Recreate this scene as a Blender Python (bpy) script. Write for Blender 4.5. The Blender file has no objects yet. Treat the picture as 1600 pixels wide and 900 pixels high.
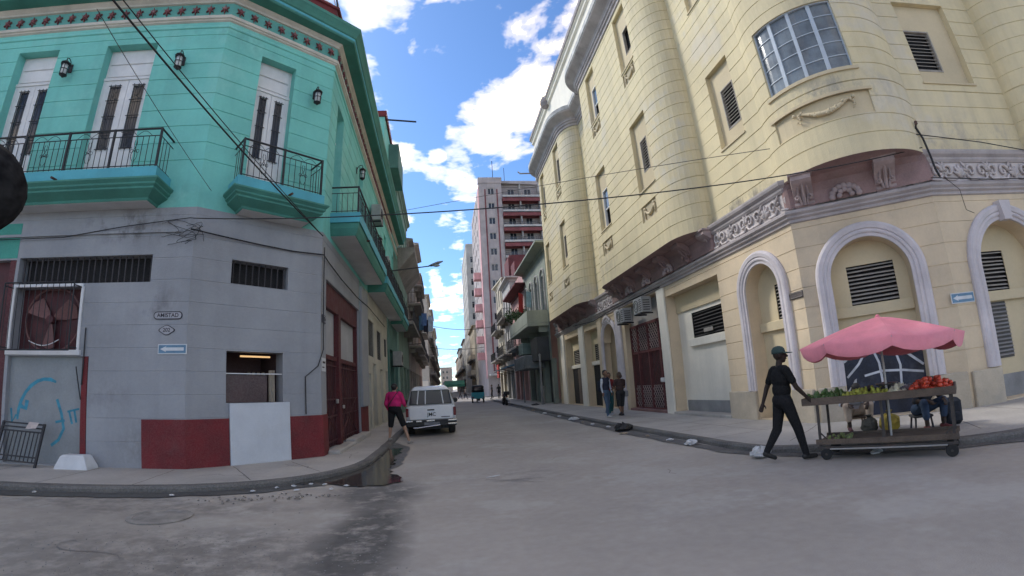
import bpy, math, random
from mathutils import Matrix, Vector
R = math.radians
rnd = random.Random(7)
scene = bpy.context.scene
COL = scene.collection

# ---------------------------------------------------------------- camera (wide action-camera lens)
CAM_H = 1.55
def cam_matrix(yaw, pitch, roll):
    base = Matrix(((1, 0, 0), (0, 0, -1), (0, 1, 0)))
    return Matrix.Rotation(yaw, 3, 'Z') @ Matrix.Rotation(pitch, 3, 'X') @ base @ Matrix.Rotation(roll, 3, 'Z')
cam_data = bpy.data.cameras.new('camera')
cam = bpy.data.objects.new('camera', cam_data)
COL.objects.link(cam)
cam.matrix_world = Matrix.Translation((0, 0, CAM_H)) @ cam_matrix(R(-8.667), R(11.5655), R(-3.6403)).to_4x4()
cam_data.type = 'PANO'
cam_data.sensor_fit = 'HORIZONTAL'
cam_data.sensor_width = 36.0
FMM = 753.04 * 36.0 / 1600.0
cc = cam_data
cc.panorama_type = 'FISHEYE_LENS_POLYNOMIAL'
cc.fisheye_fov = R(180)
cc.fisheye_polynomial_k0 = 0.0
cc.fisheye_polynomial_k1 = -1.0 / FMM
cc.fisheye_polynomial_k2 = 0.0
cc.fisheye_polynomial_k3 = 0.08561 / FMM ** 3
cc.fisheye_polynomial_k4 = 0.0
cam_data.clip_start = 0.05
cam_data.clip_end = 5000
scene.camera = cam

# ---------------------------------------------------------------- sky, sun, exposure
SUN_AZ = R(136)         # ahead and to the left, veiled by thin cloud
SUN_EL = R(40)
world = bpy.data.worlds.new('World')
scene.world = world
world.use_nodes = True
wn = world.node_tree.nodes
wl = world.node_tree.links
wn.clear()
def wnode(t, **kw):
    n = wn.new(t)
    for k, v in kw.items():
        setattr(n, k, v)
    return n
w_out = wnode('ShaderNodeOutputWorld')
w_bg = wnode('ShaderNodeBackground')
w_bg.inputs['Strength'].default_value = 0.15
sky = wnode('ShaderNodeTexSky', sky_type='NISHITA')
sky.sun_disc = False
sky.sun_elevation = SUN_EL
sky.sun_rotation = math.pi / 2 - SUN_AZ
sky.altitude = 10
sky.air_density = 1.0
sky.dust_density = 0.6
sky.ozone_density = 2.0
tc = wnode('ShaderNodeTexCoord')
sep = wnode('ShaderNodeSeparateXYZ')
wl.new(tc.outputs['Generated'], sep.inputs[0])
def wmath(op, a, b=None, clamp=False):
    n = wnode('ShaderNodeMath', operation=op)
    n.use_clamp = clamp
    for i, v in enumerate((a, b)):
        if v is None: continue
        if hasattr(v, 'links') or hasattr(v, 'is_linked'): wl.new(v, n.inputs[i])
        else: n.inputs[i].default_value = v
    return n.outputs[0]
zc = wmath('ADD', wmath('MAXIMUM', sep.outputs[2], 0.0), 0.12)
cx = wmath('DIVIDE', sep.outputs[0], zc)
cy = wmath('DIVIDE', sep.outputs[1], zc)
cmb = wnode('ShaderNodeCombineXYZ')
wl.new(cx, cmb.inputs[0]); wl.new(cy, cmb.inputs[1])
nz = wnode('ShaderNodeTexNoise')
nz.inputs['Scale'].default_value = 4.6
nz.inputs['Detail'].default_value = 5
nz.inputs['Roughness'].default_value = 0.58
nz.inputs['Distortion'].default_value = 0.25
wl.new(cmb.outputs[0], nz.inputs['Vector'])
dens = nz.outputs['Fac']
def cloud_blob(px, py, rx, ry, amt):
    """a soft cumulus (or a clear gap) about one point of the cloud layer"""
    dx = wmath('DIVIDE', wmath('SUBTRACT', cx, px), rx)
    dy = wmath('DIVIDE', wmath('SUBTRACT', cy, py), ry)
    d2 = wmath('ADD', wmath('MULTIPLY', dx, dx), wmath('MULTIPLY', dy, dy))
    return wmath('MULTIPLY', wmath('MAXIMUM', wmath('SUBTRACT', 1.0, d2), 0.0), amt)
CLOUDS = []
CLOUDS = [(0.27, 1.30, 0.16, 0.25, 0.20), (0.16, 1.40, 0.09, 0.13, 0.10), (0.30, 1.10, 0.12, 0.16, 0.12), (0.0, 1.53, 0.035, 0.06, 0.16),
          (-0.19, 0.93, 0.05, 0.10, 0.12), (-0.06, 1.34, 0.10, 0.20, -0.20), (-0.12, 1.12, 0.07, 0.14, -0.16), (0.02, 3.3, 0.09, 0.55, 0.16), (0.09, 2.34, 0.05, 0.14, 0.14),
          (0.05, 1.02, 0.16, 0.18, -0.12), (-0.07, 1.9, 0.09, 0.3, -0.10), (-0.04, 1.22, 0.06, 0.16, -0.1),
          (-0.02, 2.5, 0.16, 0.75, -0.14), (0.05, 4.6, 0.5, 1.2, -0.12), (0.03, 1.75, 0.10, 0.12, -0.10), (-0.03, 2.9, 0.05, 0.3, 0.20)]
for b in CLOUDS:
    dens = wmath('ADD', dens, cloud_blob(*b))
ramp = wnode('ShaderNodeValToRGB')
cr = ramp.color_ramp
cr.interpolation = 'EASE'
cr.elements[0].position = 0.475; cr.elements[0].color = (0, 0, 0, 1)
cr.elements[1].position = 0.87; cr.elements[1].color = (1, 1, 1, 1)
for p_, v_ in ((0.555, 0.012), (0.625, 0.045), (0.70, 0.15), (0.78, 0.55)):
    e_ = cr.elements.new(p_); e_.color = (v_, v_, v_, 1)
wl.new(dens, ramp.inputs[0])
skymul = wnode('ShaderNodeMix', data_type='RGBA', blend_type='MULTIPLY')
skymul.inputs[0].default_value = 1.0
wl.new(sky.outputs[0], skymul.inputs[6])
skymul.inputs[7].default_value = (0.30, 0.405, 0.525, 1)
cloudmix = wnode('ShaderNodeMix', data_type='RGBA')
wl.new(wmath('MULTIPLY', ramp.outputs[0], 0.93), cloudmix.inputs[0])
wl.new(skymul.outputs[2], cloudmix.inputs[6])
cloudmix.inputs[7].default_value = (146.0, 113.0, 66.0, 1)
wl.new(cloudmix.outputs[2], w_bg.inputs['Color'])
wl.new(w_bg.outputs[0], w_out.inputs[0])

sun_data = bpy.data.lights.new('sun', 'SUN')
sun_data.energy = 1.02
sun_data.angle = R(11)
sun_data.color = (1.0, 0.95, 0.87)
sun = bpy.data.objects.new('sun', sun_data)
COL.objects.link(sun)
sun_dir = Vector((math.cos(SUN_AZ) * math.cos(SUN_EL), math.sin(SUN_AZ) * math.cos(SUN_EL), math.sin(SUN_EL)))
sun.rotation_euler = sun_dir.to_track_quat('Z', 'Y').to_euler()
sun.location = (60, 20, 60)

vs = scene.view_settings
vs.view_transform = 'Standard'
vs.look = 'None'
vs.exposure = 1.42
vs.gamma = 1.0
vs.use_curve_mapping = False
scene.cycles.use_denoising = True
scene.cycles.max_bounces = 6
scene.cycles.diffuse_bounces = 3
scene.cycles.use_adaptive_sampling = True
scene.cycles.adaptive_threshold = 0.02
scene.cycles.use_light_tree = False
scene.cycles.glossy_bounces = 3
scene.cycles.transmission_bounces = 4
scene.cycles.transparent_max_bounces = 8
scene.cycles.caustics_reflective = False
scene.cycles.caustics_refractive = False
scene.cycles.sample_clamp_indirect = 6.0

# ---------------------------------------------------------------- materials
MATS = {}
def mat(name, col, rough=0.85, var=0.14, scale=1.3, fine=0.05, bump=0.15, bscale=35.0, stain=None, stain_amt=0.0,
        streak=0.0, metal=0.0, spec=0.3, coords='world', alpha=None, trans=0.0, emit=None, patches=None, patch_amt=0.0, patch_scale=0.6, grime_and_shade=()):
    if name in MATS: return MATS[name]
    m = bpy.data.materials.new(name)
    m.use_nodes = True
    nt = m.node_tree; N = nt.nodes; L = nt.links
    bs = N['Principled BSDF']
    bs.inputs['Roughness'].default_value = rough
    bs.inputs['Metallic'].default_value = metal
    bs.inputs['Specular IOR Level'].default_value = spec
    if trans: bs.inputs['Transmission Weight'].default_value = trans
    if emit:
        bs.inputs['Emission Color'].default_value = (*emit[0], 1); bs.inputs['Emission Strength'].default_value = emit[1]
    if coords == 'world': src = N.new('ShaderNodeNewGeometry').outputs['Position']
    else: src = N.new('ShaderNodeTexCoord').outputs['Object']
    def noise(sc, det=3, vec=None, stretch=None, rough_=0.6):
        t = N.new('ShaderNodeTexNoise')
        t.inputs['Scale'].default_value = sc; t.inputs['Detail'].default_value = det; t.inputs['Roughness'].default_value = rough_
        v = vec or src
        if stretch:
            mp = N.new('ShaderNodeMapping'); mp.inputs['Scale'].default_value = stretch
            L.new(v, mp.inputs['Vector']); v = mp.outputs[0]
        L.new(v, t.inputs['Vector'])
        return t.outputs['Fac']
    def mrange(f, a, b, c, d):
        r = N.new('ShaderNodeMapRange'); L.new(f, r.inputs[0])
        for i, v in enumerate((a, b, c, d)): r.inputs[i + 1].default_value = v
        return r.outputs[0]
    def mixc(f, a, b, mode='MIX'):
        x = N.new('ShaderNodeMix'); x.data_type = 'RGBA'; x.blend_type = mode
        if hasattr(f, 'is_linked'): L.new(f, x.inputs[0])
        else: x.inputs[0].default_value = f
        for i, v in ((6, a), (7, b)):
            if hasattr(v, 'is_linked'): L.new(v, x.inputs[i])
            else: x.inputs[i].default_value = (*v, 1)
        return x.outputs[2]
    c = tuple(col)
    cur = c
    if var:
        lo = tuple(v * (1 - var * 1.6) for v in c); hi = tuple(min(1, v * (1 + var)) for v in c)
        cur = mixc(mrange(noise(scale, 4), 0.3, 0.7, 0, 1), lo, hi)
    if patches:
        cur = mixc(mrange(noise(patch_scale, 5, rough_=0.68), 0.62 - 0.25 * patch_amt, 0.68 - 0.2 * patch_amt, 0, 0.85), cur, patches)
    if stain:
        cur = mixc(mrange(noise(scale * 0.55, 5, rough_=0.7), 0.52, 0.78, 0, stain_amt), cur, stain)
    if streak:
        s = noise(1.0, 3, stretch=(2.6, 2.6, 0.16))
        cur = mixc(mrange(s, 0.45, 0.8, 0, streak), cur, tuple(v * 0.35 for v in c))
    for gc, gr_, gcol, gamt, *nr_ in grime_and_shade:      # blotches of mould and grime in set places, and one of painted shade
        sub = N.new('ShaderNodeVectorMath'); sub.operation = 'SUBTRACT'; L.new(src, sub.inputs[0]); sub.inputs[1].default_value = gc
        dv = N.new('ShaderNodeVectorMath'); dv.operation = 'DIVIDE'; L.new(sub.outputs[0], dv.inputs[0]); dv.inputs[1].default_value = gr_
        ln = N.new('ShaderNodeVectorMath'); ln.operation = 'LENGTH'; L.new(dv.outputs[0], ln.inputs[0])
        ma = N.new('ShaderNodeMath'); ma.operation = 'MULTIPLY'; L.new(mrange(ln.outputs['Value'], 1.0, 0.45, 0, 1), ma.inputs[0])
        L.new(mrange(noise(2.6, 5, rough_=0.72, stretch=(1, 1, 0.6)), *(nr_[0] if nr_ else (0.47, 0.66)), 0, gamt), ma.inputs[1])
        cur = mixc(ma.outputs[0], cur, gcol)
    if fine:
        f = noise(scale * 22, 2)
        cur = mixc(mrange(f, 0.25, 0.75, 0, 1), mixc(fine, cur, (0, 0, 0)), mixc(fine * 0.6, cur, (1, 1, 1)))
    if hasattr(cur, 'is_linked'): L.new(cur, bs.inputs['Base Color'])
    else: bs.inputs['Base Color'].default_value = (*cur, 1)
    if bump:
        b = N.new('ShaderNodeBump'); b.inputs['Strength'].default_value = bump; b.inputs['Distance'].default_value = 0.02
        L.new(noise(bscale, 3), b.inputs['Height']); L.new(b.outputs[0], bs.inputs['Normal'])
    if rough > 0.3 and not metal:
        L.new(mrange(noise(scale * 2, 2), 0.3, 0.7, max(0, rough - 0.08), min(1, rough + 0.08)), bs.inputs['Roughness'])
    MATS[name] = m
    return m

# ---------------------------------------------------------------- mesh building
class MB:
    def __init__(s): s.v = []; s.f = []; s.mi = []; s.cur = 0
    def add(s, verts, faces):
        o = len(s.v); s.v.extend([tuple(p) for p in verts]); s.f.extend([tuple(i + o for i in q) for q in faces])
        s.mi.extend([s.cur] * len(faces)); return s
    def box(s, x0, x1, y0, y1, z0, z1):
        return s.add([(x0,y0,z0),(x1,y0,z0),(x1,y1,z0),(x0,y1,z0),(x0,y0,z1),(x1,y0,z1),(x1,y1,z1),(x0,y1,z1)],
                     [(0,3,2,1),(4,5,6,7),(0,1,5,4),(1,2,6,5),(2,3,7,6),(3,0,4,7)])
    def cbox(s, x0, x1, y0, y1, z0, z1, c=0.01):
        """box with chamfered edges"""
        vs_ = []; idx = {}
        for ix, (x, dx) in enumerate(((x0, c), (x1, -c))):
            for iy, (y, dy) in enumerate(((y0, c), (y1, -c))):
                for iz, (z, dz) in enumerate(((z0, c), (z1, -c))):
                    idx[(ix,iy,iz)] = len(vs_)
                    vs_ += [(x, y+dy, z+dz), (x+dx, y, z+dz), (x+dx, y+dy, z)]
        f = []
        g = lambda a, b, c_, k: idx[(a, b, c_)] + k
        for a in (0, 1):
            q = [g(a,0,0,0), g(a,1,0,0), g(a,1,1,0), g(a,0,1,0)]; f.append(q if a else q[::-1])
            q = [g(0,a,0,1), g(1,a,0,1), g(1,a,1,1), g(0,a,1,1)]; f.append(q[::-1] if a else q)
            q = [g(0,0,a,2), g(1,0,a,2), g(1,1,a,2), g(0,1,a,2)]; f.append(q if a else q[::-1])
        for a in (0, 1):
            for b in (0, 1):
                f.append([g(a,b,0,0), g(a,b,1,0), g(a,b,1,1), g(a,b,0,1)])
                f.append([g(a,0,b,0), g(a,1,b,0), g(a,1,b,2), g(a,0,b,2)])
                f.append([g(0,a,b,1), g(1,a,b,1), g(1,a,b,2), g(0,a,b,2)])
                for c_ in (0, 1): f.append([g(a,b,c_,0), g(a,b,c_,1), g(a,b,c_,2)])
        return s.add(vs_, f)
    def tube(s, pts, r, n=6, cap=True, flat=1.0):
        pts = [Vector(p) for p in pts]; rs = r if isinstance(r, (list, tuple)) else [r] * len(pts)
        vs_ = []; f = []; prev = None
        for i, p in enumerate(pts):
            t = (pts[min(i+1, len(pts)-1)] - pts[max(i-1, 0)])
            if t.length < 1e-9: t = Vector((0, 0, 1))
            t.normalize()
            if prev is None:
                a = Vector((0, 0, 1)) if abs(t.z) < 0.9 else Vector((1, 0, 0))
                u = t.cross(a).normalized()
            else:
                u = (prev - t * prev.dot(t)).normalized()
            prev = u; w = t.cross(u)
            for k in range(n):
                a = 2 * math.pi * k / n
                vs_.append(p + (u * math.cos(a) + w * math.sin(a) * flat) * rs[i])
        for i in range(len(pts) - 1):
            for k in range(n):
                f.append((i*n+k, i*n+(k+1)%n, (i+1)*n+(k+1)%n, (i+1)*n+k))
        if cap:
            f.append(tuple(range(n))[::-1]); f.append(tuple(range((len(pts)-1)*n, len(pts)*n)))
        return s.add(vs_, f)
    def lathe(s, prof, n=16, c=(0, 0, 0), sx=1.0, sy=1.0):
        vs_ = []; f = []
        for r, z in prof:
            for k in range(n):
                a = 2*math.pi*k/n; vs_.append((c[0]+r*math.cos(a)*sx, c[1]+r*math.sin(a)*sy, c[2]+z))
        for i in range(len(prof)-1):
            for k in range(n): f.append((i*n+k, i*n+(k+1)%n, (i+1)*n+(k+1)%n, (i+1)*n+k))
        if prof[0][0] > 1e-6: f.append(tuple(range(n))[::-1])
        if prof[-1][0] > 1e-6: f.append(tuple(range((len(prof)-1)*n, len(prof)*n)))
        return s.add(vs_, f)
    def ball(s, c, rx, ry=None, rz=None, n=10, m=7):
        ry = ry or rx; rz = rz or rx
        prof = [(math.sin(math.pi*i/m), -math.cos(math.pi*i/m)) for i in range(m+1)]
        o = len(s.v); s.lathe([(max(r, 1e-7), z) for r, z in prof], n)
        for i in range(o, len(s.v)):
            x, y, z = s.v[i]; s.v[i] = (c[0]+x*rx, c[1]+y*ry, c[2]+z*rz)
        return s
    def prism(s, poly, y0, y1):
        """poly of (x,z) extruded along y"""
        n = len(poly); vs_ = [(x, y0, z) for x, z in poly] + [(x, y1, z) for x, z in poly]
        f = [tuple(range(n)), tuple(range(n, 2*n))[::-1]] + [(i, i+n, (i+1)%n+n, (i+1)%n) for i in range(n)]
        return s.add(vs_, f)
    def loft(s, rings, cap=True, closed=True):
        n = len(rings[0]); vs_ = [p for r in rings for p in r]; f = []
        for i in range(len(rings)-1):
            for k in range(n if closed else n-1): f.append((i*n+k, i*n+(k+1)%n, (i+1)*n+(k+1)%n, (i+1)*n+k))
        if cap: f.append(tuple(range(n))[::-1]); f.append(tuple(range((len(rings)-1)*n, len(rings)*n)))
        return s.add(vs_, f)
    def ribbon(s, pts, w, y):
        """flat painted stroke in the xz plane at depth y"""
        vs_ = []; f = []
        for i, (x, z) in enumerate(pts):
            a = pts[max(i-1, 0)]; b = pts[min(i+1, len(pts)-1)]
            dx, dz = b[0]-a[0], b[1]-a[1]; l = math.hypot(dx, dz) or 1
            ww = (w[i] if isinstance(w, (list, tuple)) else w) / 2
            vs_ += [(x - dz/l*ww, y, z + dx/l*ww), (x + dz/l*ww, y, z - dx/l*ww)]
        for i in range(len(pts)-1): f.append((2*i, 2*i+1, 2*i+3, 2*i+2))
        return s.add(vs_, f)
    def mesh(s, name, mats, smooth=False):
        me = bpy.data.meshes.new(name)
        me.from_pydata(s.v, [], s.f)
        for m in (mats if isinstance(mats, (list, tuple)) else [mats]): me.materials.append(m)
        if any(s.mi): me.polygons.foreach_set('material_index', s.mi)
        if smooth: me.polygons.foreach_set('use_smooth', [True] * len(me.polygons))
        me.update()
        return me

WORLD_OF = {}
def wm(o): return WORLD_OF.get(o.name, Matrix.Identity(4))
def place(o, M_=None, parent=None):
    M_ = M_ if M_ is not None else Matrix.Identity(4)
    COL.objects.link(o)
    if parent:
        o.parent = parent; o.matrix_basis = wm(parent).inverted() @ M_
    else: o.matrix_basis = M_
    WORLD_OF[o.name] = M_.copy()
    return o
def tag(o, label, cat=None, group=None, kind=None):
    o['label'] = label
    if cat: o['category'] = cat
    if group: o['group'] = group
    if kind: o['kind'] = kind
    return o
def thing(name, loc, label, cat, group=None, rz=0.0, M_=None):
    o = bpy.data.objects.new(name, None); o.empty_display_size = 0.2
    place(o, M_ if M_ is not None else Matrix.Translation(loc) @ Matrix.Rotation(rz, 4, 'Z'))
    return tag(o, label, cat, group)
def part(name, mb, mats, parent=None, M_=None, smooth=False):
    me = mb if isinstance(mb, bpy.types.Mesh) else mb.mesh(name, mats, smooth)
    return place(bpy.data.objects.new(name, me), M_, parent)
def structure(name, mb, mats, label=None):
    o = part(name, mb, mats); o['kind'] = 'structure'
    if label: o['label'] = label
    return o
def wire_label(o): return o

class Face:
    """a wall plane: local x runs along it (rightwards seen from outside), y into the wall, z up"""
    def __init__(s, origin, d):
        d = Vector((d[0], d[1], 0)).normalized(); inn = Vector((-d.y, d.x, 0))
        s.M = Matrix(((d.x, inn.x, 0, origin[0]), (d.y, inn.y, 0, origin[1]), (0, 0, 1, 0), (0, 0, 0, 1)))
        s.d = d; s.inn = inn; s.o = Vector((origin[0], origin[1], 0))
    def at(s, u, z=0.0, y=0.0): return s.M @ Matrix.Translation((u, y, z))

class Path:
    """plan polyline of a facade, left to right seen from outside"""
    def __init__(s, pts):
        s.p = [Vector((x, y)) for x, y in pts]; s.s = [0.0]
        for a, b in zip(s.p, s.p[1:]): s.s.append(s.s[-1] + (b - a).length)
    def pos(s, q):
        i = max(k for k in range(len(s.s) - 1) if s.s[k] <= q + 1e-9)
        t = (q - s.s[i]) / (s.s[i+1] - s.s[i]); return s.p[i].lerp(s.p[i+1], t), i
    def outn(s, i):
        d = (s.p[i+1] - s.p[i]).normalized(); return Vector((d.y, -d.x))
    def miter(s, q):
        P, i = s.pos(q); n = s.outn(i)
        for k in range(len(s.s)):
            if abs(s.s[k] - q) < 1e-6 and 0 < k < len(s.s) - 1:
                a, b = s.outn(k-1), s.outn(k); m = (a + b)
                if m.length > 1e-6: m.normalize(); return P, m / max(0.35, m.dot(a))
        return P, n

def gridwall(path, s0, s1, zlev, holes, mb=None):
    """wall skin with real openings. zlev: [(z, inset)], holes: (s0,s1,z0,z1,depth)"""
    mb = mb or MB()
    ss = {round(s0, 5), round(s1, 5)} | {round(q, 5) for q in path.s if s0 < q < s1}
    for h in holes: ss |= {round(h[0], 5), round(h[1], 5)}
    ss = sorted(q for q in ss if s0 - 1e-6 <= q <= s1 + 1e-6)
    zz = {round(z, 5): i for z, i in zlev}
    zmin, zmax = min(zz), max(zz)
    for h in holes:
        for z in (h[2], h[3]):
            if zmin < z < zmax and round(z, 5) not in zz: zz[round(z, 5)] = 0.0
    zs = sorted(zz)
    PM = [path.miter(q) for q in ss]
    vs_ = [(P.x + n.x * zz[z], P.y + n.y * zz[z], z) for z in zs for P, n in PM]
    W = len(ss); f = []
    for j in range(len(zs) - 1):
        zm = (zs[j] + zs[j+1]) / 2
        for i in range(W - 1):
            sm = (ss[i] + ss[i+1]) / 2
            if any(h[0] < sm < h[1] and h[2] < zm < h[3] for h in holes): continue
            f.append((j*W+i, j*W+i+1, (j+1)*W+i+1, (j+1)*W+i))
    mb.add(vs_, f)
    for h in holes:
        a, b, z0, z1, dep = h
        loc = [q for q in ss if a - 1e-5 <= q <= b + 1e-5]
        for q, flip in ((a, False), (b, True)):
            P, n = path.miter(q)
            k = min(range(len(ss)), key=lambda i: abs(ss[i]-q))
            seg = path.pos(q + (1e-4 if not flip else -1e-4))[1]; n = path.outn(seg)
            v = [(P.x, P.y, z0), (P.x - n.x*dep, P.y - n.y*dep, z0), (P.x - n.x*dep, P.y - n.y*dep, z1), (P.x, P.y, z1)]
            mb.add(v, [(3, 2, 1, 0) if flip else (0, 1, 2, 3)])
        for z, flip in ((z0, True), (z1, False)):
            v = []
            for q in loc:
                P, n = path.miter(q)
                v += [(P.x, P.y, z), (P.x - n.x*dep, P.y - n.y*dep, z)]
            mb.add(v, [(2*i, 2*i+1, 2*i+3, 2*i+2) if flip else (2*i+2, 2*i+3, 2*i+1, 2*i) for i in range(len(loc)-1)])
    return mb
def courses(z0, z1, step, start, depth=0.012, half=0.013):
    lev = [(z0, 0.0), (z1, 0.0)]
    z = start
    while z < z1 - 0.05:
        if z > z0 + 0.05: lev += [(z-half, 0.0), (z-half*0.55, -depth), (z+half*0.55, -depth), (z+half, 0.0)]
        z += step
    return lev
def sweep(path, s0, s1, prof, mb=None, caps=True):
    """profile [(out, z)] carried along the facade"""
    mb = mb or MB()
    ss = sorted({round(s0, 5), round(s1, 5)} | {round(q, 5) for q in path.s if s0 < q < s1})
    n = len(prof); vs_ = []; f = []
    for q in ss:
        P, m = path.miter(q)
        for o, z in prof: vs_.append((P.x + m.x*o, P.y + m.y*o, z))
    for i in range(len(ss)-1):
        for k in range(n-1): f.append((i*n+k, (i+1)*n+k, (i+1)*n+k+1, i*n+k+1))
    if caps: f.append(tuple(range(n))); f.append(tuple(range((len(ss)-1)*n, len(ss)*n))[::-1])
    return mb.add(vs_, f)
# ================================================================ ground, road, pavements
KZ = 0.105
m_road = mat('asphalt', (0.37, 0.335, 0.295), rough=0.86, var=0.10, scale=0.35, fine=0.06, bump=0.22, bscale=60, stain=(0.24, 0.225, 0.205), stain_amt=0.5,
             patches=(0.40, 0.375, 0.34), patch_amt=0.45, patch_scale=0.45,
             grime_and_shade=[((-4.2, 3.6, 0), (4.6, 2.6, 9), (0.20, 0.185, 0.165), 0.75, (0.36, 0.56)), ((-2.2, 4.6, 0), (2.0, 1.4, 9), (0.17, 0.155, 0.14), 0.7, (0.40, 0.58)), ((-0.95, 5.2, 0), (0.60, 2.5, 9), (0.085, 0.08, 0.075), 0.95, (0.30, 0.50)), ((-0.85, 3.0, 0), (0.55, 1.6, 9), (0.12, 0.11, 0.10), 0.9, (0.34, 0.52)), ((-1.1, 7.6, 0), (0.9, 1.3, 9), (0.10, 0.095, 0.09), 0.9, (0.32, 0.5)),
                    ((-4.5, 6.7, 0), (3.5, 0.9, 9), (0.17, 0.155, 0.14), 0.7, (0.4, 0.6)), ((1.2, 8.3, 0), (1.1, 1.0, 9), (0.25, 0.23, 0.21), 0.7, (0.45, 0.6)), ((3.2, 5.5, 0), (2.5, 1.5, 9), (0.30, 0.275, 0.25), 0.6), ((1.5, 16, 0), (1.2, 9, 9), (0.29, 0.265, 0.24), 0.7, (0.4, 0.6)), ((3.6, 18, 0), (0.8, 12, 9), (0.28, 0.26, 0.235), 0.6, (0.4, 0.6))])
m_roadold = mat('worn_asphalt', (0.235, 0.215, 0.19), rough=0.9, var=0.30, scale=1.3, fine=0.30, bump=0.7, bscale=38, stain=(0.36, 0.33, 0.29), stain_amt=0.9)
m_walk = mat('pavement_concrete', (0.42, 0.395, 0.36), rough=0.9, var=0.12, scale=0.8, fine=0.08, bump=0.25, stain=(0.24, 0.225, 0.205), stain_amt=0.6)
m_kerb = mat('kerb_stone', (0.13, 0.122, 0.112), rough=0.85, var=0.25, scale=1.4, fine=0.12, bump=0.5, stain=(0.05, 0.05, 0.05), stain_amt=0.8)
m_wet = mat('wet_gutter', (0.035, 0.034, 0.031), rough=0.42, var=0.5, scale=2.5, fine=0.2, bump=0.4, bscale=22, spec=0.5)
m_water = mat('puddle_water', (0.05, 0.045, 0.038), rough=0.10, var=0.3, scale=3, fine=0.05, bump=0.06, bscale=9, spec=0.7)
m_dirt = mat('grit', (0.20, 0.17, 0.14), rough=0.95, var=0.3, scale=6, fine=0.3, bump=0.6)

structure('road', MB().add([(-1500, -1500, 0), (1500, -1500, 0), (1500, 2500, 0), (-1500, 2500, 0)], [(0, 1, 2, 3)]), m_road)

def jit_path(pts, step=0.5, j=0.025, seed=1, closed=False):
    r_ = random.Random(seed); out = []
    n = len(pts)
    for i in range(n if closed else n - 1):
        a, b = Vector(pts[i]), Vector(pts[(i + 1) % n]); L_ = (b - a).length
        k = max(1, int(L_ / step)) if L_ < 60 else 6
        for q in range(k):
            p = a.lerp(b, q / k); out.append((p.x + r_.uniform(-j, j), p.y + r_.uniform(-j, j)))
    if not closed: out.append(tuple(pts[-1]))
    return out
def smooth_path(pts, it=2):
    for _ in range(it):
        q = [pts[0]]
        for a, b in zip(pts, pts[1:]):
            q += [(a[0]*.75+b[0]*.25, a[1]*.75+b[1]*.25), (a[0]*.25+b[0]*.75, a[1]*.25+b[1]*.75)]
        pts = q + [pts[-1]]
    return pts
KL = smooth_path([(-40, 4.1), (-7.4, 7.05), (-4.9, 7.45), (-3.3, 8.0), (-2.3, 8.8), (-1.75, 9.9), (-1.6, 11.2), (-1.6, 20), (-1.6, 61), (-2.6, 63.3), (-5, 64), (-40, 64)])
KR = smooth_path([(40, 64), (8.5, 64), (6.3, 63.3), (5.35, 61.5), (5.3, 30), (5.3, 10.5), (5.22, 8.2), (5.3, 7.4), (5.6, 6.85), (6.1, 6.25), (6.6, 5.55), (7.0, 4.95), (7.4, 4.6), (7.9, 4.3), (9, 3.9), (14, 2.75), (45, -4)])
KLF = smooth_path([(-60, 77), (-4, 77), (-2.2, 77.6), (-1.7, 79), (-1.7, 500)])
KRF = smooth_path([(5.4, 500), (5.4, 79), (6.2, 77.4), (8.5, 77), (60, 77)])
def pavement(name, kerb, back, seed, label):
    k = jit_path(kerb, 0.45, 0.012, seed)
    mb = MB(); n = len(k)
    inner = []
    P = Path(k)
    for q in P.s:
        p, m = P.miter(min(q, P.s[-1]-1e-6)); inner.append((p.x - m.x*0.17, p.y - m.y*0.17))
    vs_ = [(x, y, KZ) for x, y in inner] + [(x, y, KZ) for x, y in back]
    mb.add(vs_, [tuple(range(len(vs_)))])
    o = structure(name, mb, m_walk, label)
    kb = MB(); vs_ = []; r_ = random.Random(seed)
    for i, ((x, y), (ix, iy)) in enumerate(zip(k, inner)):
        dz = r_.uniform(-0.012, 0.006)
        vs_ += [(x, y, -0.02), (x, y, KZ - 0.035 + dz), (x*.85+ix*.15, y*.85+iy*.15, KZ + 0.004 + dz), (ix, iy, KZ + 0.005), (ix, iy, KZ - 0.05)]
    f = []
    for i in range(n-1):
        for c in range(4): f.append((i*5+c, (i+1)*5+c, (i+1)*5+c+1, i*5+c+1))
    kb.add(vs_, f)
    ko = structure('kerb', kb, m_kerb)
    return o
pavement('pavement', KL, [(-40, 64), (-40, 30)], 3, 'concrete pavement along the green corner building')
pavement('pavement', KR, [(45, 20)], 4, 'concrete pavement round the yellow corner building')
pavement('pavement', KLF, [(-60, 500)], 5, 'far pavement beyond the crossing, left side')
pavement('pavement', KRF, [(60, 500)], 6, 'far pavement beyond the crossing, right side')
# near side of the cross street is out of view

jm = MB(); q = random.Random(44)
def joint(x0, y0, x1, y1, w=0.008):
    dx, dy = x1-x0, y1-y0; l = math.hypot(dx, dy); n = max(2, int(l/0.35)); px, py = x0, y0
    for i in range(1, n+1):
        t = i/n; nx_, ny_ = x0+dx*t+q.gauss(0, 0.012), y0+dy*t+q.gauss(0, 0.012); a, b = -(ny_-py), nx_-px; ll = math.hypot(a, b) or 1; a, b = a/ll*w, b/ll*w
        jm.add([(px-a, py-b, KZ+0.003), (nx_-a, ny_-b, KZ+0.003), (nx_+a, ny_+b, KZ+0.003), (px+a, py+b, KZ+0.003)], [(0, 1, 2, 3)]); px, py = nx_, ny_
for k in range(14): joint(5.5, 9.2+1.75*k, 7.9, 9.2+1.75*k)
joint(6.75, 9, 6.75, 32); joint(6.0, 7.4, 7.95, 8.7); joint(7.0, 5.9, 8.8, 7.8); joint(8.0, 5.0, 9.6, 6.9); joint(9.6, 4.3, 10.5, 6.4)
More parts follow.
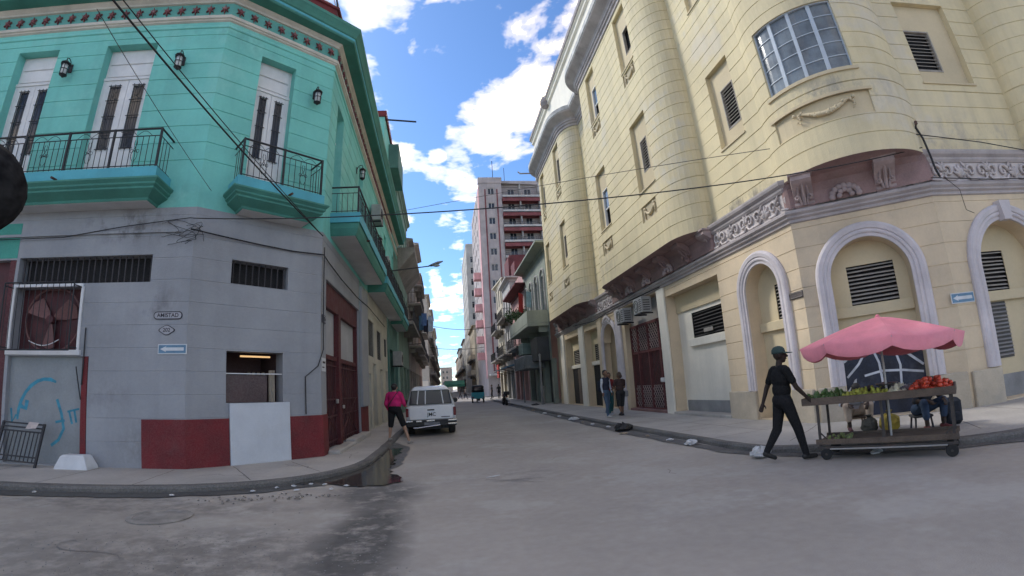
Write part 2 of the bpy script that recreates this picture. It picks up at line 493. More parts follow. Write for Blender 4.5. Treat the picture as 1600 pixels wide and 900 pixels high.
for k in range(5): joint(-1.8, 12.3+1.9*k, -2.85, 12.3+1.9*k)
joint(-2.4, 9.2, -3.4, 10.6); joint(-3.4, 8.3, -4.4, 9.9); joint(-5.2, 7.6, -5.4, 9.3); joint(-6.9, 7.35, -7.0, 9.2); joint(-8.6, 7.1, -8.8, 9.0)
for (x, y, a) in ((-2.6, 9.8, 2.5), (-4.6, 8.6, 0.3), (-2.2, 11.0, 1.2), (6.1, 11.5, 0.4), (6.9, 14.6, 2.0), (7.2, 8.1, 1.0), (6.3, 18.0, 2.4)):
    for i in range(5):
        b = a+q.gauss(0, 0.5); joint(x, y, x+0.22*math.cos(b), y+0.22*math.sin(b), 0.006); x += 0.22*math.cos(b); y += 0.22*math.sin(b)
o = part('pavement_joints', jm, mat('joint_dark', (0.13, 0.12, 0.11), var=0.2)); o['kind'] = 'stuff'; o['label'] = 'joints and hairline cracks in the pavements'

# worn dark asphalt running in from the lower left, wet gutters, puddle
def sheet(name, pts, z, m, label, seed=2, j=0.05, step=0.3):
    k = jit_path(pts, step, j, seed, closed=True)
    return structure(name, MB().add([(x, y, z) for x, y in k], [tuple(range(len(k)))]), m, label)
gut = [(-1.03, 13.6), (-1.02, 12), (-1.0, 10.5), (-1.15, 9.6), (-1.55, 8.9), (-2.0, 8.45), (-3.0, 7.75), (-4.6, 7.15), (-7, 6.7), (-14, 5.8), (-14, 6.5), (-7.4, 7.06), (-4.9, 7.47), (-3.3, 8.1), (-2.3, 8.95), (-1.8, 10.0), (-1.62, 11.2), (-1.6, 13.6), (-1.6, 15)]
sheet('gutter', gut, 0.012, m_wet, 'wet dirty gutter along the left kerb', 10, 0.05, 0.25)
sheet('puddle', [(-1.22, 13.4), (-1.18, 12.4), (-1.25, 11.5), (-1.14, 10.6), (-1.22, 10.0), (-1.05, 9.3), (-0.80, 8.8), (-0.82, 8.4), (-1.05, 8.15), (-1.45, 8.1), (-1.85, 8.3), (-2.2, 8.5), (-2.7, 8.35), (-2.5, 8.7), (-1.98, 9.45), (-1.70, 10.4), (-1.63, 11.5), (-1.62, 13.4)], 0.018, m_water, 'dark water standing along the corner kerb behind the woman', 11, 0.055, 0.12)
sheet('gutter', [(5.05, 60), (4.95, 30), (4.8, 14), (4.85, 9), (4.95, 7.6), (5.35, 6.7), (6.9, 4.7), (7.6, 4.1), (9, 3.65), (9, 3.92), (7.4, 4.62), (5.6, 6.9), (5.3, 7.6), (5.22, 8.3), (5.32, 14), (5.32, 60)], 0.010,
      mat('gutter_dirt', (0.085, 0.08, 0.075), rough=0.9, var=0.35, scale=2.2, fine=0.2, bump=0.5), 'dirt in the right hand gutter', 13, 0.06, 0.4)
# sandy grit heap at the left gutter and a manhole ring
gm = MB(); r_ = random.Random(5)
for i in range(70):
    t = r_.random(); x = -3.6 + t*1.7 + r_.gauss(0, 0.18); y = 7.05 + t*0.42 + r_.gauss(0, 0.11); s_ = r_.uniform(0.008, 0.03)
    gm.ball((x, y, 0.012 + s_*0.4), s_, s_*r_.uniform(0.7, 1.2), s_*0.6, 5, 3)
o = part('grit_heap', gm, m_dirt); o['kind'] = 'stuff'; o['label'] = 'sandy grit and rubble heaped in the left gutter'
gm = MB()
for i in range(1500):
    x = r_.gauss(-2.4, 1.5); y = r_.gauss(3.6, 1.0); s_ = r_.uniform(0.003, 0.010)
    if y < 1.5 or y > 6.6 or x > -0.35: continue
    gm.ball((x, y, 0.007), s_, s_, s_*0.6, 4, 3)
o = part('loose_gravel', gm, mat('gravel', (0.30, 0.29, 0.28), var=0.3, scale=9)); o['kind'] = 'stuff'; o['label'] = 'loose gravel on the worn asphalt'
mh = MB().lathe([(0.42, 0.0), (0.42, 0.012), (0.34, 0.014), (0.33, 0.006), (0.0001, 0.008)], 28)
o = part('manhole_cover', mh, mat('manhole_iron', (0.30, 0.28, 0.255), rough=0.8, var=0.25, scale=4, bump=0.8, bscale=60), None, Matrix.Translation((-3.75, 6.05, 0.004)))
o['kind'] = 'structure'

# ================================================================ green corner building (left)
A = (-2.9, 11.47); B = (-5.22, 9.43)
dLP = Vector((math.cos(R(4.5)), math.sin(R(4.5))))
dLC = (Vector(A) - Vector(B)).normalized()
LCW = (Vector(A) - Vector(B)).length
P0 = Vector(B) - dLP * 14
GEND = 20.0
PL = Path([tuple(P0), B, A, (A[0], A[1] + GEND)])
sLP = lambda u: 14 + u
sLC = lambda u: 14 + LCW + u
sLS = lambda u: 14 + LCW + u
F_LP = Face(B, dLP); F_LC = Face(A, dLC); F_LS = Face(A, (0, 1))
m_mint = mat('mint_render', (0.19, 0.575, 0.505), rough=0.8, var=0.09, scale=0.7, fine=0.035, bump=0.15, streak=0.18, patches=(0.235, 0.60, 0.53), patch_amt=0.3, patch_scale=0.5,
             grime_and_shade=[((-7.5, 9.2, 5.9), (2.5, 1, 0.5), (0.12, 0.30, 0.27), 0.7), ((-4.0, 10.3, 5.8), (1.2, 1.2, 0.5), (0.13, 0.33, 0.30), 0.7), ((-5.0, 9.5, 10.1), (2.2, 1.5, 0.35), (0.13, 0.36, 0.33), 0.6)], stain=(0.17, 0.48, 0.44), stain_amt=0.35)
m_dkgreen = mat('cornice_green', (0.065, 0.25, 0.20), rough=0.7, var=0.12, scale=1.5, fine=0.03, streak=0.12)
m_teal = mat('fascia_blue', (0.10, 0.42, 0.50), rough=0.7, var=0.10, scale=1.5, fine=0.03, streak=0.12)
m_greywall = mat('grey_render', (0.315, 0.325, 0.345), rough=0.85, var=0.09, scale=0.8, fine=0.03, bump=0.25, stain=(0.21, 0.215, 0.23), stain_amt=0.55, streak=0.16,
                 grime_and_shade=[((-6.6, 9.3, 5.1), (1.6, 1.2, 0.5), (0.11, 0.10, 0.10), 0.8), ((-5.6, 9.4, 0.5), (1.4, 1.2, 0.7), (0.17, 0.165, 0.16), 0.6), ((-7.2, 9.2, 1.6), (1.0, 1.0, 0.7), (0.20, 0.20, 0.215), 0.5), ((-5.9, 9.35, 3.4), (0.6, 0.8, 0.5), (0.15, 0.15, 0.16), 0.6)])
m_cream = mat('cream_trim', (0.62, 0.58, 0.50), rough=0.8, var=0.1, scale=2, streak=0.2)
m_white = mat('white_paint', (0.74, 0.74, 0.74), rough=0.6, var=0.07, scale=2.5, streak=0.12)
m_redbase = mat('dark_red_paint', (0.15, 0.011, 0.015), rough=0.65, var=0.22, scale=1.8, fine=0.05, stain=(0.20, 0.07, 0.07), stain_amt=0.4)
m_reddoor = mat('oxblood_wood', (0.075, 0.014, 0.018), rough=0.55, var=0.25, scale=3, fine=0.05)
m_iron = mat('black_iron', (0.018, 0.018, 0.022), rough=0.55, var=0.2, scale=8, fine=0.05, bump=0.05)
m_dark = mat('dark_interior', (0.012, 0.011, 0.012), rough=0.9, var=0.2, scale=3, bump=0)
m_glass = mat('dark_glass', (0.03, 0.035, 0.045), rough=0.12, var=0.1, scale=2, fine=0, bump=0, spec=0.6)
m_soffit = mat('white_soffit', (0.60, 0.60, 0.58), rough=0.85, var=0.08, scale=1.5, streak=0.1)
m_creamwall = mat('pale_cream_wall', (0.52, 0.50, 0.42), rough=0.85, var=0.12, scale=0.9, streak=0.22, stain=(0.30, 0.29, 0.25), stain_amt=0.6)
m_greydoor = mat('grey_metal_sheet', (0.27, 0.29, 0.30), rough=0.7, var=0.1, scale=1.2, streak=0.15, stain=(0.18, 0.19, 0.2), stain_amt=0.5)

GB = thing('corner_building', (-2.9, 11.47, 0), 'mint green two storey corner building with grey ground floor and iron balconies', 'building')
low_holes = [(sLP(-7.2), sLP(-4.28), 0.13, 4.42, 0.22), (sLP(-4.2), sLP(-0.9), 3.87, 4.46, 0.32), (sLP(-4.18), sLP(-2.5), 2.46, 3.80, 0.30), (sLP(-4.2), sLP(-2.2), 0.13, 2.33, 0.14),
             (sLC(-2.22), sLC(-0.87), 3.93, 4.46, 0.32), (sLC(-2.25), sLC(-0.96), 1.39, 2.48, 0.40), (sLS(0.5), sLS(5.4), 0.13, 4.42, 0.25)]
SPLIT = sLS(6.9)
part('lower_wall', gridwall(PL, 0, SPLIT, courses(0.0, 5.5, 0.47, 0.62, 0.006, 0.010), low_holes), m_greywall, GB)
cream_holes = [(sLS(7.5), sLS(9.0), 3.0, 4.45, 0.25), (sLS(10.0), sLS(11.4), 3.0, 4.3, 0.25), (sLS(12.6), sLS(13.6), 3.3, 4.2, 0.25),
               (sLS(7.4), sLS(8.0), 0.13, 2.3, 0.2), (sLS(8.6), sLS(9.6), 0.13, 2.75, 0.2), (sLS(10.9), sLS(11.8), 0.13, 2.6, 0.2), (sLS(12.9), sLS(13.9), 0.13, 2.6, 0.2)]
part('neighbour_wall', gridwall(PL, SPLIT, sLS(14.6), [(0, 0), (5.5, 0)], cream_holes), m_creamwall, GB)
gh = [(sLS(15.2), sLS(17.2), 0.13, 3.9, 0.3), (sLS(17.7), sLS(19.6), 0.13, 3.9, 0.3)]
m_dkgreenwall = mat('green_shop_wall', (0.10, 0.22, 0.19), rough=0.8, var=0.15, scale=1, streak=0.2)
part('shop_wall', gridwall(PL, sLS(14.6), sLS(GEND), [(0, 0), (5.5, 0)], gh), m_dkgreenwall, GB)
for q0, q1 in ((15.2, 17.2), (17.7, 19.6)):
    part('shop_door', MB().box(q0+0.02, q1-0.02, 0.28, 0.30, 0.13, 3.88), m_dark, GB, F_LS.M)
for h in cream_holes:
    u0, u1 = h[0]-14-LCW, h[1]-14-LCW
    w = part('window' if h[2] > 1 else 'door', MB().box(u0+.01, u1-.01, 0.2, 0.24, h[2]+.01, h[3]-.01), m_glass if h[2] > 1 else mat('worn_brown_door', (0.10, 0.085, 0.07), var=0.2), GB, F_LS.M)
    fr = MB()
    for a, b in ((u0, u0+.07), (u1-.07, u1)): fr.box(a+.005, b-.005, 0.1, 0.2, h[2]+.005, h[3]-.005)
    fr.box(u0+.07, u1-.07, 0.1, 0.2, h[3]-.09, h[3]-.005)
    part('frame', fr, m_creamwall, w, F_LS.M)
    if h[2] > 1:
        for k in range(6):
            x = u0 + (k+1)*(u1-u0)/7; part('bar', MB().tube([(x, 0.03, h[2]+.01), (x, 0.03, h[3]-.01)], 0.012, 5), m_iron, w, F_LS.M)
W_lo, W_hi = 6.16, 9.93
up_holes = [(sLP(-5.7), sLP(-4.5), W_lo, W_hi, 0.30), (sLP(-3.14), sLP(-1.76), W_lo, W_hi, 0.30), (sLC(-2.1), sLC(-1.13), W_lo, 9.86, 0.30)]
for u in (0.85, 4.9, 8.9, 12.9, 16.9): up_holes.append((sLS(u), sLS(u+0.95), W_lo, 9.75, 0.30))
up_holes.append((sLP(-8.6), sLP(-7.3), W_lo, W_hi, 0.3))
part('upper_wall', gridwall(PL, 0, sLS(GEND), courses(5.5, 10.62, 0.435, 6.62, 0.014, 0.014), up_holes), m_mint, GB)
part('floor_slab', MB().add([(p[0], p[1], 12.2) for p in [tuple(P0), B, A, (A[0], A[1]+GEND), (-16, A[1]+GEND), (-19, 12)]], [(0, 1, 2, 3, 4, 5)]), m_soffit, GB)
# frieze, mouldings, cornice
part('frieze', sweep(PL, 0, sLS(GEND), [(0, 10.60), (0.03, 10.66), (0.03, 11.10), (0, 11.10)]), m_dkgreen if False else mat('frieze_green', (0.13, 0.40, 0.35), var=0.1, scale=1.5), GB)
part('lower_moulding', sweep(PL, 0, sLS(GEND), [(0, 10.50), (0.05, 10.53), (0.05, 10.56), (0.09, 10.58), (0.09, 10.665), (0.0, 10.665)]), m_cream, GB)
part('string_moulding', sweep(PL, 0, sLS(GEND), [(0, 10.30), (0.03, 10.32), (0.03, 10.36), (0.0, 10.40)]), m_mint, GB)
part('upper_moulding', sweep(PL, 0, sLS(GEND), [(0, 11.08), (0.08, 11.10), (0.08, 11.16), (0.14, 11.22), (0.16, 11.27), (0.0, 11.27)]), m_cream, GB)
part('cornice', sweep(PL, 0, sLS(GEND), [(0, 11.25), (0.17, 11.27), (0.48, 11.30), (0.50, 11.33), (0.50, 11.45), (0.54, 11.48), (0.60, 11.62), (0.66, 11.72), (0.66, 11.82), (0.60, 11.84), (-0.1, 11.98)]), m_dkgreen, GB)
part('cornice_band', sweep(PL, 0, sLS(GEND), [(0.505, 11.36), (0.513, 11.365), (0.513, 11.435), (0.505, 11.44)]), m_teal, GB)
part('parapet', sweep(PL, sLP(-6), sLS(5), [(-0.12, 11.9), (-0.12, 12.62), (-0.05, 12.64), (-0.05, 12.72), (-0.40, 12.72), (-0.40, 11.9)]), m_redbase, GB)
# star rosettes on the frieze
st = MB()
for k in range(6):
    a = math.pi/2 + k*math.pi/3
    if k in (1, 2, 4, 5, 0): pass
    st.prism([(0, 0), (math.cos(a-.35)*0.05, math.sin(a-.35)*0.05), (math.cos(a)*0.115, math.sin(a)*0.15), (math.cos(a+.35)*0.05, math.sin(a+.35)*0.05)], -0.085, -0.03)
st.prism([(-0.05, -0.02), (0.05, -0.02), (0.03, 0.06), (-0.03, 0.06)], -0.10, -0.03)
m_star = mat('rosette_paint', (0.22, 0.07, 0.075), var=0.3, scale=12, stain=(0.55, 0.42, 0.40), stain_amt=0.7)
st_me = st.mesh('rosette', m_star)
fz = next(o for o in GB.children if o.name.startswith('frieze'))
for F_, us in ((F_LP, [-0.18 - 0.385*k for k in range(24)]), (F_LC, [-LCW+0.2+0.385*k for k in range(8)]), (F_LS, [0.2+0.385*k for k in range(42)])):
    for u in us: part('rosette', st_me, None, fz, F_.at(u, 10.87))
# roof rail above the red parapet
rail = MB(); 
for k in range(3):
    rail.tube([F_LC.M @ Vector((-LCW+0.4, 0.25, 12.95+0.3*k)), F_LC.M @ Vector((-0.2, 0.25, 12.95+0.3*k)), F_LS.M @ Vector((2.2, 0.25, 12.95+0.3*k))], 0.02, 5)
ra = part('roof_railing', rail, m_white, GB)
for u in [-2.6 + 0.16*k for k in range(15)]:
    part('baluster', MB().tube([(u, 0.25, 12.7), (u, 0.25, 13.55)], 0.016, 5), m_white, ra, F_LC.M)
part('brace', MB().tube([(0.05, 0.25, 12.7), (-0.25, 0.25, 14.0)], 0.03, 5), m_iron, ra, F_LC.M)

# ---- French doors
def french_door(F_, u0, u1, z0, z1, zt, parent, dep=0.26):
    w = u1-u0; c = (u0+u1)/2
    fr = MB().box(u0, u1, dep, dep+0.05, zt-0.03, z1)
    fr.box(u0, u0+0.06, dep-0.03, dep+0.05, z0, zt-0.03); fr.box(u1-0.06, u1, dep-0.03, dep+0.05, z0, zt-0.03)
    fr.box(u0, u1, dep-0.05, dep, zt-0.05, zt+0.02)
    d = part('french_door', fr, m_white, parent, F_.M)
    part('transom_panel', MB().cbox(u0+0.06, u1-0.06, dep-0.025, dep, zt+0.06, zt+0.40, 0.015), m_white, d, F_.M)
    part('transom_panel', MB().cbox(u0+0.06, u1-0.06, dep-0.025, dep, zt+0.43, z1-0.04, 0.015), m_white, d, F_.M)
    for sgn in (-1, 1):
        a, b = (u0+0.06, c-0.005) if sgn < 0 else (c+0.005, u1-0.06)
        st_ = (b-a)*0.27
        lf = MB()
        zg0, zg1 = z0+0.95, zt-0.22
        lf.box(a, a+st_, dep-0.02, dep+0.03, z0+0.02, zt-0.05); lf.box(b-st_, b, dep-0.02, dep+0.03, z0+0.02, zt-0.05)
        lf.box(a+st_, b-st_, dep-0.02, dep+0.03, zg1, zt-0.05); lf.box(a+st_, b-st_, dep-0.02, dep+0.03, z0+0.02, zg0)
        lf.cbox(a+st_*0.7, b-st_*0.7, dep-0.032, dep-0.02, z0+0.2, zg0-0.15, 0.01)
        leaf = part('leaf', lf, m_white, d, F_.M)
        part('pane', MB().box(a+st_, b-st_, dep+0.005, dep+0.015, zg0, zg1), m_glass, d, F_.M)
        g = MB(); x0, x1 = a+st_-0.03, b-st_+0.03
        for x in (x0+0.05, (x0+x1)/2, x1-0.05): g.tube([(x, dep-0.05, zg0-0.04), (x, dep-0.05, zg1+0.04)], 0.009, 5)
        for z in (zg0, zg0+0.42, (zg0+zg1)/2, zg1-0.42, zg1): g.tube([(x0, dep-0.05, z), (x1, dep-0.05, z)], 0.011, 5)
        for z in (zg0+0.21, zg1-0.21):
            g.tube([((x0+x1)/2+0.05*math.cos(t*math.pi/5), dep-0.052, z+0.12*math.sin(t*math.pi/5)) for t in range(11)], 0.007, 4)
        part('grille', g, m_iron, d, F_.M)
    return d
french_door(F_LP, -5.7, -4.5, W_lo, W_hi, 9.10, GB)
french_door(F_LP, -3.14, -1.76, W_lo, W_hi, 9.07, GB)
french_door(F_LC, -2.1, -1.13, W_lo, 9.86, 9.03, GB)
for u in (0.85, 4.9, 8.9, 12.9, 16.9): french_door(F_LS, u, u+0.95, W_lo, 9.75, 8.95, GB)

# ---- balconies
def scroll_ornament(x, y, z):
    g = MB()
    for sx in (-1, 1):
        g.tube([(x + sx*(0.02+0.055*math.sin(t*0.55)), y, z-0.24+0.05*t) for t in range(11)], 0.007, 4)
        g.tube([(x + sx*(0.07+0.035*math.cos(t*0.7)), y, z+0.04*math.sin(t*0.7)) for t in range(10)], 0.006, 4)
    g.ball((x, y, z), 0.022, n=6, m=4)
    return g
def balcony(F_, u0, u1, proj, ztop, parent, levels, fascia, rail_h=0.92, ends=True, gap=0.135, m_f=None, orn=True):
    def ring(ins, z): return [(u0+ins, 0.0, z), (u0+ins, -(proj-ins), z), (u1-ins, -(proj-ins), z), (u1-ins, 0.0, z)]
    mb = MB().loft([ring(i, z) for z, i in levels], cap=True, closed=True)
    b = part('balcony', mb, [m_dkgreen], parent, F_.M)
    so = levels[-1]
    part('soffit', MB().box(u0+so[1]+0.02, u1-so[1]-0.02, -(proj-so[1]-0.02), 0.0, so[0]-0.008, so[0]+0.004), m_soffit, b, F_.M)
    fz0, fz1 = fascia
    part('fascia', MB().loft([ring(-0.012, fz1), ring(-0.012, fz0)], cap=True), m_f or m_teal, b, F_.M)
    zr = ztop + rail_h; i = 0.06
    L_ = [(u0+i, 0.0), (u0+i, -(proj-i)), (u1-i, -(proj-i)), (u1-i, 0.0)]
    rl = MB()
    for a, c in zip(L_, L_[1:]):
        dx, dy = c[0]-a[0], c[1]-a[1]
        for z, r_x in ((zr, 0.024), (zr-0.17, 0.011), (ztop+0.06, 0.011)):
            rl.tube([(a[0], a[1], z), (c[0], c[1], z)], r_x, 6)
    part('rail', rl, m_iron, b, F_.M)
    nst = max(1, round((u1-u0)/1.15))
    for k in range(nst+1):
        x = u0+i+(u1-u0-2*i)*k/nst
        part('post', MB().box(x-0.022, x+0.022, -(proj-i)-0.022, -(proj-i)+0.022, ztop, zr+0.02), m_iron, b, F_.M)
    bar = MB().tube([(0, 0, ztop), (0, 0, zr-0.17)], 0.0085, 5).mesh('baluster', m_iron)
    n = int((u1-u0-2*i)/gap)
    for k in range(1, n):
        part('baluster', bar, None, b, F_.at(u0+i+(u1-u0-2*i)*k/n, 0, -(proj-i)))
    m_ = int((proj-i)/gap)
    for x in (u0+i, u1-i):
        for k in range(1, m_): part('baluster', bar, None, b, F_.at(x, 0, -(proj-i)*k/m_))
    if orn:
        for k in range(nst):
            x = u0+i+(u1-u0-2*i)*(k+0.5)/nst
            part('scroll', scroll_ornament(x, -(proj-i)-0.002, (ztop+zr)/2-0.06), m_iron, b, F_.M)
            part('scroll', MB().tube([(x-0.34+0.068*t, -(proj-i), zr-0.155+0.11*abs(math.sin(t*math.pi/5))) for t in range(11)], 0.007, 4), m_iron, b, F_.M)
    return b
MOLD = [(6.16, 0.0), (5.90, 0.0), (5.895, -0.11), (5.86, -0.11), (5.80, -0.05), (5.76, -0.05), (5.72, 0.0), (5.68, 0.0), (5.55, 0.20), (5.50, 0.22)]
balcony(F_LP, -6.4, -0.72, 0.68, 6.16, GB, MOLD, (5.92, 6.155))
balcony(F_LC, -2.45, -0.36, 0.66, 6.16, GB, MOLD, (5.92, 6.155))
SIMPLE = [(6.28, 0.0), (6.0, 0.0), (5.995, 0.03), (5.85, 0.04), (5.70, 0.10), (5.66, 0.12)]
balcony(F_LS, 0.72, 7.0, 0.80, 6.28, GB, SIMPLE, (6.0, 6.275), rail_h=0.75)
balcony(F_LS, 7.35, 15.6, 0.80, 6.1, GB, [(z-0.18, i_) for z, i_ in SIMPLE], (5.82, 6.09), rail_h=0.8)
balcony(F_LS, 16.0, 19.9, 0.75, 6.0, GB, [(z-0.28, i_) for z, i_ in SIMPLE], (5.72, 5.99), rail_h=0.8)
for F_, u in ((F_LP, -3.05), (F_LC, -1.25), (F_LS, 2.2)):
    part('drain_spout', MB().tube([(u, -0.6, 5.95), (u, -0.86, 5.93)], 0.028, 7), mat('rust_pipe', (0.10, 0.05, 0.035), var=0.3, scale=12), GB, F_.M)

# ---- ground floor fittings
part('base_band', MB().box(-0.94, 0.012, -0.022, 0.0, 0.0, 1.075), m_redbase, GB, F_LP.M)
part('base_band', MB().box(-LCW-0.005, -2.19, -0.022, 0.0, 0.0, 1.075), m_redbase, GB, F_LC.M)
part('base_band', MB().box(-0.81, 0.012, -0.024, 0.0, 0.0, 1.065), m_redbase, GB, F_LC.M)
part('base_band', MB().box(-0.01, 0.5, -0.022, 0.0, 0.0, 1.065), m_redbase, GB, F_LS.M)
part('base_band', MB().box(5.4, 6.9, -0.022, 0.0, 0.0, 1.065), m_redbase, GB, F_LS.M)
part('counter_board', MB().cbox(-2.18, -0.82, -0.06, 0.0, 0.10, 1.385, 0.008), mat('white_board', (0.56, 0.59, 0.63), rough=0.6, var=0.06, scale=1.5, streak=0.12, stain=(0.36, 0.37, 0.38), stain_amt=0.5), GB, F_LC.M)
# barred slot windows
def slot_window(F_, u0, u1, z0, z1, n):
    w = part('slot_window', MB().box(u0, u1, 0.30, 0.32, z0, z1), m_dark, GB, F_.M)
    bm = MB().box(-0.011, 0.011, 0.10, 0.125, z0, z1).mesh('bar', mat('dull_bar', (0.055, 0.05, 0.055), var=0.2))
    for k in range(n): part('bar', bm, None, w, F_.at(u0+(k+0.5)*(u1-u0)/n))
slot_window(F_LP, -4.2, -0.9, 3.87, 4.46, 22)
slot_window(F_LC, -2.22, -0.87, 3.93, 4.46, 9)
# serving window with a lit tube inside
sw = part('serving_window', MB().box(-2.25, -0.96, 0.385, 0.40, 1.39, 2.48), m_reddoor, GB, F_LC.M)
kr = MB().box(-2.25, -0.96, 0.40, 1.4, 1.36, 1.39); kr.box(-2.25, -0.96, 1.4, 1.42, 1.36, 2.6); kr.box(-2.27, -2.25, 0.40, 1.4, 1.36, 2.6); kr.box(-0.96, -0.94, 0.40, 1.4, 1.36, 2.6); kr.box(-2.25, -0.96, 0.4, 1.4, 2.6, 2.62)
bpy.data.objects.remove(sw, do_unlink=True)
sw = part('serving_window', kr, mat('kiosk_interior', (0.10, 0.055, 0.055), var=0.2), GB, F_LC.M)
part('counter_rail', MB().box(-2.25, -0.96, 0.06, 0.085, 2.0, 2.02), m_white, sw, F_LC.M)
part('lower_glass', MB().box(-2.24, -1.3, 0.10, 0.106, 1.40, 1.98), mat('brown_film', (0.07, 0.035, 0.035), rough=0.25, var=0.2), sw, F_LC.M)
part('shelf', MB().box(-2.24, -0.97, 1.0, 1.38, 1.85, 1.88), m_reddoor, sw, F_LC.M)
for k in range(5): part('jar', MB().lathe([(0.05, 0), (0.055, 0.02), (0.055, 0.15), (0.035, 0.19), (0.035, 0.22)], 10), mat('jar_tan', (0.30, 0.22, 0.14), rough=0.3), sw, F_LC.at(-1.35+0.12*k % 0.5, 1.88, 1.15))
part('curtain', MB().loft([[(-1.2+0.02*k, 0.25+0.02*math.sin(k*1.7), z) for k in range(8)] for z in (1.4, 1.7, 2.1)], cap=False, closed=False), mat('cloth_beige', (0.42, 0.36, 0.28), var=0.2), sw, F_LC.M)
tl = MB().tube([(-1.85, 0.30, 2.40), (-1.15, 0.30, 2.40)], 0.02, 8)
part('lamp_tube', tl, mat('lit_tube', (0.6, 0.45, 0.25), var=0, bump=0, emit=((1.0, 0.60, 0.26), 0.30)), sw, F_LC.M)

# fan behind a cage
fw = part('fan_opening', MB().box(-4.18, -2.5, 0.28, 0.30, 2.46, 3.80), m_reddoor, GB, F_LP.M)
fan_c = (-3.3, 0.16, 3.12)
for k in range(3):
    a = R(25 + 120*k)
    bl = MB(); pts = []
    for (r_, da, tw) in ((0.08, -0.5, 0.03), (0.30, -0.42, 0.06), (0.60, -0.36, 0.09), (0.64, 0.0, 0.03), (0.60, 0.36, -0.05), (0.30, 0.42, -0.04), (0.08, 0.5, -0.02)):
        pts.append((fan_c[0]+r_*math.cos(a+da), fan_c[1]+tw, fan_c[2]+r_*math.sin(a+da)))
    n = len(pts); bl.add([(x, y-0.006, z) for x, y, z in pts] + [(x, y+0.006, z) for x, y, z in pts], [tuple(range(n)), tuple(range(n, 2*n))[::-1]] + [(i, i+n, (i+1) % n+n, (i+1) % n) for i in range(n)])
    part('blade', bl, mat('fan_paint', (0.17, 0.075, 0.07), rough=0.6, var=0.15), fw, F_LP.M)
part('hub', MB().tube([(fan_c[0], 0.08, fan_c[2]), (fan_c[0], 0.22, fan_c[2])], 0.09, 12), m_reddoor, fw, F_LP.M)
part('shroud_ring', MB().tube([(fan_c[0]+0.70*math.cos(t*math.pi/16), 0.2, min(3.78, max(2.48, fan_c[2]+0.70*math.sin(t*math.pi/16)))) for t in range(33)], 0.02, 6), mat('fan_paint', (0.17, 0.075, 0.07)), fw, F_LP.M)
cage = MB(); yo = -0.28
for a, b in (((-4.24, 3.84), (-2.5, 3.84)), ((-4.24, 2.44), (-2.5, 2.44)), ((-4.24, 2.44), (-4.24, 3.84)), ((-2.5, 2.44), (-2.5, 3.84))):
    cage.tube([(a[0], yo, a[1]), (b[0], yo, b[1])], 0.018, 5)
for x in (-4.24, -2.5):
    for z in (2.5, 3.78): cage.tube([(x, yo, z), (x, 0.02, z)], 0.015, 5)
cg = part('cage', cage, m_iron, fw, F_LP.M)
for k in range(12):
    x = -4.24 + 1.74*(k+0.5)/12; part('bar', MB().tube([(x, yo, 2.44), (x, yo, 3.84)], 0.008, 5), m_iron, fw, F_LP.M)
part('surround', MB().box(-4.26, -2.46, -0.03, 0.0, 3.80, 3.86).box(-4.26, -4.18, -0.03, 0.0, 2.46, 3.80).box(-2.5, -2.44, -0.03, 0.0, 2.46, 3.80).box(-4.26, -2.4, -0.05, 0.0, 2.36, 2.46), m_white, fw, F_LP.M)
part('cable', MB().tube([(-3.75+0.075*k, 0.05, 2.66-0.12*math.sin(k*0.3)+0.01*k*0.4) for k in range(11)], 0.010, 5), m_white, fw, F_LP.M)
# grey roller panel, graffiti, red post, left red door
gp = part('shutter_panel', MB().box(-4.2, -2.34, 0.10, 0.13, 0.13, 2.33), m_greydoor, GB, F_LP.M)
gr = MB()
gr.ribbon([(-3.95+0.62*(1-math.cos(t*math.pi/12)), 1.02+0.72*math.sin(t*math.pi/12)+0.02*t) for t in range(9)], [0.05, 0.075, 0.08, 0.07, 0.08, 0.075, 0.07, 0.08, 0.05], 0.097)
gr.ribbon([(-2.98, 1.45), (-2.86, 1.15), (-2.80, 0.85), (-2.92, 0.62), (-3.1, 0.5)], 0.065, 0.097)
gr.ribbon([(-3.88, 1.3), (-3.75, 1.25), (-3.72, 1.42)], 0.10, 0.096); gr.ribbon([(-4.12, 1.25), (-4.08, 0.95), (-3.98, 1.12)], 0.05, 0.097)
gr.ribbon([(-2.68, 1.22), (-2.60, 0.95)], 0.05, 0.097); gr.ribbon([(-2.56, 1.25), (-2.50, 0.98)], 0.05, 0.097); gr.ribbon([(-2.72, 1.2), (-2.44, 1.26)], 0.04, 0.097); gr.ribbon([(-3.0, 0.98), (-2.78, 1.02)], 0.05, 0.096)
part('graffiti', gr, mat('blue_spray', (0.045, 0.27, 0.38), rough=0.7, var=0.25, scale=6), gp, F_LP.M)
part('red_post', MB().box(-2.34, -2.21, -0.01, 0.12, 0.13, 2.33), m_redbase, GB, F_LP.M)
part('hook_rod', MB().tube([(-2.30, -0.03, 2.92), (-2.30, -0.03, 2.3), (-2.32, -0.03, 1.75)], 0.014, 5).tube([(-2.47, -0.03, 2.12), (-2.33, -0.03, 1.45)], 0.013, 5), m_iron, GB, F_LP.M)
ld = part('side_door', MB().box(-7.2, -4.28, 0.18, 0.22, 0.13, 4.42), m_reddoor, GB, F_LP.M)
part('jamb', MB().box(-4.46, -4.285, 0.02, 0.18, 0.13, 4.42), mat('jamb_red', (0.10, 0.03, 0.035), var=0.2), ld, F_LP.M)
part('paint_patch', MB().box(-9, -4.28, -0.006, 0.0, 4.46, 5.26), mat('patch_green', (0.06, 0.30, 0.24), var=0.12, streak=0.15), GB, F_LP.M)
part('conduit', MB().box(-9, -0.3, -0.05, 0.0, 4.93, 4.99), m_greywall, GB, F_LP.M)

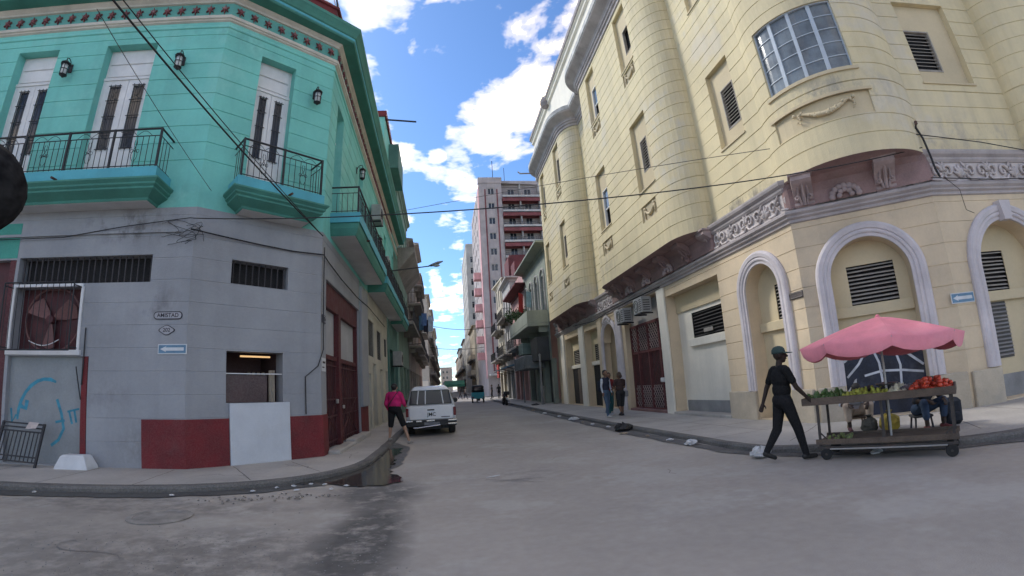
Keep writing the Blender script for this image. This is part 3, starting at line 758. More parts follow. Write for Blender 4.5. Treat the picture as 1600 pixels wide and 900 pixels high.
# big red street door
sd = part('street_door', MB().box(0.5, 5.4, 0.215, 0.25, 0.13, 2.48), m_reddoor, GB, F_LS.M)
fr = MB().box(0.5, 5.4, 0.08, 0.21, 3.78, 4.42); fr.box(2.25, 2.55, 0.05, 0.21, 0.13, 3.78); fr.box(0.5, 0.62, 0.08, 0.21, 0.13, 3.78); fr.box(5.25, 5.4, 0.08, 0.21, 0.13, 3.78); fr.box(0.62, 2.25, 0.1, 0.21, 2.44, 2.56); fr.box(2.55, 5.25, 0.1, 0.21, 2.44, 2.56)
part('frame', fr, mat('oxblood_frame', (0.085, 0.010, 0.013), rough=0.6, var=0.2, scale=2), sd, F_LS.M)
part('upper_panel', MB().box(0.62, 2.25, 0.2, 0.24, 2.56, 3.78), mat('pale_panel', (0.40, 0.40, 0.41), var=0.1, streak=0.15), sd, F_LS.M)
part('upper_panel', MB().box(2.55, 5.25, 0.2, 0.24, 2.56, 3.78), mat('pale_panel', (0.40, 0.40, 0.41)), sd, F_LS.M)
gr = MB()
for u0, u1 in ((0.62, 2.25), (2.55, 5.25)):
    for k in range(9):
        x = u0+(u1-u0)*(k+0.5)/9; gr.tube([(x, 0.14, 0.2), (x, 0.14, 2.44)], 0.012, 5)
    for z in (0.3, 0.95, 1.4, 2.3): gr.box(u0, u1, 0.12, 0.15, z-0.02, z+0.02)
    gr.tube([(u0, 0.13, 0.3), (u1, 0.13, 1.4)], 0.016, 5); gr.tube([(u1, 0.13, 0.3), (u0, 0.13, 1.4)], 0.016, 5)
part('grille', gr, m_reddoor, sd, F_LS.M)
part('padlock', MB().cbox(1.95, 2.08, 0.03, 0.10, 1.28, 1.40, 0.015), mat('bright_steel', (0.6, 0.6, 0.6), rough=0.3, metal=0.8, var=0.1), sd, F_LS.M)
part('padlock', MB().cbox(2.62, 2.74, 0.0, 0.06, 1.12, 1.22, 0.015), mat('bright_steel', (0.6, 0.6, 0.6)), sd, F_LS.M)
for u0, u1, z1 in ((0.3, 2.4, 0.20), (2.45, 3.9, 0.27), (4.0, 5.2, 0.25)):
    part('door_step', MB().cbox(u0, u1, -0.34, -0.03, 0.05, z1, 0.03), m_walk, GB, F_LS.M)
# service pilaster beside the door and pipes
part('pilaster', MB().cbox(5.45, 6.85, -0.09, 0.0, 1.065, 5.3, 0.02), m_greywall, GB, F_LS.M)
pp = MB(); pp.tube([F_LS.M @ Vector((-0.0, -0.06, 5.1)), F_LS.M @ Vector((0.02, -0.06, 2.6)), F_LC.M @ Vector((-0.10, -0.05, 2.2)), F_LC.M @ Vector((-0.42, -0.04, 1.95)), F_LC.M @ Vector((-0.42, -0.04, 1.1))], 0.014, 5)
part('wall_cable', pp, m_iron, GB)

# ---- rooftop boxes on the street side
for (y0, y1, z1, m_, nm) in ((24.0, 30.4, 16.6, m_mint, 'roof_room'), (31.6, 31.9, 12.0, m_mint, 'roof_room')):
    if y0 > 31: continue
    rb = part(nm, MB().box(-6.5, -2.95, y0, y1, 11.9, z1), m_, GB)
    part('coping', MB().box(-6.6, -2.85, y0-0.1, y1+0.1, z1, z1+0.35), m_redbase, rb)
    part('soil_pipe', MB().tube([(-2.85, 24.5, z1+0.1), (-1.2, 24.7, z1+0.05)], 0.05, 6), m_iron, rb)
    part('window', MB().box(-3.6, -3.2, y0-0.03, y0, 13.0, 14.6), m_glass, rb)
    part('sunshade', MB().box(-2.95, -2.35, 26.5, 30.0, 14.6, 16.2), m_dkgreenwall, rb)
# ================================================================ yellow corner building (right)
D_ = (8.0, 8.77); E_ = (10.42, 6.62)
dRC = (Vector(E_) - Vector(D_)).normalized(); RCW = (Vector(E_) - Vector(D_)).length
dRP = Vector((math.cos(R(-12.5)), math.sin(R(-12.5))))
YEND = 33.0
RPL = 16.0
PG = Path([(8.0, YEND), D_, E_, tuple(Vector(E_) + dRP * RPL)])
gRS = lambda y: YEND - y
gRC = lambda u: (YEND - D_[1]) + u
gRP = lambda u: (YEND - D_[1]) + RCW + u
F_RS = Face((8.0, YEND), (0, -1))      # local x = YEND - y
F_RC = Face(D_, dRC); F_RP = Face(E_, dRP)
X_ = lambda y: YEND - y

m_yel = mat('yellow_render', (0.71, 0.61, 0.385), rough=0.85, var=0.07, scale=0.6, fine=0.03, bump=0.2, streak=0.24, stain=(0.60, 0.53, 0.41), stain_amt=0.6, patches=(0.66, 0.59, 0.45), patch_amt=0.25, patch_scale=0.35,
            grime_and_shade=[((8.7, 7.2, 7.1), (1.7, 1.7, 0.75), (0.30, 0.28, 0.25), 0.75), ((8.0, 10.6, 5.75), (1.2, 2.0, 0.4), (0.16, 0.15, 0.14), 0.85), ((12.0, 6.2, 6.1), (3.0, 1.5, 0.8), (0.40, 0.35, 0.29), 0.6), ((7.1, 19.0, 6.3), (1, 2.2, 0.7), (0.42, 0.37, 0.29), 0.6), ((7.3, 12.9, 9.0), (1.0, 1.6, 3.0), (0.60, 0.58, 0.55), 0.5)])  # last blotch paints the near bay's greyer, shaded rounding into the colour
m_yel_lo = mat('ochre_render', (0.69, 0.56, 0.39), rough=0.88, var=0.09, scale=0.8, fine=0.04, bump=0.25, streak=0.14, stain=(0.42, 0.36, 0.28), stain_amt=0.55)
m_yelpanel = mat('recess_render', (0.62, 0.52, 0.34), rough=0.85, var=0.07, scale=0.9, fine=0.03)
m_stonegrey = mat('grey_moulding', (0.47, 0.42, 0.41), rough=0.8, var=0.12, scale=1.6, streak=0.2, stain=(0.20, 0.18, 0.19), stain_amt=0.7)
m_archgrey = mat('arch_grey', (0.62, 0.57, 0.58), rough=0.8, var=0.10, scale=1.6, streak=0.1, stain=(0.44, 0.40, 0.41), stain_amt=0.5)
m_frieze = mat('frieze_plaster', (0.60, 0.54, 0.52), rough=0.85, var=0.15, scale=2.5, fine=0.06, stain=(0.26, 0.22, 0.23), stain_amt=0.7)
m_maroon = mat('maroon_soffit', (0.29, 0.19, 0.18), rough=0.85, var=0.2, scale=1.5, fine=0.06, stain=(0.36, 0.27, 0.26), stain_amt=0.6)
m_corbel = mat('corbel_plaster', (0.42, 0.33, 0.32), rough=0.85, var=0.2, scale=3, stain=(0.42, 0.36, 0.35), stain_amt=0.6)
m_slat = mat('louvre_slat', (0.36, 0.33, 0.29), rough=0.8, var=0.15, scale=5)
m_kick = mat('grey_plinth', (0.27, 0.27, 0.27), var=0.15, scale=2)
m_lightwall = mat('pale_yellow_wall', (0.84, 0.79, 0.68), rough=0.85, var=0.06, scale=0.8, streak=0.12)
m_eave = mat('eave_grey', (0.30, 0.27, 0.27), var=0.15, scale=2, streak=0.15)

YB = thing('corner_building', (8.0, 8.77, 0), 'cream yellow building with rounded bays, louvred windows and a carved frieze', 'building')

# ---- upper storeys: plan with rounded bays
def ell(cx, cy, a, b, t0, t1, n=10):
    return [(cx - b*math.sin(R(t0+(t1-t0)*k/n)), cy + a*math.cos(R(t0+(t1-t0)*k/n))) for k in range(n+1)]
BX = 7.1
plan = [(8.0, YEND)]
plan += ell(8.0, 30.7, 1.3, 0.9, 0, 90)              # bay 2, far end
plan += [(8.0-0.9*math.sin(R(90-9*k)), 24.9-1.45*math.cos(R(90-9*k))) for k in range(11)]
plan += ell(8.0, 19.75, 1.2, 0.9, 0, 90)
plan += [(8.0-0.9*math.sin(R(90-9*k)), 13.45-1.45*math.cos(R(90-9*k))) for k in range(11)]
# corner drum
nC = Vector((dRC.y, -dRC.x))
cc_ = Vector(D_) + dRC*1.65 - nC*0.89; CR = 1.94
def circ(a): return cc_ + Vector((math.cos(a), math.sin(a)))*CR
import cmath
def hit_line(P, d):
    w = P - cc_; b = w.dot(d); c = w.dot(w) - CR*CR; q = math.sqrt(b*b - c); return [-b-q, -b+q]
t_rs = max(hit_line(Vector(D_), Vector((0, 1.0)))); p_rs = Vector(D_) + Vector((0, 1.0))*t_rs
t_rp = max(hit_line(Vector(E_), dRP)); p_rp = Vector(E_) + dRP*t_rp
a0 = math.atan2(*(p_rs-cc_).yx); a1 = math.atan2(*(p_rp-cc_).yx)
if a0 < 0: a0 += 2*math.pi
if a1 < 0: a1 += 2*math.pi
# sweep anticlockwise from the street side, round the front, to the cross street side
while a1 < a0: a1 += 2*math.pi
NARC = 28
plan += [tuple(circ(a0 + (a1-a0)*k/NARC)) for k in range(NARC+1)]
nP = Vector((dRP.y, -dRP.x))
def rp(u, o=0.0): return tuple(Vector(E_) + dRP*u + nP*o)
plan += [rp(3.4 + 1.45*(1-math.cos(R(9*k))), 0.9*math.sin(R(9*k))) for k in range(11)]
plan += [rp(12, 0.9)]
PU = Path(plan)
def s_near(x, y):
    best = None
    for i in range(len(PU.p)-1):
        a, b = PU.p[i], PU.p[i+1]; d = b-a; t = max(0, min(1, (Vector((x, y))-a).dot(d)/d.dot(d))); q = a.lerp(b, t)
        e = (q - Vector((x, y))).length
        if best is None or e < best[0]: best = (e, PU.s[i] + t*d.length)
    return best[1]
ZB, ZT = 5.62, 15.85
def rng(y1, y0, x): return s_near(x, y1), s_near(x, y0)     # from far y1 to near y0
wins = []      # (face, local x0, x1, z0, z1, louvre rect or None, style)
uh = []
F_B = Face((BX, YEND), (0, -1))
def upwin(F_, x0, x1, z0, z1, lou, style, dep=0.15):
    a = F_.M @ Vector((x0, 0, 0)); b = F_.M @ Vector((x1, 0, 0))
    uh.append((s_near(a.x, a.y), s_near(b.x, b.y), z0, z1, dep)); wins.append((F_, x0, x1, z0, z1, lou, style, dep))
for (y1, y0, z0, z1, lou, style) in (
        (14.78, 13.55, 12.92, 15.58, (14.35, 13.74, 13.57, 14.7), 'dark'), (18.92, 17.70, 13.0, 15.58, (18.6, 17.95, 13.05, 14.75), 'sash'),
        (14.95, 13.58, 7.90, 10.60, (14.57, 14.02, 8.58, 9.80), 'louvre'), (19.32, 18.02, 7.92, 10.60, (19.0, 18.3, 7.98, 9.7), 'sash'),
        (26.40, 25.10, 13.0, 15.6, (26.1, 25.5, 13.3, 14.8), 'dark'), (30.40, 29.30, 13.0, 15.6, (30.2, 29.5, 13.1, 14.8), 'dark'),
        (26.40, 25.15, 8.02, 10.7, (26.1, 25.45, 8.6, 9.9), 'louvre'), (30.45, 29.35, 8.0, 10.65, (30.2, 29.5, 8.1, 9.6), 'dark')):
    upwin(F_B, X_(y1), X_(y0), z0, z1, (X_(lou[0]), X_(lou[1]), lou[2], lou[3]), style)
upwin(F_RS, X_(10.88), X_(9.68), 7.62, 10.12, (X_(10.52), X_(9.86), 8.1, 9.4), 'louvre', 0.15)
upwin(F_RS, X_(10.88), X_(9.68), 12.7, 15.3, (X_(10.52), X_(9.86), 13.1, 14.4), 'louvre', 0.15)
upwin(F_RP, 0.84, 2.52, 7.59, 10.05, (0.88, 1.80, 8.0, 9.24), 'louvre', 0.15)
upwin(F_RP, 0.84, 2.52, 12.6, 15.2, (0.88, 1.80, 13.0, 14.3), 'louvre', 0.15)
def arc_s(u):           # path length where the drum passes chamfer coordinate u
    o = -0.89 + math.sqrt(CR*CR - (u-1.65)**2); q = Vector(D_) + dRC*u + nC*o; return s_near(q.x, q.y)
steel = (arc_s(0.22), arc_s(2.22))
uh.append((steel[0], steel[1], 7.72, 9.66, 0.16)); uh.append((steel[0], steel[1], 12.6, 14.9, 0.16))
uh.append((arc_s(0.16), arc_s(2.36), 6.52, 7.08, 0.05))
orn = []
for y1, y0, z0, z1 in ((14.98, 13.75, 6.80, 7.38), (19.38, 18.1, 6.82, 7.42), (14.75, 13.6, 12.25, 12.80), (18.9, 17.75, 12.3, 12.85), (26.4, 25.2, 12.25, 12.8), (26.45, 25.25, 6.85, 7.32), (30.45, 29.5, 6.8, 7.35), (30.3, 29.4, 12.25, 12.8)):
    a, b = rng(y1, y0, BX); uh.append((a, b, z0, z1, 0.07)); orn.append((X_(y1), X_(y0), z0, z1))
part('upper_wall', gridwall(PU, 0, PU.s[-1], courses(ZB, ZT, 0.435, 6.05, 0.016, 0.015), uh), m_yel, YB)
rf = [(p.x, p.y, 16.6) for p in PU.p] + [(40, -8, 16.6), (40, YEND, 16.6)]
part('roof', MB().add(rf, [tuple(range(len(rf)))]), m_eave, YB)
part('end_wall', MB().box(8.02, 30, YEND-0.4, YEND-0.02, 0, 20.5), m_yel, YB)

def slats(F_, parent, x0, x1, z0, z1, y, step=0.098, thick=0.016, deep=0.085, m_=None):
    n = max(3, int((z1-z0)/step)); w = x1-x0
    me = MB().add([(0, -deep*0.3, -0.016), (w, -deep*0.3, -0.016), (w, deep*0.3, 0.010), (0, deep*0.3, 0.010),
                   (0, -deep*0.3, -0.016+thick), (w, -deep*0.3, -0.016+thick), (w, deep*0.3, 0.010+thick), (0, deep*0.3, 0.010+thick)],
                  [(0,3,2,1),(4,5,6,7),(0,1,5,4),(1,2,6,5),(2,3,7,6),(3,0,4,7)]).mesh('slat', m_ or m_slat)
    for k in range(n): part('slat', me, None, parent, F_.at(x0, z0+(k+0.5)*(z1-z0)/n, y) @ Matrix.Rotation(rnd.uniform(-0.012, 0.012), 4, 'Y'))
def panel_with_hole(x0, x1, z0, z1, l, y, t=0.02):
    mb = MB(); a, b, c, d = l
    if a > x0: mb.box(x0, a, y, y+t, z0, z1)
    if b < x1: mb.box(b, x1, y, y+t, z0, z1)
    if c > z0: mb.box(max(a, x0), min(b, x1), y, y+t, z0, c)
    if d < z1: mb.box(max(a, x0), min(b, x1), y, y+t, d, z1)
    return mb
m_bluepane = mat('sky_pane', (0.10, 0.14, 0.18), rough=0.06, var=0.1, bump=0, spec=0.8, fine=0)
for F_, x0, x1, z0, z1, l, style, dep in wins:
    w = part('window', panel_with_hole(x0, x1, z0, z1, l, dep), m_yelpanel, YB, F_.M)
    part('opening', MB().box(l[0]-0.4, l[1]+0.4, dep+0.16, dep+0.18, l[2]-0.4, l[3]+0.4), m_dark, w, F_.M)
    fr = MB(); a, b, c, d = l; t = 0.035
    fr.box(a-0.0, a+t, dep-0.012, dep+0.10, c, d); fr.box(b-t, b, dep-0.012, dep+0.10, c, d); fr.box(a+t, b-t, dep-0.012, dep+0.10, d-t, d); fr.box(a+t, b-t, dep-0.012, dep+0.10, c, c+t)
    part('frame', fr, m_slat if style != 'sash' else m_white, w, F_.M)
    if style in ('louvre',): slats(F_, w, a+t, b-t, c+t, d-t, dep+0.05)
    elif style == 'sash':
        part('pane', MB().box(a+t, b-t, dep+0.06, dep+0.07, (c+d)/2, d-t), m_bluepane, w, F_.M)
        part('sash_bar', MB().box(a+t, b-t, dep+0.03, dep+0.08, (c+d)/2-0.03, (c+d)/2+0.02), m_white, w, F_.M)
    part('sill', MB().box(x0-0.02, x1+0.02, -0.035, 0.0, z0-0.05, z0), m_yelpanel, w, F_.M)
# ornament panels with a swag
for x0, x1, z0, z1 in orn:
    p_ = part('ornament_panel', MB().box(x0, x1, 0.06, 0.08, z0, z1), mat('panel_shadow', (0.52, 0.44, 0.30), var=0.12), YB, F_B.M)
    cx_, cz_ = (x0+x1)/2, (z0+z1)/2; g = MB(); hw = (x1-x0)*0.30
    g.tube([(cx_-hw+2*hw*k/10, 0.03, cz_+0.10-0.26*math.sin(math.pi*k/10)*0.8) for k in range(11)], [0.03+0.03*math.sin(math.pi*k/10) for k in range(11)], 6)
    for sx in (-1, 1):
        g.tube([(cx_+sx*hw, 0.03, cz_+0.14), (cx_+sx*(hw+0.05), 0.03, cz_), (cx_+sx*(hw+0.02), 0.03, cz_-0.2)], [0.05, 0.045, 0.02], 6)
        g.ball((cx_+sx*hw, 0.02, cz_+0.15), 0.07, 0.05, 0.07, 7, 5)
    part('swag', g, m_yelpanel, p_, F_B.M, smooth=True)

# ---- drum: steel window, recessed garland panel
def drum_frame(s_): 
    P, i = PU.pos(s_); return P, PU.outn(i)
def drum_sheet(s0, s1, z0, z1, dep, n=10, th=0.02):
    rings = []
    for k in range(n+1):
        P, nn = drum_frame(s0+(s1-s0)*k/n); a = P-nn*dep; b = P-nn*(dep+th); rings.append([(a.x, a.y, z0), (a.x, a.y, z1), (b.x, b.y, z1), (b.x, b.y, z0)])
    return MB().loft(rings)
m_steel = mat('pale_blue_steel', (0.50, 0.56, 0.62), rough=0.5, var=0.08, scale=4)
m_pane = mat('grey_pane', (0.16, 0.19, 0.21), rough=0.18, var=0.3, scale=1.6, fine=0.04, bump=0.05, spec=0.5, stain=(0.30, 0.33, 0.35), stain_amt=0.5)
for z0, z1 in ((7.72, 9.66), (12.6, 14.9)):
    w = part('steel_window', drum_sheet(steel[0], steel[1], z0, z0+0.03, 0.05, th=0.09), m_steel, YB)
    part('head', drum_sheet(steel[0], steel[1], z1-0.03, z1, 0.05, th=0.09), m_steel, w)
    nc, nr = 4, 5
    for i in range(nc):
        for j in range(nr):
            q0 = steel[0]+(steel[1]-steel[0])*i/nc; q1 = steel[0]+(steel[1]-steel[0])*(i+1)/nc
            part('pane', drum_sheet(q0+0.02, q1-0.02, z0+(z1-z0)*j/nr+0.012, z0+(z1-z0)*(j+1)/nr-0.012, 0.105, n=3, th=0.01), m_pane, w)
    for i in range(nc+1):
        q = steel[0]+(steel[1]-steel[0])*i/nc; hw = 0.045 if i in (1, 2, 3) else 0.02
        part('mullion', drum_sheet(max(steel[0], q-hw), min(steel[1], q+hw), z0+0.03, z1-0.03, 0.06, n=2, th=0.06), m_steel, w)
    for j in range(1, nr):
        z = z0+(z1-z0)*j/nr; part('glazing_bar', drum_sheet(steel[0], steel[1], z-0.011, z+0.011, 0.085, th=0.03), m_steel, w)
    part('sill', drum_sheet(steel[0]-0.08, steel[1]+0.08, z0-0.09, z0-0.005, -0.05, th=0.10), m_yelpanel, w)
gpn = part('garland_panel', drum_sheet(arc_s(0.16), arc_s(2.36), 6.52, 7.08, 0.045), m_yelpanel, YB)
part('hood', drum_sheet(arc_s(0.10), arc_s(2.42), 7.08, 7.15, -0.05, th=0.07), m_yelpanel, gpn)
g = MB()
def drum_pt(u, z, out=0.0):
    P, nn = drum_frame(arc_s(u)); return (P.x+nn.x*out, P.y+nn.y*out, z)
g.tube([drum_pt(0.75+0.10*k, 6.93-0.20*math.sin(math.pi*k/11), 0.0) for k in range(12)], [0.028+0.03*math.sin(math.pi*k/11) for k in range(12)], 7)
r_ = random.Random(3)
for k in range(46):
    t = r_.random(); u = 0.75+1.1*t; z = 6.93-0.20*math.sin(math.pi*t)+r_.uniform(-0.04, 0.04); g.ball(drum_pt(u, z, r_.uniform(0.0, 0.04)), r_.uniform(0.018, 0.04), n=6, m=4)
for u in (0.68, 1.92):
    for k in range(6): g.ball(drum_pt(u+r_.uniform(-0.06, 0.06), 6.95-0.05*k, 0.01), 0.045-0.004*k, n=6, m=4)
part('garland', g, m_yelpanel, gpn, smooth=True)

# ---- eaves following the bays, attic and parapet
EP = [(0, 15.80), (0.06, 15.82), (0.06, 15.95), (0.12, 15.99), (0.12, 16.10), (0.18, 16.14), (0.18, 16.22), (0.24, 16.30), (0.55, 16.52), (0.60, 16.56), (0.60, 16.62)]
part('cornice', sweep(PU, 0, PU.s[-1], EP + [(-0.2, 16.62)]), m_stonegrey, YB)
part('eave_fascia', sweep(PU, 0, PU.s[-1], [(0.60, 16.60), (0.64, 16.63), (0.64, 16.88), (0.55, 16.93), (-0.2, 16.95)]), mat('eave_sunlit', (0.55, 0.54, 0.52), var=0.25, scale=2.2, stain=(0.2, 0.19, 0.19), stain_amt=0.9), YB)  # whiter colour paints in the sunlit edge of the eave
dn = MB().box(-0.035, 0.035, -0.085, 0.0, 15.98, 16.09).mesh('dentil', m_stonegrey)
cor = [o for o in YB.children if o.name.startswith('cornice')][0]
q = 0.6; cnt = 0
q_end = s_near(8.0, 9.2)
while q < q_end and cnt < 290:
    P, i = PU.pos(q); d = (PU.p[i+1]-PU.p[i]).normalized()
    if P.y > 12.0: 
        part('dentil', dn, None, cor, Face((P.x + PU.outn(i).x*0.05, P.y + PU.outn(i).y*0.05), d).M); cnt += 1
    q += 0.145
PA = Path([(7.45, YEND), (7.45, 8.5), (9.9, 6.1), tuple(Vector((9.9, 6.1)) + dRP*10)])
part('attic_wall', sweep(PA, 0, PA.s[-1], [(0, 16.8), (0, 19.6), (0.14, 19.68), (0.14, 19.85), (0.26, 19.95), (0.26, 20.25), (-0.4, 20.3)], caps=False), m_lightwall, YB)
part('attic_coping', sweep(PA, 0, PA.s[-1], [(0.10, 19.86), (0.30, 19.97), (0.30, 20.24), (0.10, 20.31)], caps=False), m_eave, YB)
part('roof_tower', MB().box(9.0, 14.0, 15.5, 20.5, 20.0, 23.6).box(8.7, 14.3, 15.2, 20.8, 23.6, 23.9), m_dkgreenwall, YB)
part('drain_spout', MB().tube([(7.3, 31.2, 16.4), (5.9, 31.4, 16.45), (5.75, 31.4, 16.6)], 0.05, 6), m_stonegrey, YB)
urn = MB().lathe([(0.0001, 0), (0.3, 0.02), (0.42, 0.25), (0.40, 0.5), (0.25, 0.8), (0.0001, 0.95)], 12)
part('finial', urn, m_eave, YB, Matrix.Translation((7.3, 27.5, 19.6)))

# ---- undersides of the bays, corbels
def bay_soffit(pts_idx, wall_fn, name='bay_soffit'):
    rings = []
    for i in pts_idx:
        P = PU.p[i]; Wp, nn = wall_fn(P)
        o = (P-Wp).dot(nn)
        ring = []
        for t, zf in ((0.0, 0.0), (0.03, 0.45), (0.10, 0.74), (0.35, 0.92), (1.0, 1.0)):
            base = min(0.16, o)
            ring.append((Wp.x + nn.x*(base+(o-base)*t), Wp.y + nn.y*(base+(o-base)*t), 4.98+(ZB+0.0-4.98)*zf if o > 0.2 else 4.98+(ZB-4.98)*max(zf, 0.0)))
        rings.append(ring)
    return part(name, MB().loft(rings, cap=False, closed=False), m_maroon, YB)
rs_fn = lambda P: (Vector((8.0, P.y)), Vector((-1, 0)))
idx = {}
for i, P in enumerate(PU.p): idx[i] = P
b2 = [i for i, P in enumerate(PU.p) if 23.4 <= P.y <= 32.05 and P.x <= 8.001]
b1 = [i for i, P in enumerate(PU.p) if 11.95 <= P.y <= 20.97 and P.x <= 8.001]
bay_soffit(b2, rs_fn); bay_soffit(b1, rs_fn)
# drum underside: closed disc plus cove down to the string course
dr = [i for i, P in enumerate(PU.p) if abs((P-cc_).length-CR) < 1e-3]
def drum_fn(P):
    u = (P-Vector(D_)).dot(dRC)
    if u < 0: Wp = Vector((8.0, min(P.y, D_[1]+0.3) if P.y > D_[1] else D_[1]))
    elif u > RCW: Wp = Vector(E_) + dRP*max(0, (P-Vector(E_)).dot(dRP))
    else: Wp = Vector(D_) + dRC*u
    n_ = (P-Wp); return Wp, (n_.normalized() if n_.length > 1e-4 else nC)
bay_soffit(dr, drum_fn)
# crown band between string course and wall
def corbel_mesh(h=0.62, w=0.46, dp=0.62):
    mb = MB()
    prof = [(0.0, 0.0), (-0.10, 0.0), (-0.16, 0.06), (-0.14, 0.14), (-0.20, 0.24), (-0.34, 0.36), (-dp+0.08, 0.46), (-dp, 0.52), (-dp, h), (0.0, h)]
    for x0, x1, sc in ((-w/2, w/2, 1.0),):
        n = len(prof); vs_ = [(x0, y, z) for y, z in prof] + [(x1, y, z) for y, z in prof]
        mb.add(vs_, [tuple(range(n))[::-1], tuple(range(n, 2*n))] + [(i, (i+1) % n, (i+1) % n+n, i+n) for i in range(n)])
    for sx in (-1, 1):
        mb.tube([(sx*(w/2-0.09)+0.065*math.cos(t*0.9)*(1-t*0.075), -0.21-0.012*t, 0.20+0.07*math.sin(t*0.9)*(1-t*0.075)) for t in range(11)], 0.026, 5)
        mb.tube([(sx*0.06, -0.17, 0.05), (sx*0.12, -0.25, 0.26), (sx*0.10, -0.45, 0.44)], [0.03, 0.04, 0.02], 6)
    mb.tube([(0, -0.17, 0.04), (0, -0.24, 0.22), (0, -0.5, 0.46)], [0.04, 0.05, 0.03], 6)
    mb.cbox(-w/2-0.05, w/2+0.05, -dp-0.05, 0.0, h, h+0.06, 0.012)
    return mb.mesh('corbel', m_corbel)
cm = corbel_mesh()
cm_d = cm.copy(); cm_d.materials.clear(); cm_d.materials.append(m_maroon)
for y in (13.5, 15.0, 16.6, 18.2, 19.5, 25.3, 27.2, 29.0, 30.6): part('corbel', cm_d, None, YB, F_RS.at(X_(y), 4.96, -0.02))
for u in (0.42, 2.28): part('corbel', cm, None, YB, F_RC.at(u, 4.96, -0.02))
for y, F_ in ((12.25, F_RS), (20.75, F_RS), (23.6, F_RS)): part('corbel', cm, None, YB, F_.at(X_(y), 4.96, 0.22))
ros = MB()
for k in range(9):
    a = math.pi*k/8; ros.ball((0.30*math.cos(a), -0.05, 0.22*math.sin(a)), 0.085, 0.06, 0.075, 7, 5)
for k in range(5):
    a = math.pi*k/4; ros.ball((0.14*math.cos(a), -0.08, 0.12*math.sin(a)), 0.07, 0.06, 0.06, 7, 5)
ros_me = ros.mesh('rosette', m_corbel, True)
part('rosette', ros_me, None, YB, F_RC.at(1.35, 5.03, -0.17))
for y in (14.9, 16.8, 18.6): part('rosette', ros_me, None, YB, F_RS.at(X_(y), 5.02, -0.2))

# ---- string course with scrolled frieze
part('string_course', sweep(PG, 0, PG.s[-1], [(0, 4.66), (0.05, 4.68), (0.05, 4.74), (0.11, 4.78), (0.11, 4.82), (0.17, 4.87), (0.17, 4.93), (0.10, 4.975), (0, 4.98)]), m_stonegrey, YB)
frz = part('frieze', sweep(PG, 0, PG.s[-1], [(0.0, 4.97), (0.06, 4.98), (0.06, 5.44), (0.0, 5.45)]), m_frieze, YB)
part('crown_moulding', sweep(PG, 0, PG.s[-1], [(0, 5.42), (0.09, 5.43), (0.13, 5.49), (0.13, 5.54), (0.20, 5.60), (0.22, 5.66), (0.22, 5.70), (0.0, 5.76)]), m_stonegrey, YB)
sc = MB()
sc.tube([(0.14*(1-t*0.075)*math.cos(t*0.62)+0.0, -0.075, 0.0+0.145*(1-t*0.075)*math.sin(t*0.62)) for t in range(13)], [0.034-0.0014*t for t in range(13)], 5)
sc.tube([(-0.20, -0.07, -0.15), (-0.10, -0.085, -0.17), (0.05, -0.08, -0.17), (0.14, -0.075, -0.08)], [0.02, 0.03, 0.03, 0.025], 5)
for k in range(3): sc.tube([(0.13+0.03*k, -0.07, 0.05-0.05*k), (0.20+0.02*k, -0.085, 0.13-0.09*k), (0.235, -0.07, 0.19-0.16*k)], [0.02, 0.03, 0.008], 5)
sc.v = [(x*1.08, y*1.25, z*1.22) for x, y, z in sc.v]
sc_me = sc.mesh('scroll', m_frieze, True)
leaf = MB()
for k in range(5):
    a = R(20+35*k); leaf.tube([(0, -0.07, -0.14), (0.10*math.cos(a), -0.10, -0.10+0.12*math.sin(a)), (0.20*math.cos(a), -0.075, -0.10+0.28*math.sin(a))], [0.03, 0.045, 0.012], 6)
leaf_me = leaf.mesh('leaf', m_frieze, True)
def frieze_run(F_, x0, x1):
    n = max(1, round((x1-x0)/0.345)); 
    for k in range(n):
        x = x0+(k+0.5)*(x1-x0)/n
        if k % 5 == 2: part('leaf', leaf_me, None, frz, F_.at(x, 5.21))
        else:
            M_ = F_.at(x, 5.21)
            if k % 2: M_ = M_ @ Matrix.Diagonal((-1, 1, 1, 1))
            part('scroll', sc_me, None, frz, M_)
frieze_run(F_RS, X_(12.0), X_(9.0)); frieze_run(F_RS, X_(23.3), X_(20.9)); frieze_run(F_RP, 0.05, 6.0)
frieze_run(F_RC, -0.1, 0.25); frieze_run(F_RC, 2.5, 3.1)

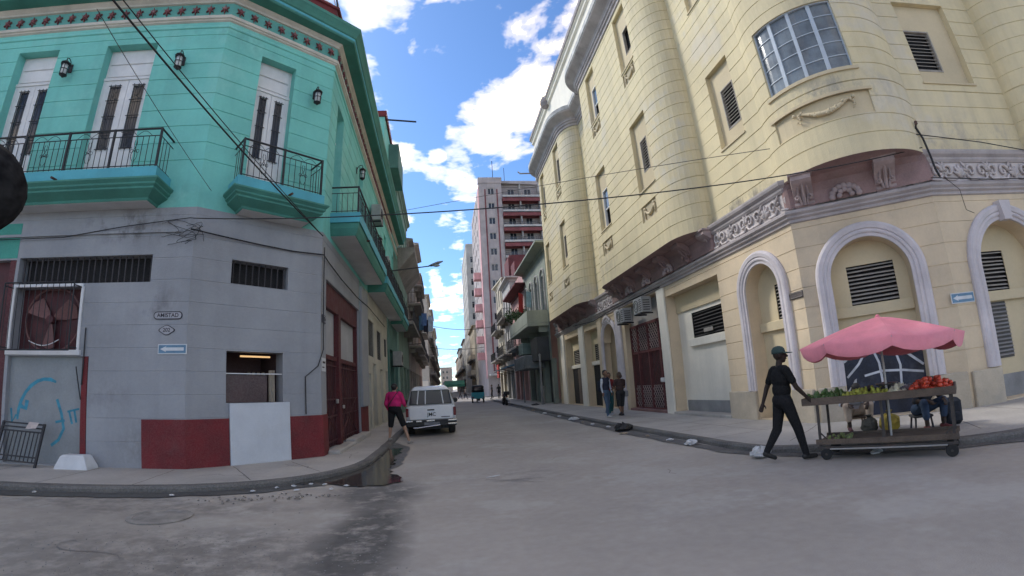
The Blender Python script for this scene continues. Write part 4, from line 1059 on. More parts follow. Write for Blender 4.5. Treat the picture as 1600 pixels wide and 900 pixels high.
# ---- ground floor wall with openings
lo_holes = [(gRS(10.97), gRS(9.56), 0.13, 4.08, 0.42), (gRS(15.8), gRS(12.25), 0.13, 4.30, 0.45), (gRS(20.1), gRS(16.45), 0.13, 4.62, 0.40), (gRS(23.2), gRS(21.3), 0.13, 4.25, 0.40),
            (gRS(26.3), gRS(23.75), 0.13, 4.3, 0.40), (gRS(30.8), gRS(27.4), 0.13, 4.3, 0.40),
            (gRC(0.66), gRC(2.42), 0.13, 4.05, 0.42), (gRP(0.90), gRP(2.96), 0.13, 4.05, 0.42), (gRP(4.6), gRP(6.66), 0.13, 4.05, 0.42)]
part('lower_wall', gridwall(PG, 0, PG.s[-1], courses(0.0, 4.70, 0.46, 1.30, 0.013, 0.013), lo_holes), m_yel_lo, YB)
def arch(F_, x0, x1, ztop, z0, ring, parent, key=False, dep=0.42, proud=0.10):
    c = (x0+x1)/2; r = (x1-x0)/2; zs = ztop-r
    pts = [(x0, z0)] + [(x0, z0+(zs-z0)*k/3) for k in (1, 2)] + [(c-r*math.cos(math.pi*k/24), zs+r*math.sin(math.pi*k/24)) for k in range(25)] + [(x1, z0+(zs-z0)*k/3) for k in (2, 1)] + [(x1, z0)]
    out = [(-1, 0)]*3 + [(-math.cos(math.pi*k/24), math.sin(math.pi*k/24)) for k in range(25)] + [(1, 0)]*3
    sp = MB()
    for (xa, za), (xb, zb) in zip(pts[3:27], pts[4:28]): sp.add([(xa, -0.001, za), (xb, -0.001, zb), (xb, -0.001, ztop+0.01), (xa, -0.001, ztop+0.01)], [(0, 1, 2, 3)])
    for (xa, za), (xb, zb) in zip(pts[3:27], pts[4:28]): sp.add([(xa, 0.0, za), (xb, 0.0, zb), (xb, dep, zb), (xa, dep, za)], [(0, 1, 2, 3)])
    part('spandrel', sp, m_yel_lo, parent, F_.M)
    prof = [(0.0, 0.0), (0.0, -proud*0.55), (ring*0.22, -proud*0.55), (ring*0.26, -proud*0.85), (ring*0.36, -proud*0.95), (ring*0.48, -proud*0.7), (ring*0.55, -proud), (ring*0.80, -proud*1.1), (ring*0.92, -proud*0.9), (ring, -0.05), (ring, 0.0)]
    rings = []
    for (x, z), (ox, oz) in zip(pts, out): rings.append([(x+ox*(d_+0.004), y_, z+oz*(d_+0.004)) for d_, y_ in prof])
    ar = part('arch_moulding', MB().loft(rings, closed=False), m_archgrey, parent, F_.M)
    if key:
        part('keystone', MB().prism([(c-0.12, ztop-0.04), (c+0.12, ztop-0.04), (c+0.17, ztop+ring+0.05), (c-0.17, ztop+ring+0.05)], -proud-0.09, 0.0), m_archgrey, ar, F_.M)
    return ar
def arch_back(F_, x0, x1, ztop, l, parent, dep=0.40, band=None, low=None):
    w = part('window', panel_with_hole(x0-0.05, x1+0.05, 0.13, ztop+0.02, l, dep), m_yelpanel, parent, F_.M)
    part('opening', MB().box(l[0]-0.4, l[1]+0.4, dep+0.14, dep+0.16, l[2]-0.4, l[3]+0.4), m_dark, w, F_.M)
    slats(F_, w, l[0], l[1], l[2], l[3], dep+0.05, 0.09, 0.018)
    if band: part('sill_band', MB().cbox(x0+0.005, x1-0.005, dep-0.10, dep, band[0], band[1], 0.012), m_yelpanel, w, F_.M)
    return w
arch(F_RS, X_(10.97), X_(9.56), 4.08, 0.86, 0.33, YB)
arch_back(F_RS, X_(10.97), X_(9.56), 4.08, (X_(10.25), X_(9.62), 2.62, 3.52), YB, band=(2.36, 2.60))
arch(F_RC, 0.66, 2.42, 4.05, 0.86, 0.34, YB)
wc = arch_back(F_RC, 0.66, 2.42, 4.05, (1.07, 2.14, 2.60, 3.50), YB, band=(2.34, 2.585))
arch(F_RP, 0.90, 2.96, 4.05, 0.86, 0.36, YB, key=True)
wp = arch_back(F_RP, 0.90, 2.96, 4.05, (0.93, 2.12, 2.50, 3.42), YB, band=(2.26, 2.49))
slats(F_RP, wp, 0.95, 1.82, 1.0, 2.22, 0.37, 0.085, 0.02, m_=mat('grey_shutter_slat', (0.25, 0.24, 0.235), var=0.15))
part('lower_shutter', MB().box(0.93, 1.84, 0.385, 0.398, 0.98, 2.24), mat('shutter_dark', (0.10, 0.095, 0.09), var=0.1), wp, F_RP.M)
part('kick_panel', MB().box(0.92, 2.94, 0.37, 0.40, 0.13, 0.62), m_kick, wp, F_RP.M)
arch(F_RP, 4.6, 6.66, 4.05, 0.86, 0.36, YB, key=True); arch_back(F_RP, 4.6, 6.66, 4.05, (4.9, 6.3, 2.50, 3.42), YB, band=(2.26, 2.49))
# graffiti panel under the big arch
gpnl = part('painted_panel', MB().box(0.66, 2.42, 0.30, 0.36, 0.13, 1.93), mat('panel_navy', (0.018, 0.024, 0.045), rough=0.6, var=0.4, scale=3, stain=(0.10, 0.10, 0.12), stain_amt=0.7), wc, F_RC.M)
gr = MB(); yg = 0.296
gr.ribbon([(0.78+0.16*math.cos(t*0.6)*(1-t*0.05)+0.12, 1.72+0.10*math.sin(t*0.6)*(1-t*0.05)) for t in range(14)], 0.035, yg)
gr.ribbon([(0.68, 1.6), (0.95, 1.80), (1.35, 1.95), (1.75, 1.85), (2.1, 1.62), (2.4, 1.35)], 0.055, yg)
gr.ribbon([(0.72, 1.25), (1.0, 1.52), (1.3, 1.95)], 0.05, yg); gr.ribbon([(1.3, 1.95), (1.45, 1.5), (1.48, 1.0), (1.42, 0.7)], 0.05, yg); gr.ribbon([(1.8, 1.84), (1.9, 1.4), (1.86, 0.8)], 0.05, yg)
gr.ribbon([(1.1, 1.25), (1.5, 1.32), (1.95, 1.28), (2.38, 1.2)], 0.05, yg); gr.ribbon([(1.55, 2.05), (1.95, 2.12), (2.2, 2.0), (2.4, 2.1)], 0.04, yg); gr.ribbon([(1.7, 1.98), (2.1, 1.98), (2.3, 1.85)], 0.035, yg); gr.ribbon([(0.70, 2.0), (0.95, 2.05), (1.2, 1.98)], 0.04, yg)
gr.ribbon([(0.68, 0.9), (0.9, 1.2), (0.8, 0.6)], 0.05, yg)
gr.v = [(x, y, z-0.24) for x, y, z in gr.v]
part('graffiti', gr, mat('white_spray', (0.58, 0.60, 0.64), var=0.15, scale=6), wc, F_RC.M)
# plinths
m_plinth = mat('plinth_render', (0.50, 0.43, 0.33), var=0.15, scale=1.2, fine=0.05, bump=0.5, stain=(0.33, 0.30, 0.26), stain_amt=0.6)
def plinth(F_, x0, x1, h=0.86): part('plinth', MB().cbox(x0, x1, -0.09, 0.0, 0.0, h, 0.02), m_plinth, YB, F_.M)
plinth(F_RS, X_(12.25), X_(10.99)); plinth(F_RS, X_(9.54), X_(8.80)); plinth(F_RC, 0.04, 0.64); plinth(F_RC, 2.44, RCW-0.04); plinth(F_RP, 0.04, 0.88, 0.84); plinth(F_RP, 2.98, 4.58, 0.84)
# wide recess with vent and pale wall
rw = part('shopfront', panel_with_hole(X_(15.8), X_(12.25), 0.13, 4.30, (X_(14.82), X_(12.27), 2.66, 3.52), 0.42), m_lightwall, YB, F_RS.M)
part('opening', MB().box(X_(15.3), X_(11.8), 0.58, 0.60, 2.3, 3.9), m_dark, rw, F_RS.M)
slats(F_RS, rw, X_(14.82), X_(12.27), 2.66, 3.52, 0.48, 0.10, 0.018, m_=mat('dark_slat', (0.075, 0.07, 0.068), var=0.2))
part('sill_band', MB().cbox(X_(15.0), X_(12.26), 0.30, 0.415, 2.38, 2.645, 0.012), m_lightwall, rw, F_RS.M)
part('upper_panel', MB().box(X_(15.79), X_(12.26), 0.36, 0.415, 3.66, 4.295), m_yelpanel, rw, F_RS.M)
part('kick_panel', MB().box(X_(15.6), X_(12.26), 0.36, 0.415, 0.13, 0.56), m_kick, rw, F_RS.M)
part('loose_slat', MB().box(X_(14.05), X_(13.5), 0.38, 0.395, 2.78, 2.90), m_slat, rw, F_RS.at(0, 0) )
part('step', MB().cbox(X_(15.8), X_(12.2), -0.12, 0.4, 0.05, 0.19, 0.015), m_walk, YB, F_RS.M)
# maroon lattice gate with the two condensers above
m_gate = mat('maroon_iron', (0.13, 0.035, 0.035), rough=0.6, var=0.2, scale=4, stain=(0.24, 0.13, 0.12), stain_amt=0.5)
gx0, gx1 = X_(20.1), X_(16.45)
gt = part('lattice_gate', MB().box(gx0, gx1, 0.36, 0.40, 0.13, 3.72), mat('gate_dark', (0.03, 0.016, 0.016), var=0.2), YB, F_RS.M)
part('lintel_panel', MB().box(gx0, gx1, 0.32, 0.40, 3.72, 4.62), mat('lintel_grey', (0.42, 0.40, 0.38), var=0.12, streak=0.2), gt, F_RS.M)
def lattice(x0, x1, z0, z1, y, pitch, w=0.02):
    mb = MB(); n = int((x1-x0+z1-z0)/pitch)+1
    for k in range(n):
        t = k*pitch
        a = (x0+max(0, t-(z1-z0)), z0+min(t, z1-z0)); b = (x0+min(t, x1-x0), z0+max(0, t-(x1-x0)))
        if math.hypot(a[0]-b[0], a[1]-b[1]) > 0.05:
            mb.tube([(a[0], y, a[1]), (b[0], y, b[1])], w*0.6, 4)
            mb.tube([(x0+x1-a[0], y+0.01, a[1]), (x0+x1-b[0], y+0.01, b[1])], w*0.6, 4)
    return mb
part('lattice', lattice(gx0+0.1, gx1-0.1, 2.62, 3.66, 0.28, 0.20), mat('gate_bar', (0.42, 0.31, 0.29), var=0.2, rough=0.6), gt, F_RS.M)
gf = MB()
for x in (gx0+0.05, gx0+0.75, gx0+1.82, gx0+2.9, gx1-0.05): gf.box(x-0.05, x+0.05, 0.22, 0.32, 0.13, 3.68)
for z in (0.2, 2.55, 3.68): gf.box(gx0, gx1, 0.235, 0.315, z-0.05, z+0.05)
part('frame', gf, m_gate, gt, F_RS.M)
for k in range(26):
    x = gx0+0.1+(gx1-gx0-0.2)*(k+0.5)/26
    part('bar', MB().tube([(x, 0.27, 1.15), (x, 0.27, 2.5)], 0.016, 5), m_gate, gt, F_RS.M)
part('lattice', lattice(gx0+0.1, gx0+1.8, 0.25, 1.15, 0.27, 0.2), mat('gate_bar', (0.42, 0.31, 0.29)), gt, F_RS.M)
part('lattice', lattice(gx0+1.85, gx1-0.1, 0.25, 1.15, 0.27, 0.2), mat('gate_bar', (0.42, 0.31, 0.29)), gt, F_RS.M)
part('padlock', MB().cbox(gx1-0.72, gx1-0.42, 0.1, 0.22, 1.25, 1.42, 0.03), m_white, gt, F_RS.M)
part('sill', MB().cbox(gx0, gx1, -0.05, 0.35, 0.03, 0.20, 0.015), mat('red_sill', (0.22, 0.12, 0.11), var=0.2), gt, F_RS.M)
# narrow ornate arch
ar = arch(F_RS, X_(23.05), X_(21.3), 4.2, 0.3, 0.26, YB)
part('arch_back', MB().box(X_(23.2), X_(21.3), 0.36, 0.40, 0.13, 4.25), mat('arch_ochre', (0.40, 0.31, 0.20), var=0.15), YB, F_RS.M)
part('arch_back', MB().box(X_(21.9), X_(21.32), 0.2, 0.35, 0.13, 2.9), m_dark, YB, F_RS.M)
for k in range(9): part('crest_leaf', MB().ball((X_(22.2)-0.5+0.125*k, -0.10, 4.32+0.22*math.sin(math.pi*k/8)), 0.09, 0.06, 0.10, 7, 5), m_frieze, ar, F_RS.M, smooth=True)
for y in (20.75, 23.45): part('pilaster', MB().cbox(X_(y+0.28), X_(y-0.28), -0.10, 0.0, 0.0, 4.66, 0.02), m_archgrey if y < 22 else m_yel_lo, YB, F_RS.M)
for y in (16.12,): part('pilaster', MB().cbox(X_(y+0.30), X_(y-0.30), -0.08, 0.0, 0.0, 4.66, 0.02), m_lightwall, YB, F_RS.M)
for y in (26.85, 31.4): part('pilaster', MB().cbox(X_(y+0.45), X_(y-0.45), -0.10, 0.0, 0.0, 4.66, 0.02), m_lightwall, YB, F_RS.M)
for y1, y0 in ((26.3, 23.75), (30.8, 27.4)):
    l = (X_(y1)+0.5, X_(y0)-0.2, 2.62, 3.5)
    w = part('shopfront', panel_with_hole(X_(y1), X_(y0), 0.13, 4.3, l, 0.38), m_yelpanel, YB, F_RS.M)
    part('opening', MB().box(l[0]-0.4, l[1]+0.4, 0.52, 0.54, l[2]-0.4, l[3]+0.4), m_dark, w, F_RS.M)
    slats(F_RS, w, l[0], l[1], l[2], l[3], 0.44, 0.10, 0.02)
    part('door_leaf', MB().box(l[0]-0.3, l[0]+0.75, 0.34, 0.375, 0.13, 2.35), m_dark, w, F_RS.M)
    part('door_leaf', MB().box(l[0]+0.8, l[1]-0.05, 0.34, 0.375, 0.13, 2.35), mat('brown_door', (0.13, 0.10, 0.08), var=0.2), w, F_RS.M)
    part('lintel', MB().cbox(X_(y1)+0.02, X_(y0)-0.02, 0.28, 0.375, 2.36, 2.58, 0.012), m_lightwall, w, F_RS.M)
# ================================================================ buildings further along the street
m_shop = mat('shop_dark', (0.035, 0.037, 0.042), rough=0.6, var=0.3, scale=1.2)
m_winframe = mat('old_white_frame', (0.45, 0.44, 0.42), var=0.15, scale=3)
m_concrete = mat('weathered_concrete', (0.30, 0.28, 0.25), rough=0.92, var=0.2, scale=0.7, fine=0.08, stain=(0.13, 0.125, 0.105), stain_amt=0.85, streak=0.4)
m_railfar = mat('far_rail', (0.06, 0.06, 0.065), var=0.2)
def wallm(name, c, **k): return mat(name, c, rough=0.9, var=0.13, scale=0.5, streak=0.3, stain=tuple(v*0.55 for v in c), stain_amt=0.6, **k)
def row_building(label, side, xf, y0, y1, z1, m_, floors, n, ww=1.0, wh=2.0, bal=None, m_bal=None, ground=True, cornice=0.35, end=True, m_trim=None, endwin=0, m_gr=None, gh=4.2, flat_bal=False, name='town_house', depth=14, group=None, m_corn=None):
    """a terraced house on the street. floors: list of window-sill heights; bal: set of floor indices with balconies"""
    sgn = 1 if side == 'R' else -1
    if side == 'R':
        P = Path([(xf, y1), (xf, y0), (xf+depth, y0)]); F_ = Face((xf, y1), (0, -1)); s_of = lambda a: a; so = 0.0; Fe = Face((xf, y0), (1, 0)); se = y1-y0
    else:
        P = Path([(xf-depth, y0), (xf, y0), (xf, y1)]); F_ = Face((xf, y0), (0, 1)); so = depth; Fe = Face((xf-depth, y0), (1, 0)); se = 0.0
    L_ = y1-y0
    T = thing(name, (xf, (y0+y1)/2, 0), label, 'building', group)
    holes = []; wl_ = []
    for fi, zf in enumerate(floors):
        for k in range(n):
            c = L_*(k+0.5)/n; holes.append((so+c-ww/2, so+c+ww/2, zf, zf+wh, 0.22)); wl_.append((F_, c-ww/2, c+ww/2, zf, zf+wh))
        for k in range(endwin):
            c = 1.6+k*(depth-2.5)/max(1, endwin); holes.append((se+c-0.6, se+c+0.6, zf, zf+1.6, 0.2)); wl_.append((Fe, c-0.6, c+0.6, zf, zf+1.6))
    gl = []
    if ground:
        ng = max(2, int(L_/2.6))
        for k in range(ng):
            c = L_*(k+0.5)/ng; w2 = L_/ng*0.36; holes.append((so+c-w2, so+c+w2, 0.13, 3.3, 0.4)); gl.append((c-w2, c+w2))
    part('wall', gridwall(P, 0, P.s[-1], [(0, 0), (gh, 0), (z1, 0)], holes), m_, T)
    for a, b in gl:
        part('shop_opening', MB().box(a+.01, b-.01, 0.36, 0.39, 0.13, 3.28), m_shop, T, F_.M)
    pm = {}
    for Fx, a, b, z0, zz in wl_:
        key = round(b-a, 3), round(zz-z0, 3)
        if key not in pm:
            w_, h_ = b-a, zz-z0
            pm[key] = (MB().box(0.01, w_-.01, 0.17, 0.2, 0.01, h_-.01).mesh('window', m_glass),
                       MB().box(0.0, 0.07, 0.08, 0.165, 0, h_).box(w_-.07, w_, 0.08, 0.165, 0, h_).box(0.07, w_-.07, 0.08, 0.165, h_-.08, h_).box(w_/2-.05, w_/2+.05, 0.09, 0.165, 0, h_-.08).box(0.07, w_-.07, 0.09, 0.165, h_*0.7, h_*0.7+.07).mesh('frame', m_trim or m_winframe))
        w = part('window', pm[key][0], None, T, Fx.at(a, z0)); part('frame', pm[key][1], None, w, Fx.at(a, z0))
    if cornice:
        part('cornice', sweep(P, 0, P.s[-1], [(0, z1-0.5), (0.08, z1-0.46), (0.1, z1-0.25), (cornice, z1-0.1), (cornice, z1+0.05), (0, z1+0.12)]), m_corn or m_trim or m_, T)
    a = xf+depth*sgn
    part('roof', MB().add([(xf, y0, z1), (a, y0, z1), (a, y1, z1), (xf, y1, z1)], [(0, 1, 2, 3)]), m_concrete, T)
    for fi in (bal or {}):
        u0, u1, pr = bal[fi]; zf = floors[fi]-0.05
        b = part('balcony', MB().cbox(u0, u1, -pr, 0.0, zf-0.22, zf, 0.03), m_bal or m_concrete, T, F_.M)
        if flat_bal:
            part('parapet', MB().box(u0, u1, -pr, -pr+0.1, zf, zf+0.9).box(u0, u0+.1, -pr+.1, 0, zf, zf+0.9).box(u1-.1, u1, -pr+.1, 0, zf, zf+0.9), m_bal or m_, b, F_.M)
        else:
            rl = MB()
            for z in (zf+0.1, zf+0.95): rl.tube([(u0+.04, 0, z), (u0+.04, -pr+.05, z), (u1-.04, -pr+.05, z), (u1-.04, 0, z)], 0.022, 4)
            part('rail', rl, m_railfar, b, F_.M)
            nb = int((u1-u0)/0.28); bm = MB().box(-0.014, 0.014, -0.014, 0.014, zf+.05, zf+.95).mesh('baluster', m_railfar)
            for k in range(1, min(nb, 40)): part('baluster', bm, None, b, F_.at(u0+(u1-u0)*k/nb, 0, -pr+.05))
            for k in range(1, 4):
                for u in (u0+.04, u1-.04): part('baluster', bm, None, b, F_.at(u, 0, -pr*k/4))
        for k in range(3):
            u = u0+0.4+(u1-u0-0.8)*k/2; part('bracket', MB().prism([(u-.07, zf-.22), (u+.07, zf-.22), (u+.07, zf-.62), (u-.07, zf-.62)], -pr*0.45, 0.0), m_bal or m_concrete, b, F_.M)
    return T, F_
# ---- right side
m_gg = wallm('grey_green_wall', (0.33, 0.37, 0.32)); m_pk = wallm('pink_wall', (0.62, 0.38, 0.36)); m_wh = wallm('old_white_wall', (0.55, 0.54, 0.52)); m_cr = wallm('cream_wall', (0.60, 0.54, 0.42))
m_pkr = mat('dark_red_eave', (0.16, 0.04, 0.045), var=0.2, streak=0.2)
T, F_ = row_building('grey green house with a planted balcony next to the yellow building', 'R', 7.55, 33.0, 42.5, 11.6, m_gg, [5.9], 4, 1.15, 3.6, {0: (0.2, 9.3, 1.55)}, m_gg, cornice=0.8, flat_bal=True)
for k in range(4):
    c = 9.5*(k+0.5)/4
    part('arch_trim', MB().tube([(c-0.68, -0.04, 5.9), (c-0.68, -0.04, 9.4)] + [(c-0.68*math.cos(math.pi*t/8), -0.04, 9.4+0.6*math.sin(math.pi*t/8)) for t in range(9)] + [(c+0.68, -0.04, 5.9)], 0.09, 5), m_winframe, T, F_.M)
T, F_ = row_building('pink house with dark red eave and narrow windows', 'R', 7.5, 42.5, 50.5, 10.6, m_pk, [5.2], 3, 0.7, 2.6, {0: (0.5, 7.5, 0.9)}, cornice=0.9, m_corn=m_pkr)
part('roof_wall', MB().box(7.9, 16, 43, 50.4, 10.6, 12.4), m_pk, T)
T, F_ = row_building('shabby white house with two rows of balconies past the pink house', 'R', 7.45, 50.5, 57.0, 13.2, m_wh, [5.0, 9.0], 3, 1.0, 2.8, {0: (0.2, 6.3, 1.1), 1: (0.4, 6.1, 1.0)}, cornice=0.5)
part('roof_wall', MB().box(8.2, 16, 51, 56.8, 13.2, 15.2).box(8.0, 8.2, 54, 56.8, 13.2, 16.4), m_pkr, T)
T, F_ = row_building('cream house with balconies at the far corner of the block', 'R', 7.4, 57.0, 63.6, 14.6, m_cr, [4.8, 8.4, 11.6], 3, 1.0, 2.2, {0: (0.2, 6.2, 1.2), 1: (0.3, 6.0, 1.0)}, cornice=0.5)
part('roof_wall', MB().box(8.6, 16, 57.2, 62, 14.6, 17.6), m_pkr, T)
# ---- the tower block
m_tw = wallm('tower_grey', (0.47, 0.42, 0.41)); m_twp = mat('tower_pink', (0.68, 0.40, 0.40), var=0.12, scale=0.6, streak=0.15); m_twr = mat('tower_red', (0.22, 0.065, 0.07), var=0.2, scale=1, streak=0.2)
TX, TY, TZ = 7.3, 80.0, 37.6
TW = thing('apartment_tower', (TX+7, TY, 0), 'tall grey apartment tower with maroon bands, sunlit side strip painted pink and stacked balconies', 'building')
Ft = Face((TX, TY), (1, 0)); Fs = Face((TX, TY+22), (0, -1))
fl = [3.6+2.83*k for k in range(12)]
Pt = Path([(TX, TY+22), (TX, TY), (TX+4.1, TY), (TX+4.1, TY+1.2), (TX+16, TY+1.2)])
th = []
for z in fl[1:]: th.append((22+1.55, 22+2.75, z+0.7, z+1.9, 0.2))
sidew = []
for z in fl[1:]:
    for k in range(5): th.append((2+4*k, 3.4+4*k, z+0.7, z+2.0, 0.2)); sidew.append((2+4*k, z+0.7))
off = 22+4.1+1.2
for z in fl[1:]:
    for x in (1.2, 4.3, 7.6): th.append((off+x, off+x+1.3, z+0.1, z+2.1, 0.2))
part('wall', gridwall(Pt, 0, Pt.s[-1], [(0, 0), (TZ, 0)], th), m_tw, TW)
part('roof', MB().add([(TX, TY, TZ), (TX+4.1, TY, TZ), (TX+16, TY+1.2, TZ), (TX+16, TY+22, TZ), (TX, TY+22, TZ)], [(0, 1, 2, 3, 4)]), m_concrete, TW)
wf = MB().box(0, 1.2, 0.16, 0.19, 0, 1.2).mesh('window', m_glass); wfr = MB().box(0, .1, .06, .16, 0, 1.2).box(1.1, 1.2, .06, .16, 0, 1.2).box(.1, 1.1, .06, .16, 1.1, 1.2).box(.55, .65, .06, .16, 0, 1.1).mesh('frame', m_winframe)
for z in fl[1:]:
    w = part('window', wf, None, TW, Ft.at(1.55, z+0.7)); part('frame', wfr, None, w, Ft.at(1.55, z+0.7))
for a, z in sidew: part('window', wf, None, TW, Fs.at(a+0.1, z))
for x in (0.98, 3.15): part('maroon_band', MB().box(x, x+0.22, -0.06, 0.0, 4, TZ-1.2), m_twr, TW, Ft.M)
for x in (1.3, 2.8): part('trim', MB().box(x, x+0.16, -0.04, 0.0, 4, TZ-1.2), m_tw, TW, Ft.M)
part('sunlit_strip', MB().box(19.4, 21.9, -0.10, 0.0, 3, TZ-0.6), m_twp, TW, Fs.M)  # pink paint stands for the sunlit edge of the tower's side
part('crown', MB().box(-0.12, 4.2, -0.12, 1.0, TZ, TZ+1.1), m_tw, TW, Ft.M)
part('crown', MB().box(4.2, 16, 1.0, 1.5, TZ-0.4, TZ+0.9), m_tw, TW, Ft.M)
dgl = MB().box(0, 1.3, 0.16, 0.19, 0, 2.0).mesh('balcony_door', m_glass); dfr = MB().box(0, .1, .06, .16, 0, 2.0).box(1.2, 1.3, .06, .16, 0, 2.0).box(.6, .7, .06, .16, 0, 2.0).mesh('frame', m_winframe)
m_cloths = [mat('cloth_%d' % i, c, var=0.1) for i, c in enumerate(((0.6, 0.6, 0.62), (0.12, 0.2, 0.4), (0.45, 0.1, 0.1), (0.15, 0.3, 0.3)))]
for k, z in enumerate(fl[1:]):
    b = part('balcony', MB().box(4.15, 15.9, -0.35, 1.2, z-0.14, z+0.06), m_tw, TW, Ft.M)
    part('parapet', MB().box(4.15, 15.9, -0.35, -0.22, z-0.10, z+0.42), m_wh, b, Ft.M)
    part('parapet_band', MB().box(4.15, 15.9, -0.36, -0.2, z-0.75, z-0.10), m_twr, b, Ft.M)
    part('soffit_band', MB().box(4.2, 15.8, -0.2, 1.19, z-0.24, z-0.14), m_twr, b, Ft.M)
    part('back_band', MB().box(4.15, 15.9, 1.13, 1.195, z-0.75, z-0.15), m_twr, b, Ft.M)
    rl = MB()
    for zz in (z+0.65, z+1.0): rl.tube([(4.2, -0.28, zz), (15.9, -0.28, zz)], 0.025, 4)
    for i in range(30): rl.box(4.3+i*0.39, 4.33+i*0.39, -0.3, -0.26, z+0.3, z+1.0)
    part('rail', rl, m_railfar, b, Ft.M)
    for x in (1.2, 4.3, 7.6):
        d = part('balcony_door', dgl, None, TW, Ft.at(4.1+x, z+0.1, 1.2)); part('frame', dfr, None, d, Ft.at(4.1+x, z+0.1, 1.2))
    for x in (7.4, 10.9): part('divider', MB().box(x, x+0.12, -0.2, 1.19, z+0.06, z+2.6), m_wh, b, Ft.M)
for z in fl[1:7]:
    b = part('balcony', MB().box(17.2, 19.2, -1.3, 0, z-0.1, z+0.1), m_twp, TW, Fs.M)
    part('parapet', MB().box(17.2, 19.2, -1.3, -1.2, z+0.1, z+1.1).box(17.2, 17.3, -1.2, 0, z+0.1, z+1.1).box(19.1, 19.2, -1.2, 0, z+0.1, z+1.1), m_twp, b, Fs.M)
part('antenna', MB().tube([(3, 3, TZ+1), (3, 3, TZ+6)], 0.06, 4).tube([(5.2, 3, TZ+1), (5.2, 3, TZ+4.5)], 0.05, 4), m_iron, TW, Ft.M)
part('entrance_canopy', MB().box(0.2, 8, -2.2, 0, 3.4, 3.7), m_wh, TW, Ft.M)
row_building('pale slim tower behind the maroon banded tower', 'R', 7.0, 122, 150, 39, wallm('pale_tower', (0.52, 0.50, 0.46)), [4+3.0*k for k in range(11)], 7, 1.3, 1.5, None, ground=False, cornice=0.1, endwin=1, name='apartment_tower')
far_cols = [(0.55, 0.48, 0.36), (0.50, 0.36, 0.32), (0.48, 0.47, 0.43), (0.56, 0.52, 0.44), (0.42, 0.40, 0.36), (0.52, 0.42, 0.33)]
far_names = ['cream', 'brick pink', 'grey', 'pale', 'drab', 'tan']
ordn = ['first', 'second', 'third', 'fourth', 'fifth', 'sixth']
yy = 103.0
for k, (L_, z) in enumerate(((18, 15), (1, 0), (22, 17), (24, 14), (30, 18), (40, 16))):
    if z == 0: yy = 151; continue
    n_ = 'right row house beyond the crossing, %s walls, %s behind the maroon banded tower' % (far_names[k], ordn[k])
    row_building(n_, 'R', 6.9, yy, yy+L_, z, wallm('far_r%d' % k, far_cols[k]), [4.5+3.4*i for i in range(int((z-4)/3.4))], max(3, int(L_/4)), 1.1, 2.0, {0: (1, L_-1, 1.0), 1: (1, L_-1, 1.0)}, cornice=0.5, flat_bal=True, depth=10)
    yy += L_
# ---- left side
T, F_ = row_building('weathered dark green house with a deep concrete eave after the mint building', 'L', -2.85, 31.6, 40.5, 15.8, wallm('moss_green_wall', (0.20, 0.30, 0.24)), [6.2, 11.8], 4, 1.1, 2.6, {0: (0.3, 8.6, 1.0)}, cornice=0.3)
part('deep_eave', MB().add([(0.2, -1.15, 10.9), (8.7, -1.15, 10.9), (8.7, 0, 9.6), (0.2, 0, 9.6), (0.2, -1.15, 11.2), (8.7, -1.15, 11.2), (8.7, 0, 11.2), (0.2, 0, 11.2)], [(0,1,2,3),(7,6,5,4),(0,4,5,1),(1,5,6,2),(0,3,7,4)]), m_concrete, T, F_.M)
part('roof_room', MB().box(-8, -3.0, 32.2, 39, 15.8, 18.2), wallm('moss_green_wall', (0.20, 0.30, 0.24)), T)
T, F_ = row_building('soot stained concrete house with crowded balconies and laundry', 'L', -2.8, 40.5, 49.5, 14.6, m_concrete, [5.4, 9.0, 12.0], 4, 1.1, 2.2, {0: (0.2, 8.8, 1.1), 1: (0.2, 8.8, 1.1)}, cornice=0.5)
T, F_ = row_building('grey beige house with ornate parapet before the crossing', 'L', -2.8, 49.5, 57, 17.0, wallm('beige_grey_wall', (0.42, 0.38, 0.33)), [5.2, 8.8, 12.6], 3, 1.1, 2.2, {0: (0.2, 7.3, 1.0), 1: (0.2, 7.3, 1.0), 2: (0.2, 7.3, 0.9)}, cornice=0.6)
T, F_ = row_building('pinkish corner house on the left at the crossing', 'L', -2.8, 57, 63.8, 15.5, wallm('dusty_pink_wall', (0.50, 0.36, 0.31)), [5.0, 8.4, 11.6], 3, 1.1, 2.1, {0: (0.2, 6.6, 1.0), 1: (0.2, 6.6, 1.0)}, cornice=0.5)
yy = 93.0  # row starts further back: open lot added so sun reaches the crossing
for k, (L_, z) in enumerate(((14, 20), (16, 18), (20, 22), (26, 19), (34, 23), (60, 20))):
    n_ = 'left row house beyond the crossing, %s walls, %s along the street' % (far_names[(k+3) % 6], ordn[k])
    row_building(n_, 'L', -2.75, yy, yy+L_, z, wallm('far_l%d' % k, far_cols[(k+3) % 6]), [4.8+3.5*i for i in range(int((z-4)/3.5))], max(3, int(L_/4)), 1.1, 2.0, {0: (1, L_-1, 1.0), 1: (1, L_-1, 1.0), 2: (1, L_-1, 0.9)}, cornice=0.5, flat_bal=bool(k % 2), depth=10)
    yy += L_
# end of the vista
row_building('distant tan block closing the far end of the street', 'R', -1.8, 300, 320, 15, wallm('far_end', (0.45, 0.38, 0.32)), [4.5, 8, 11.5], 4, 1.2, 2.0, None, cornice=0.5, depth=7, endwin=2)
# buildings on the far side of the crossing streets, seen only as what closes the views
hill = MB()
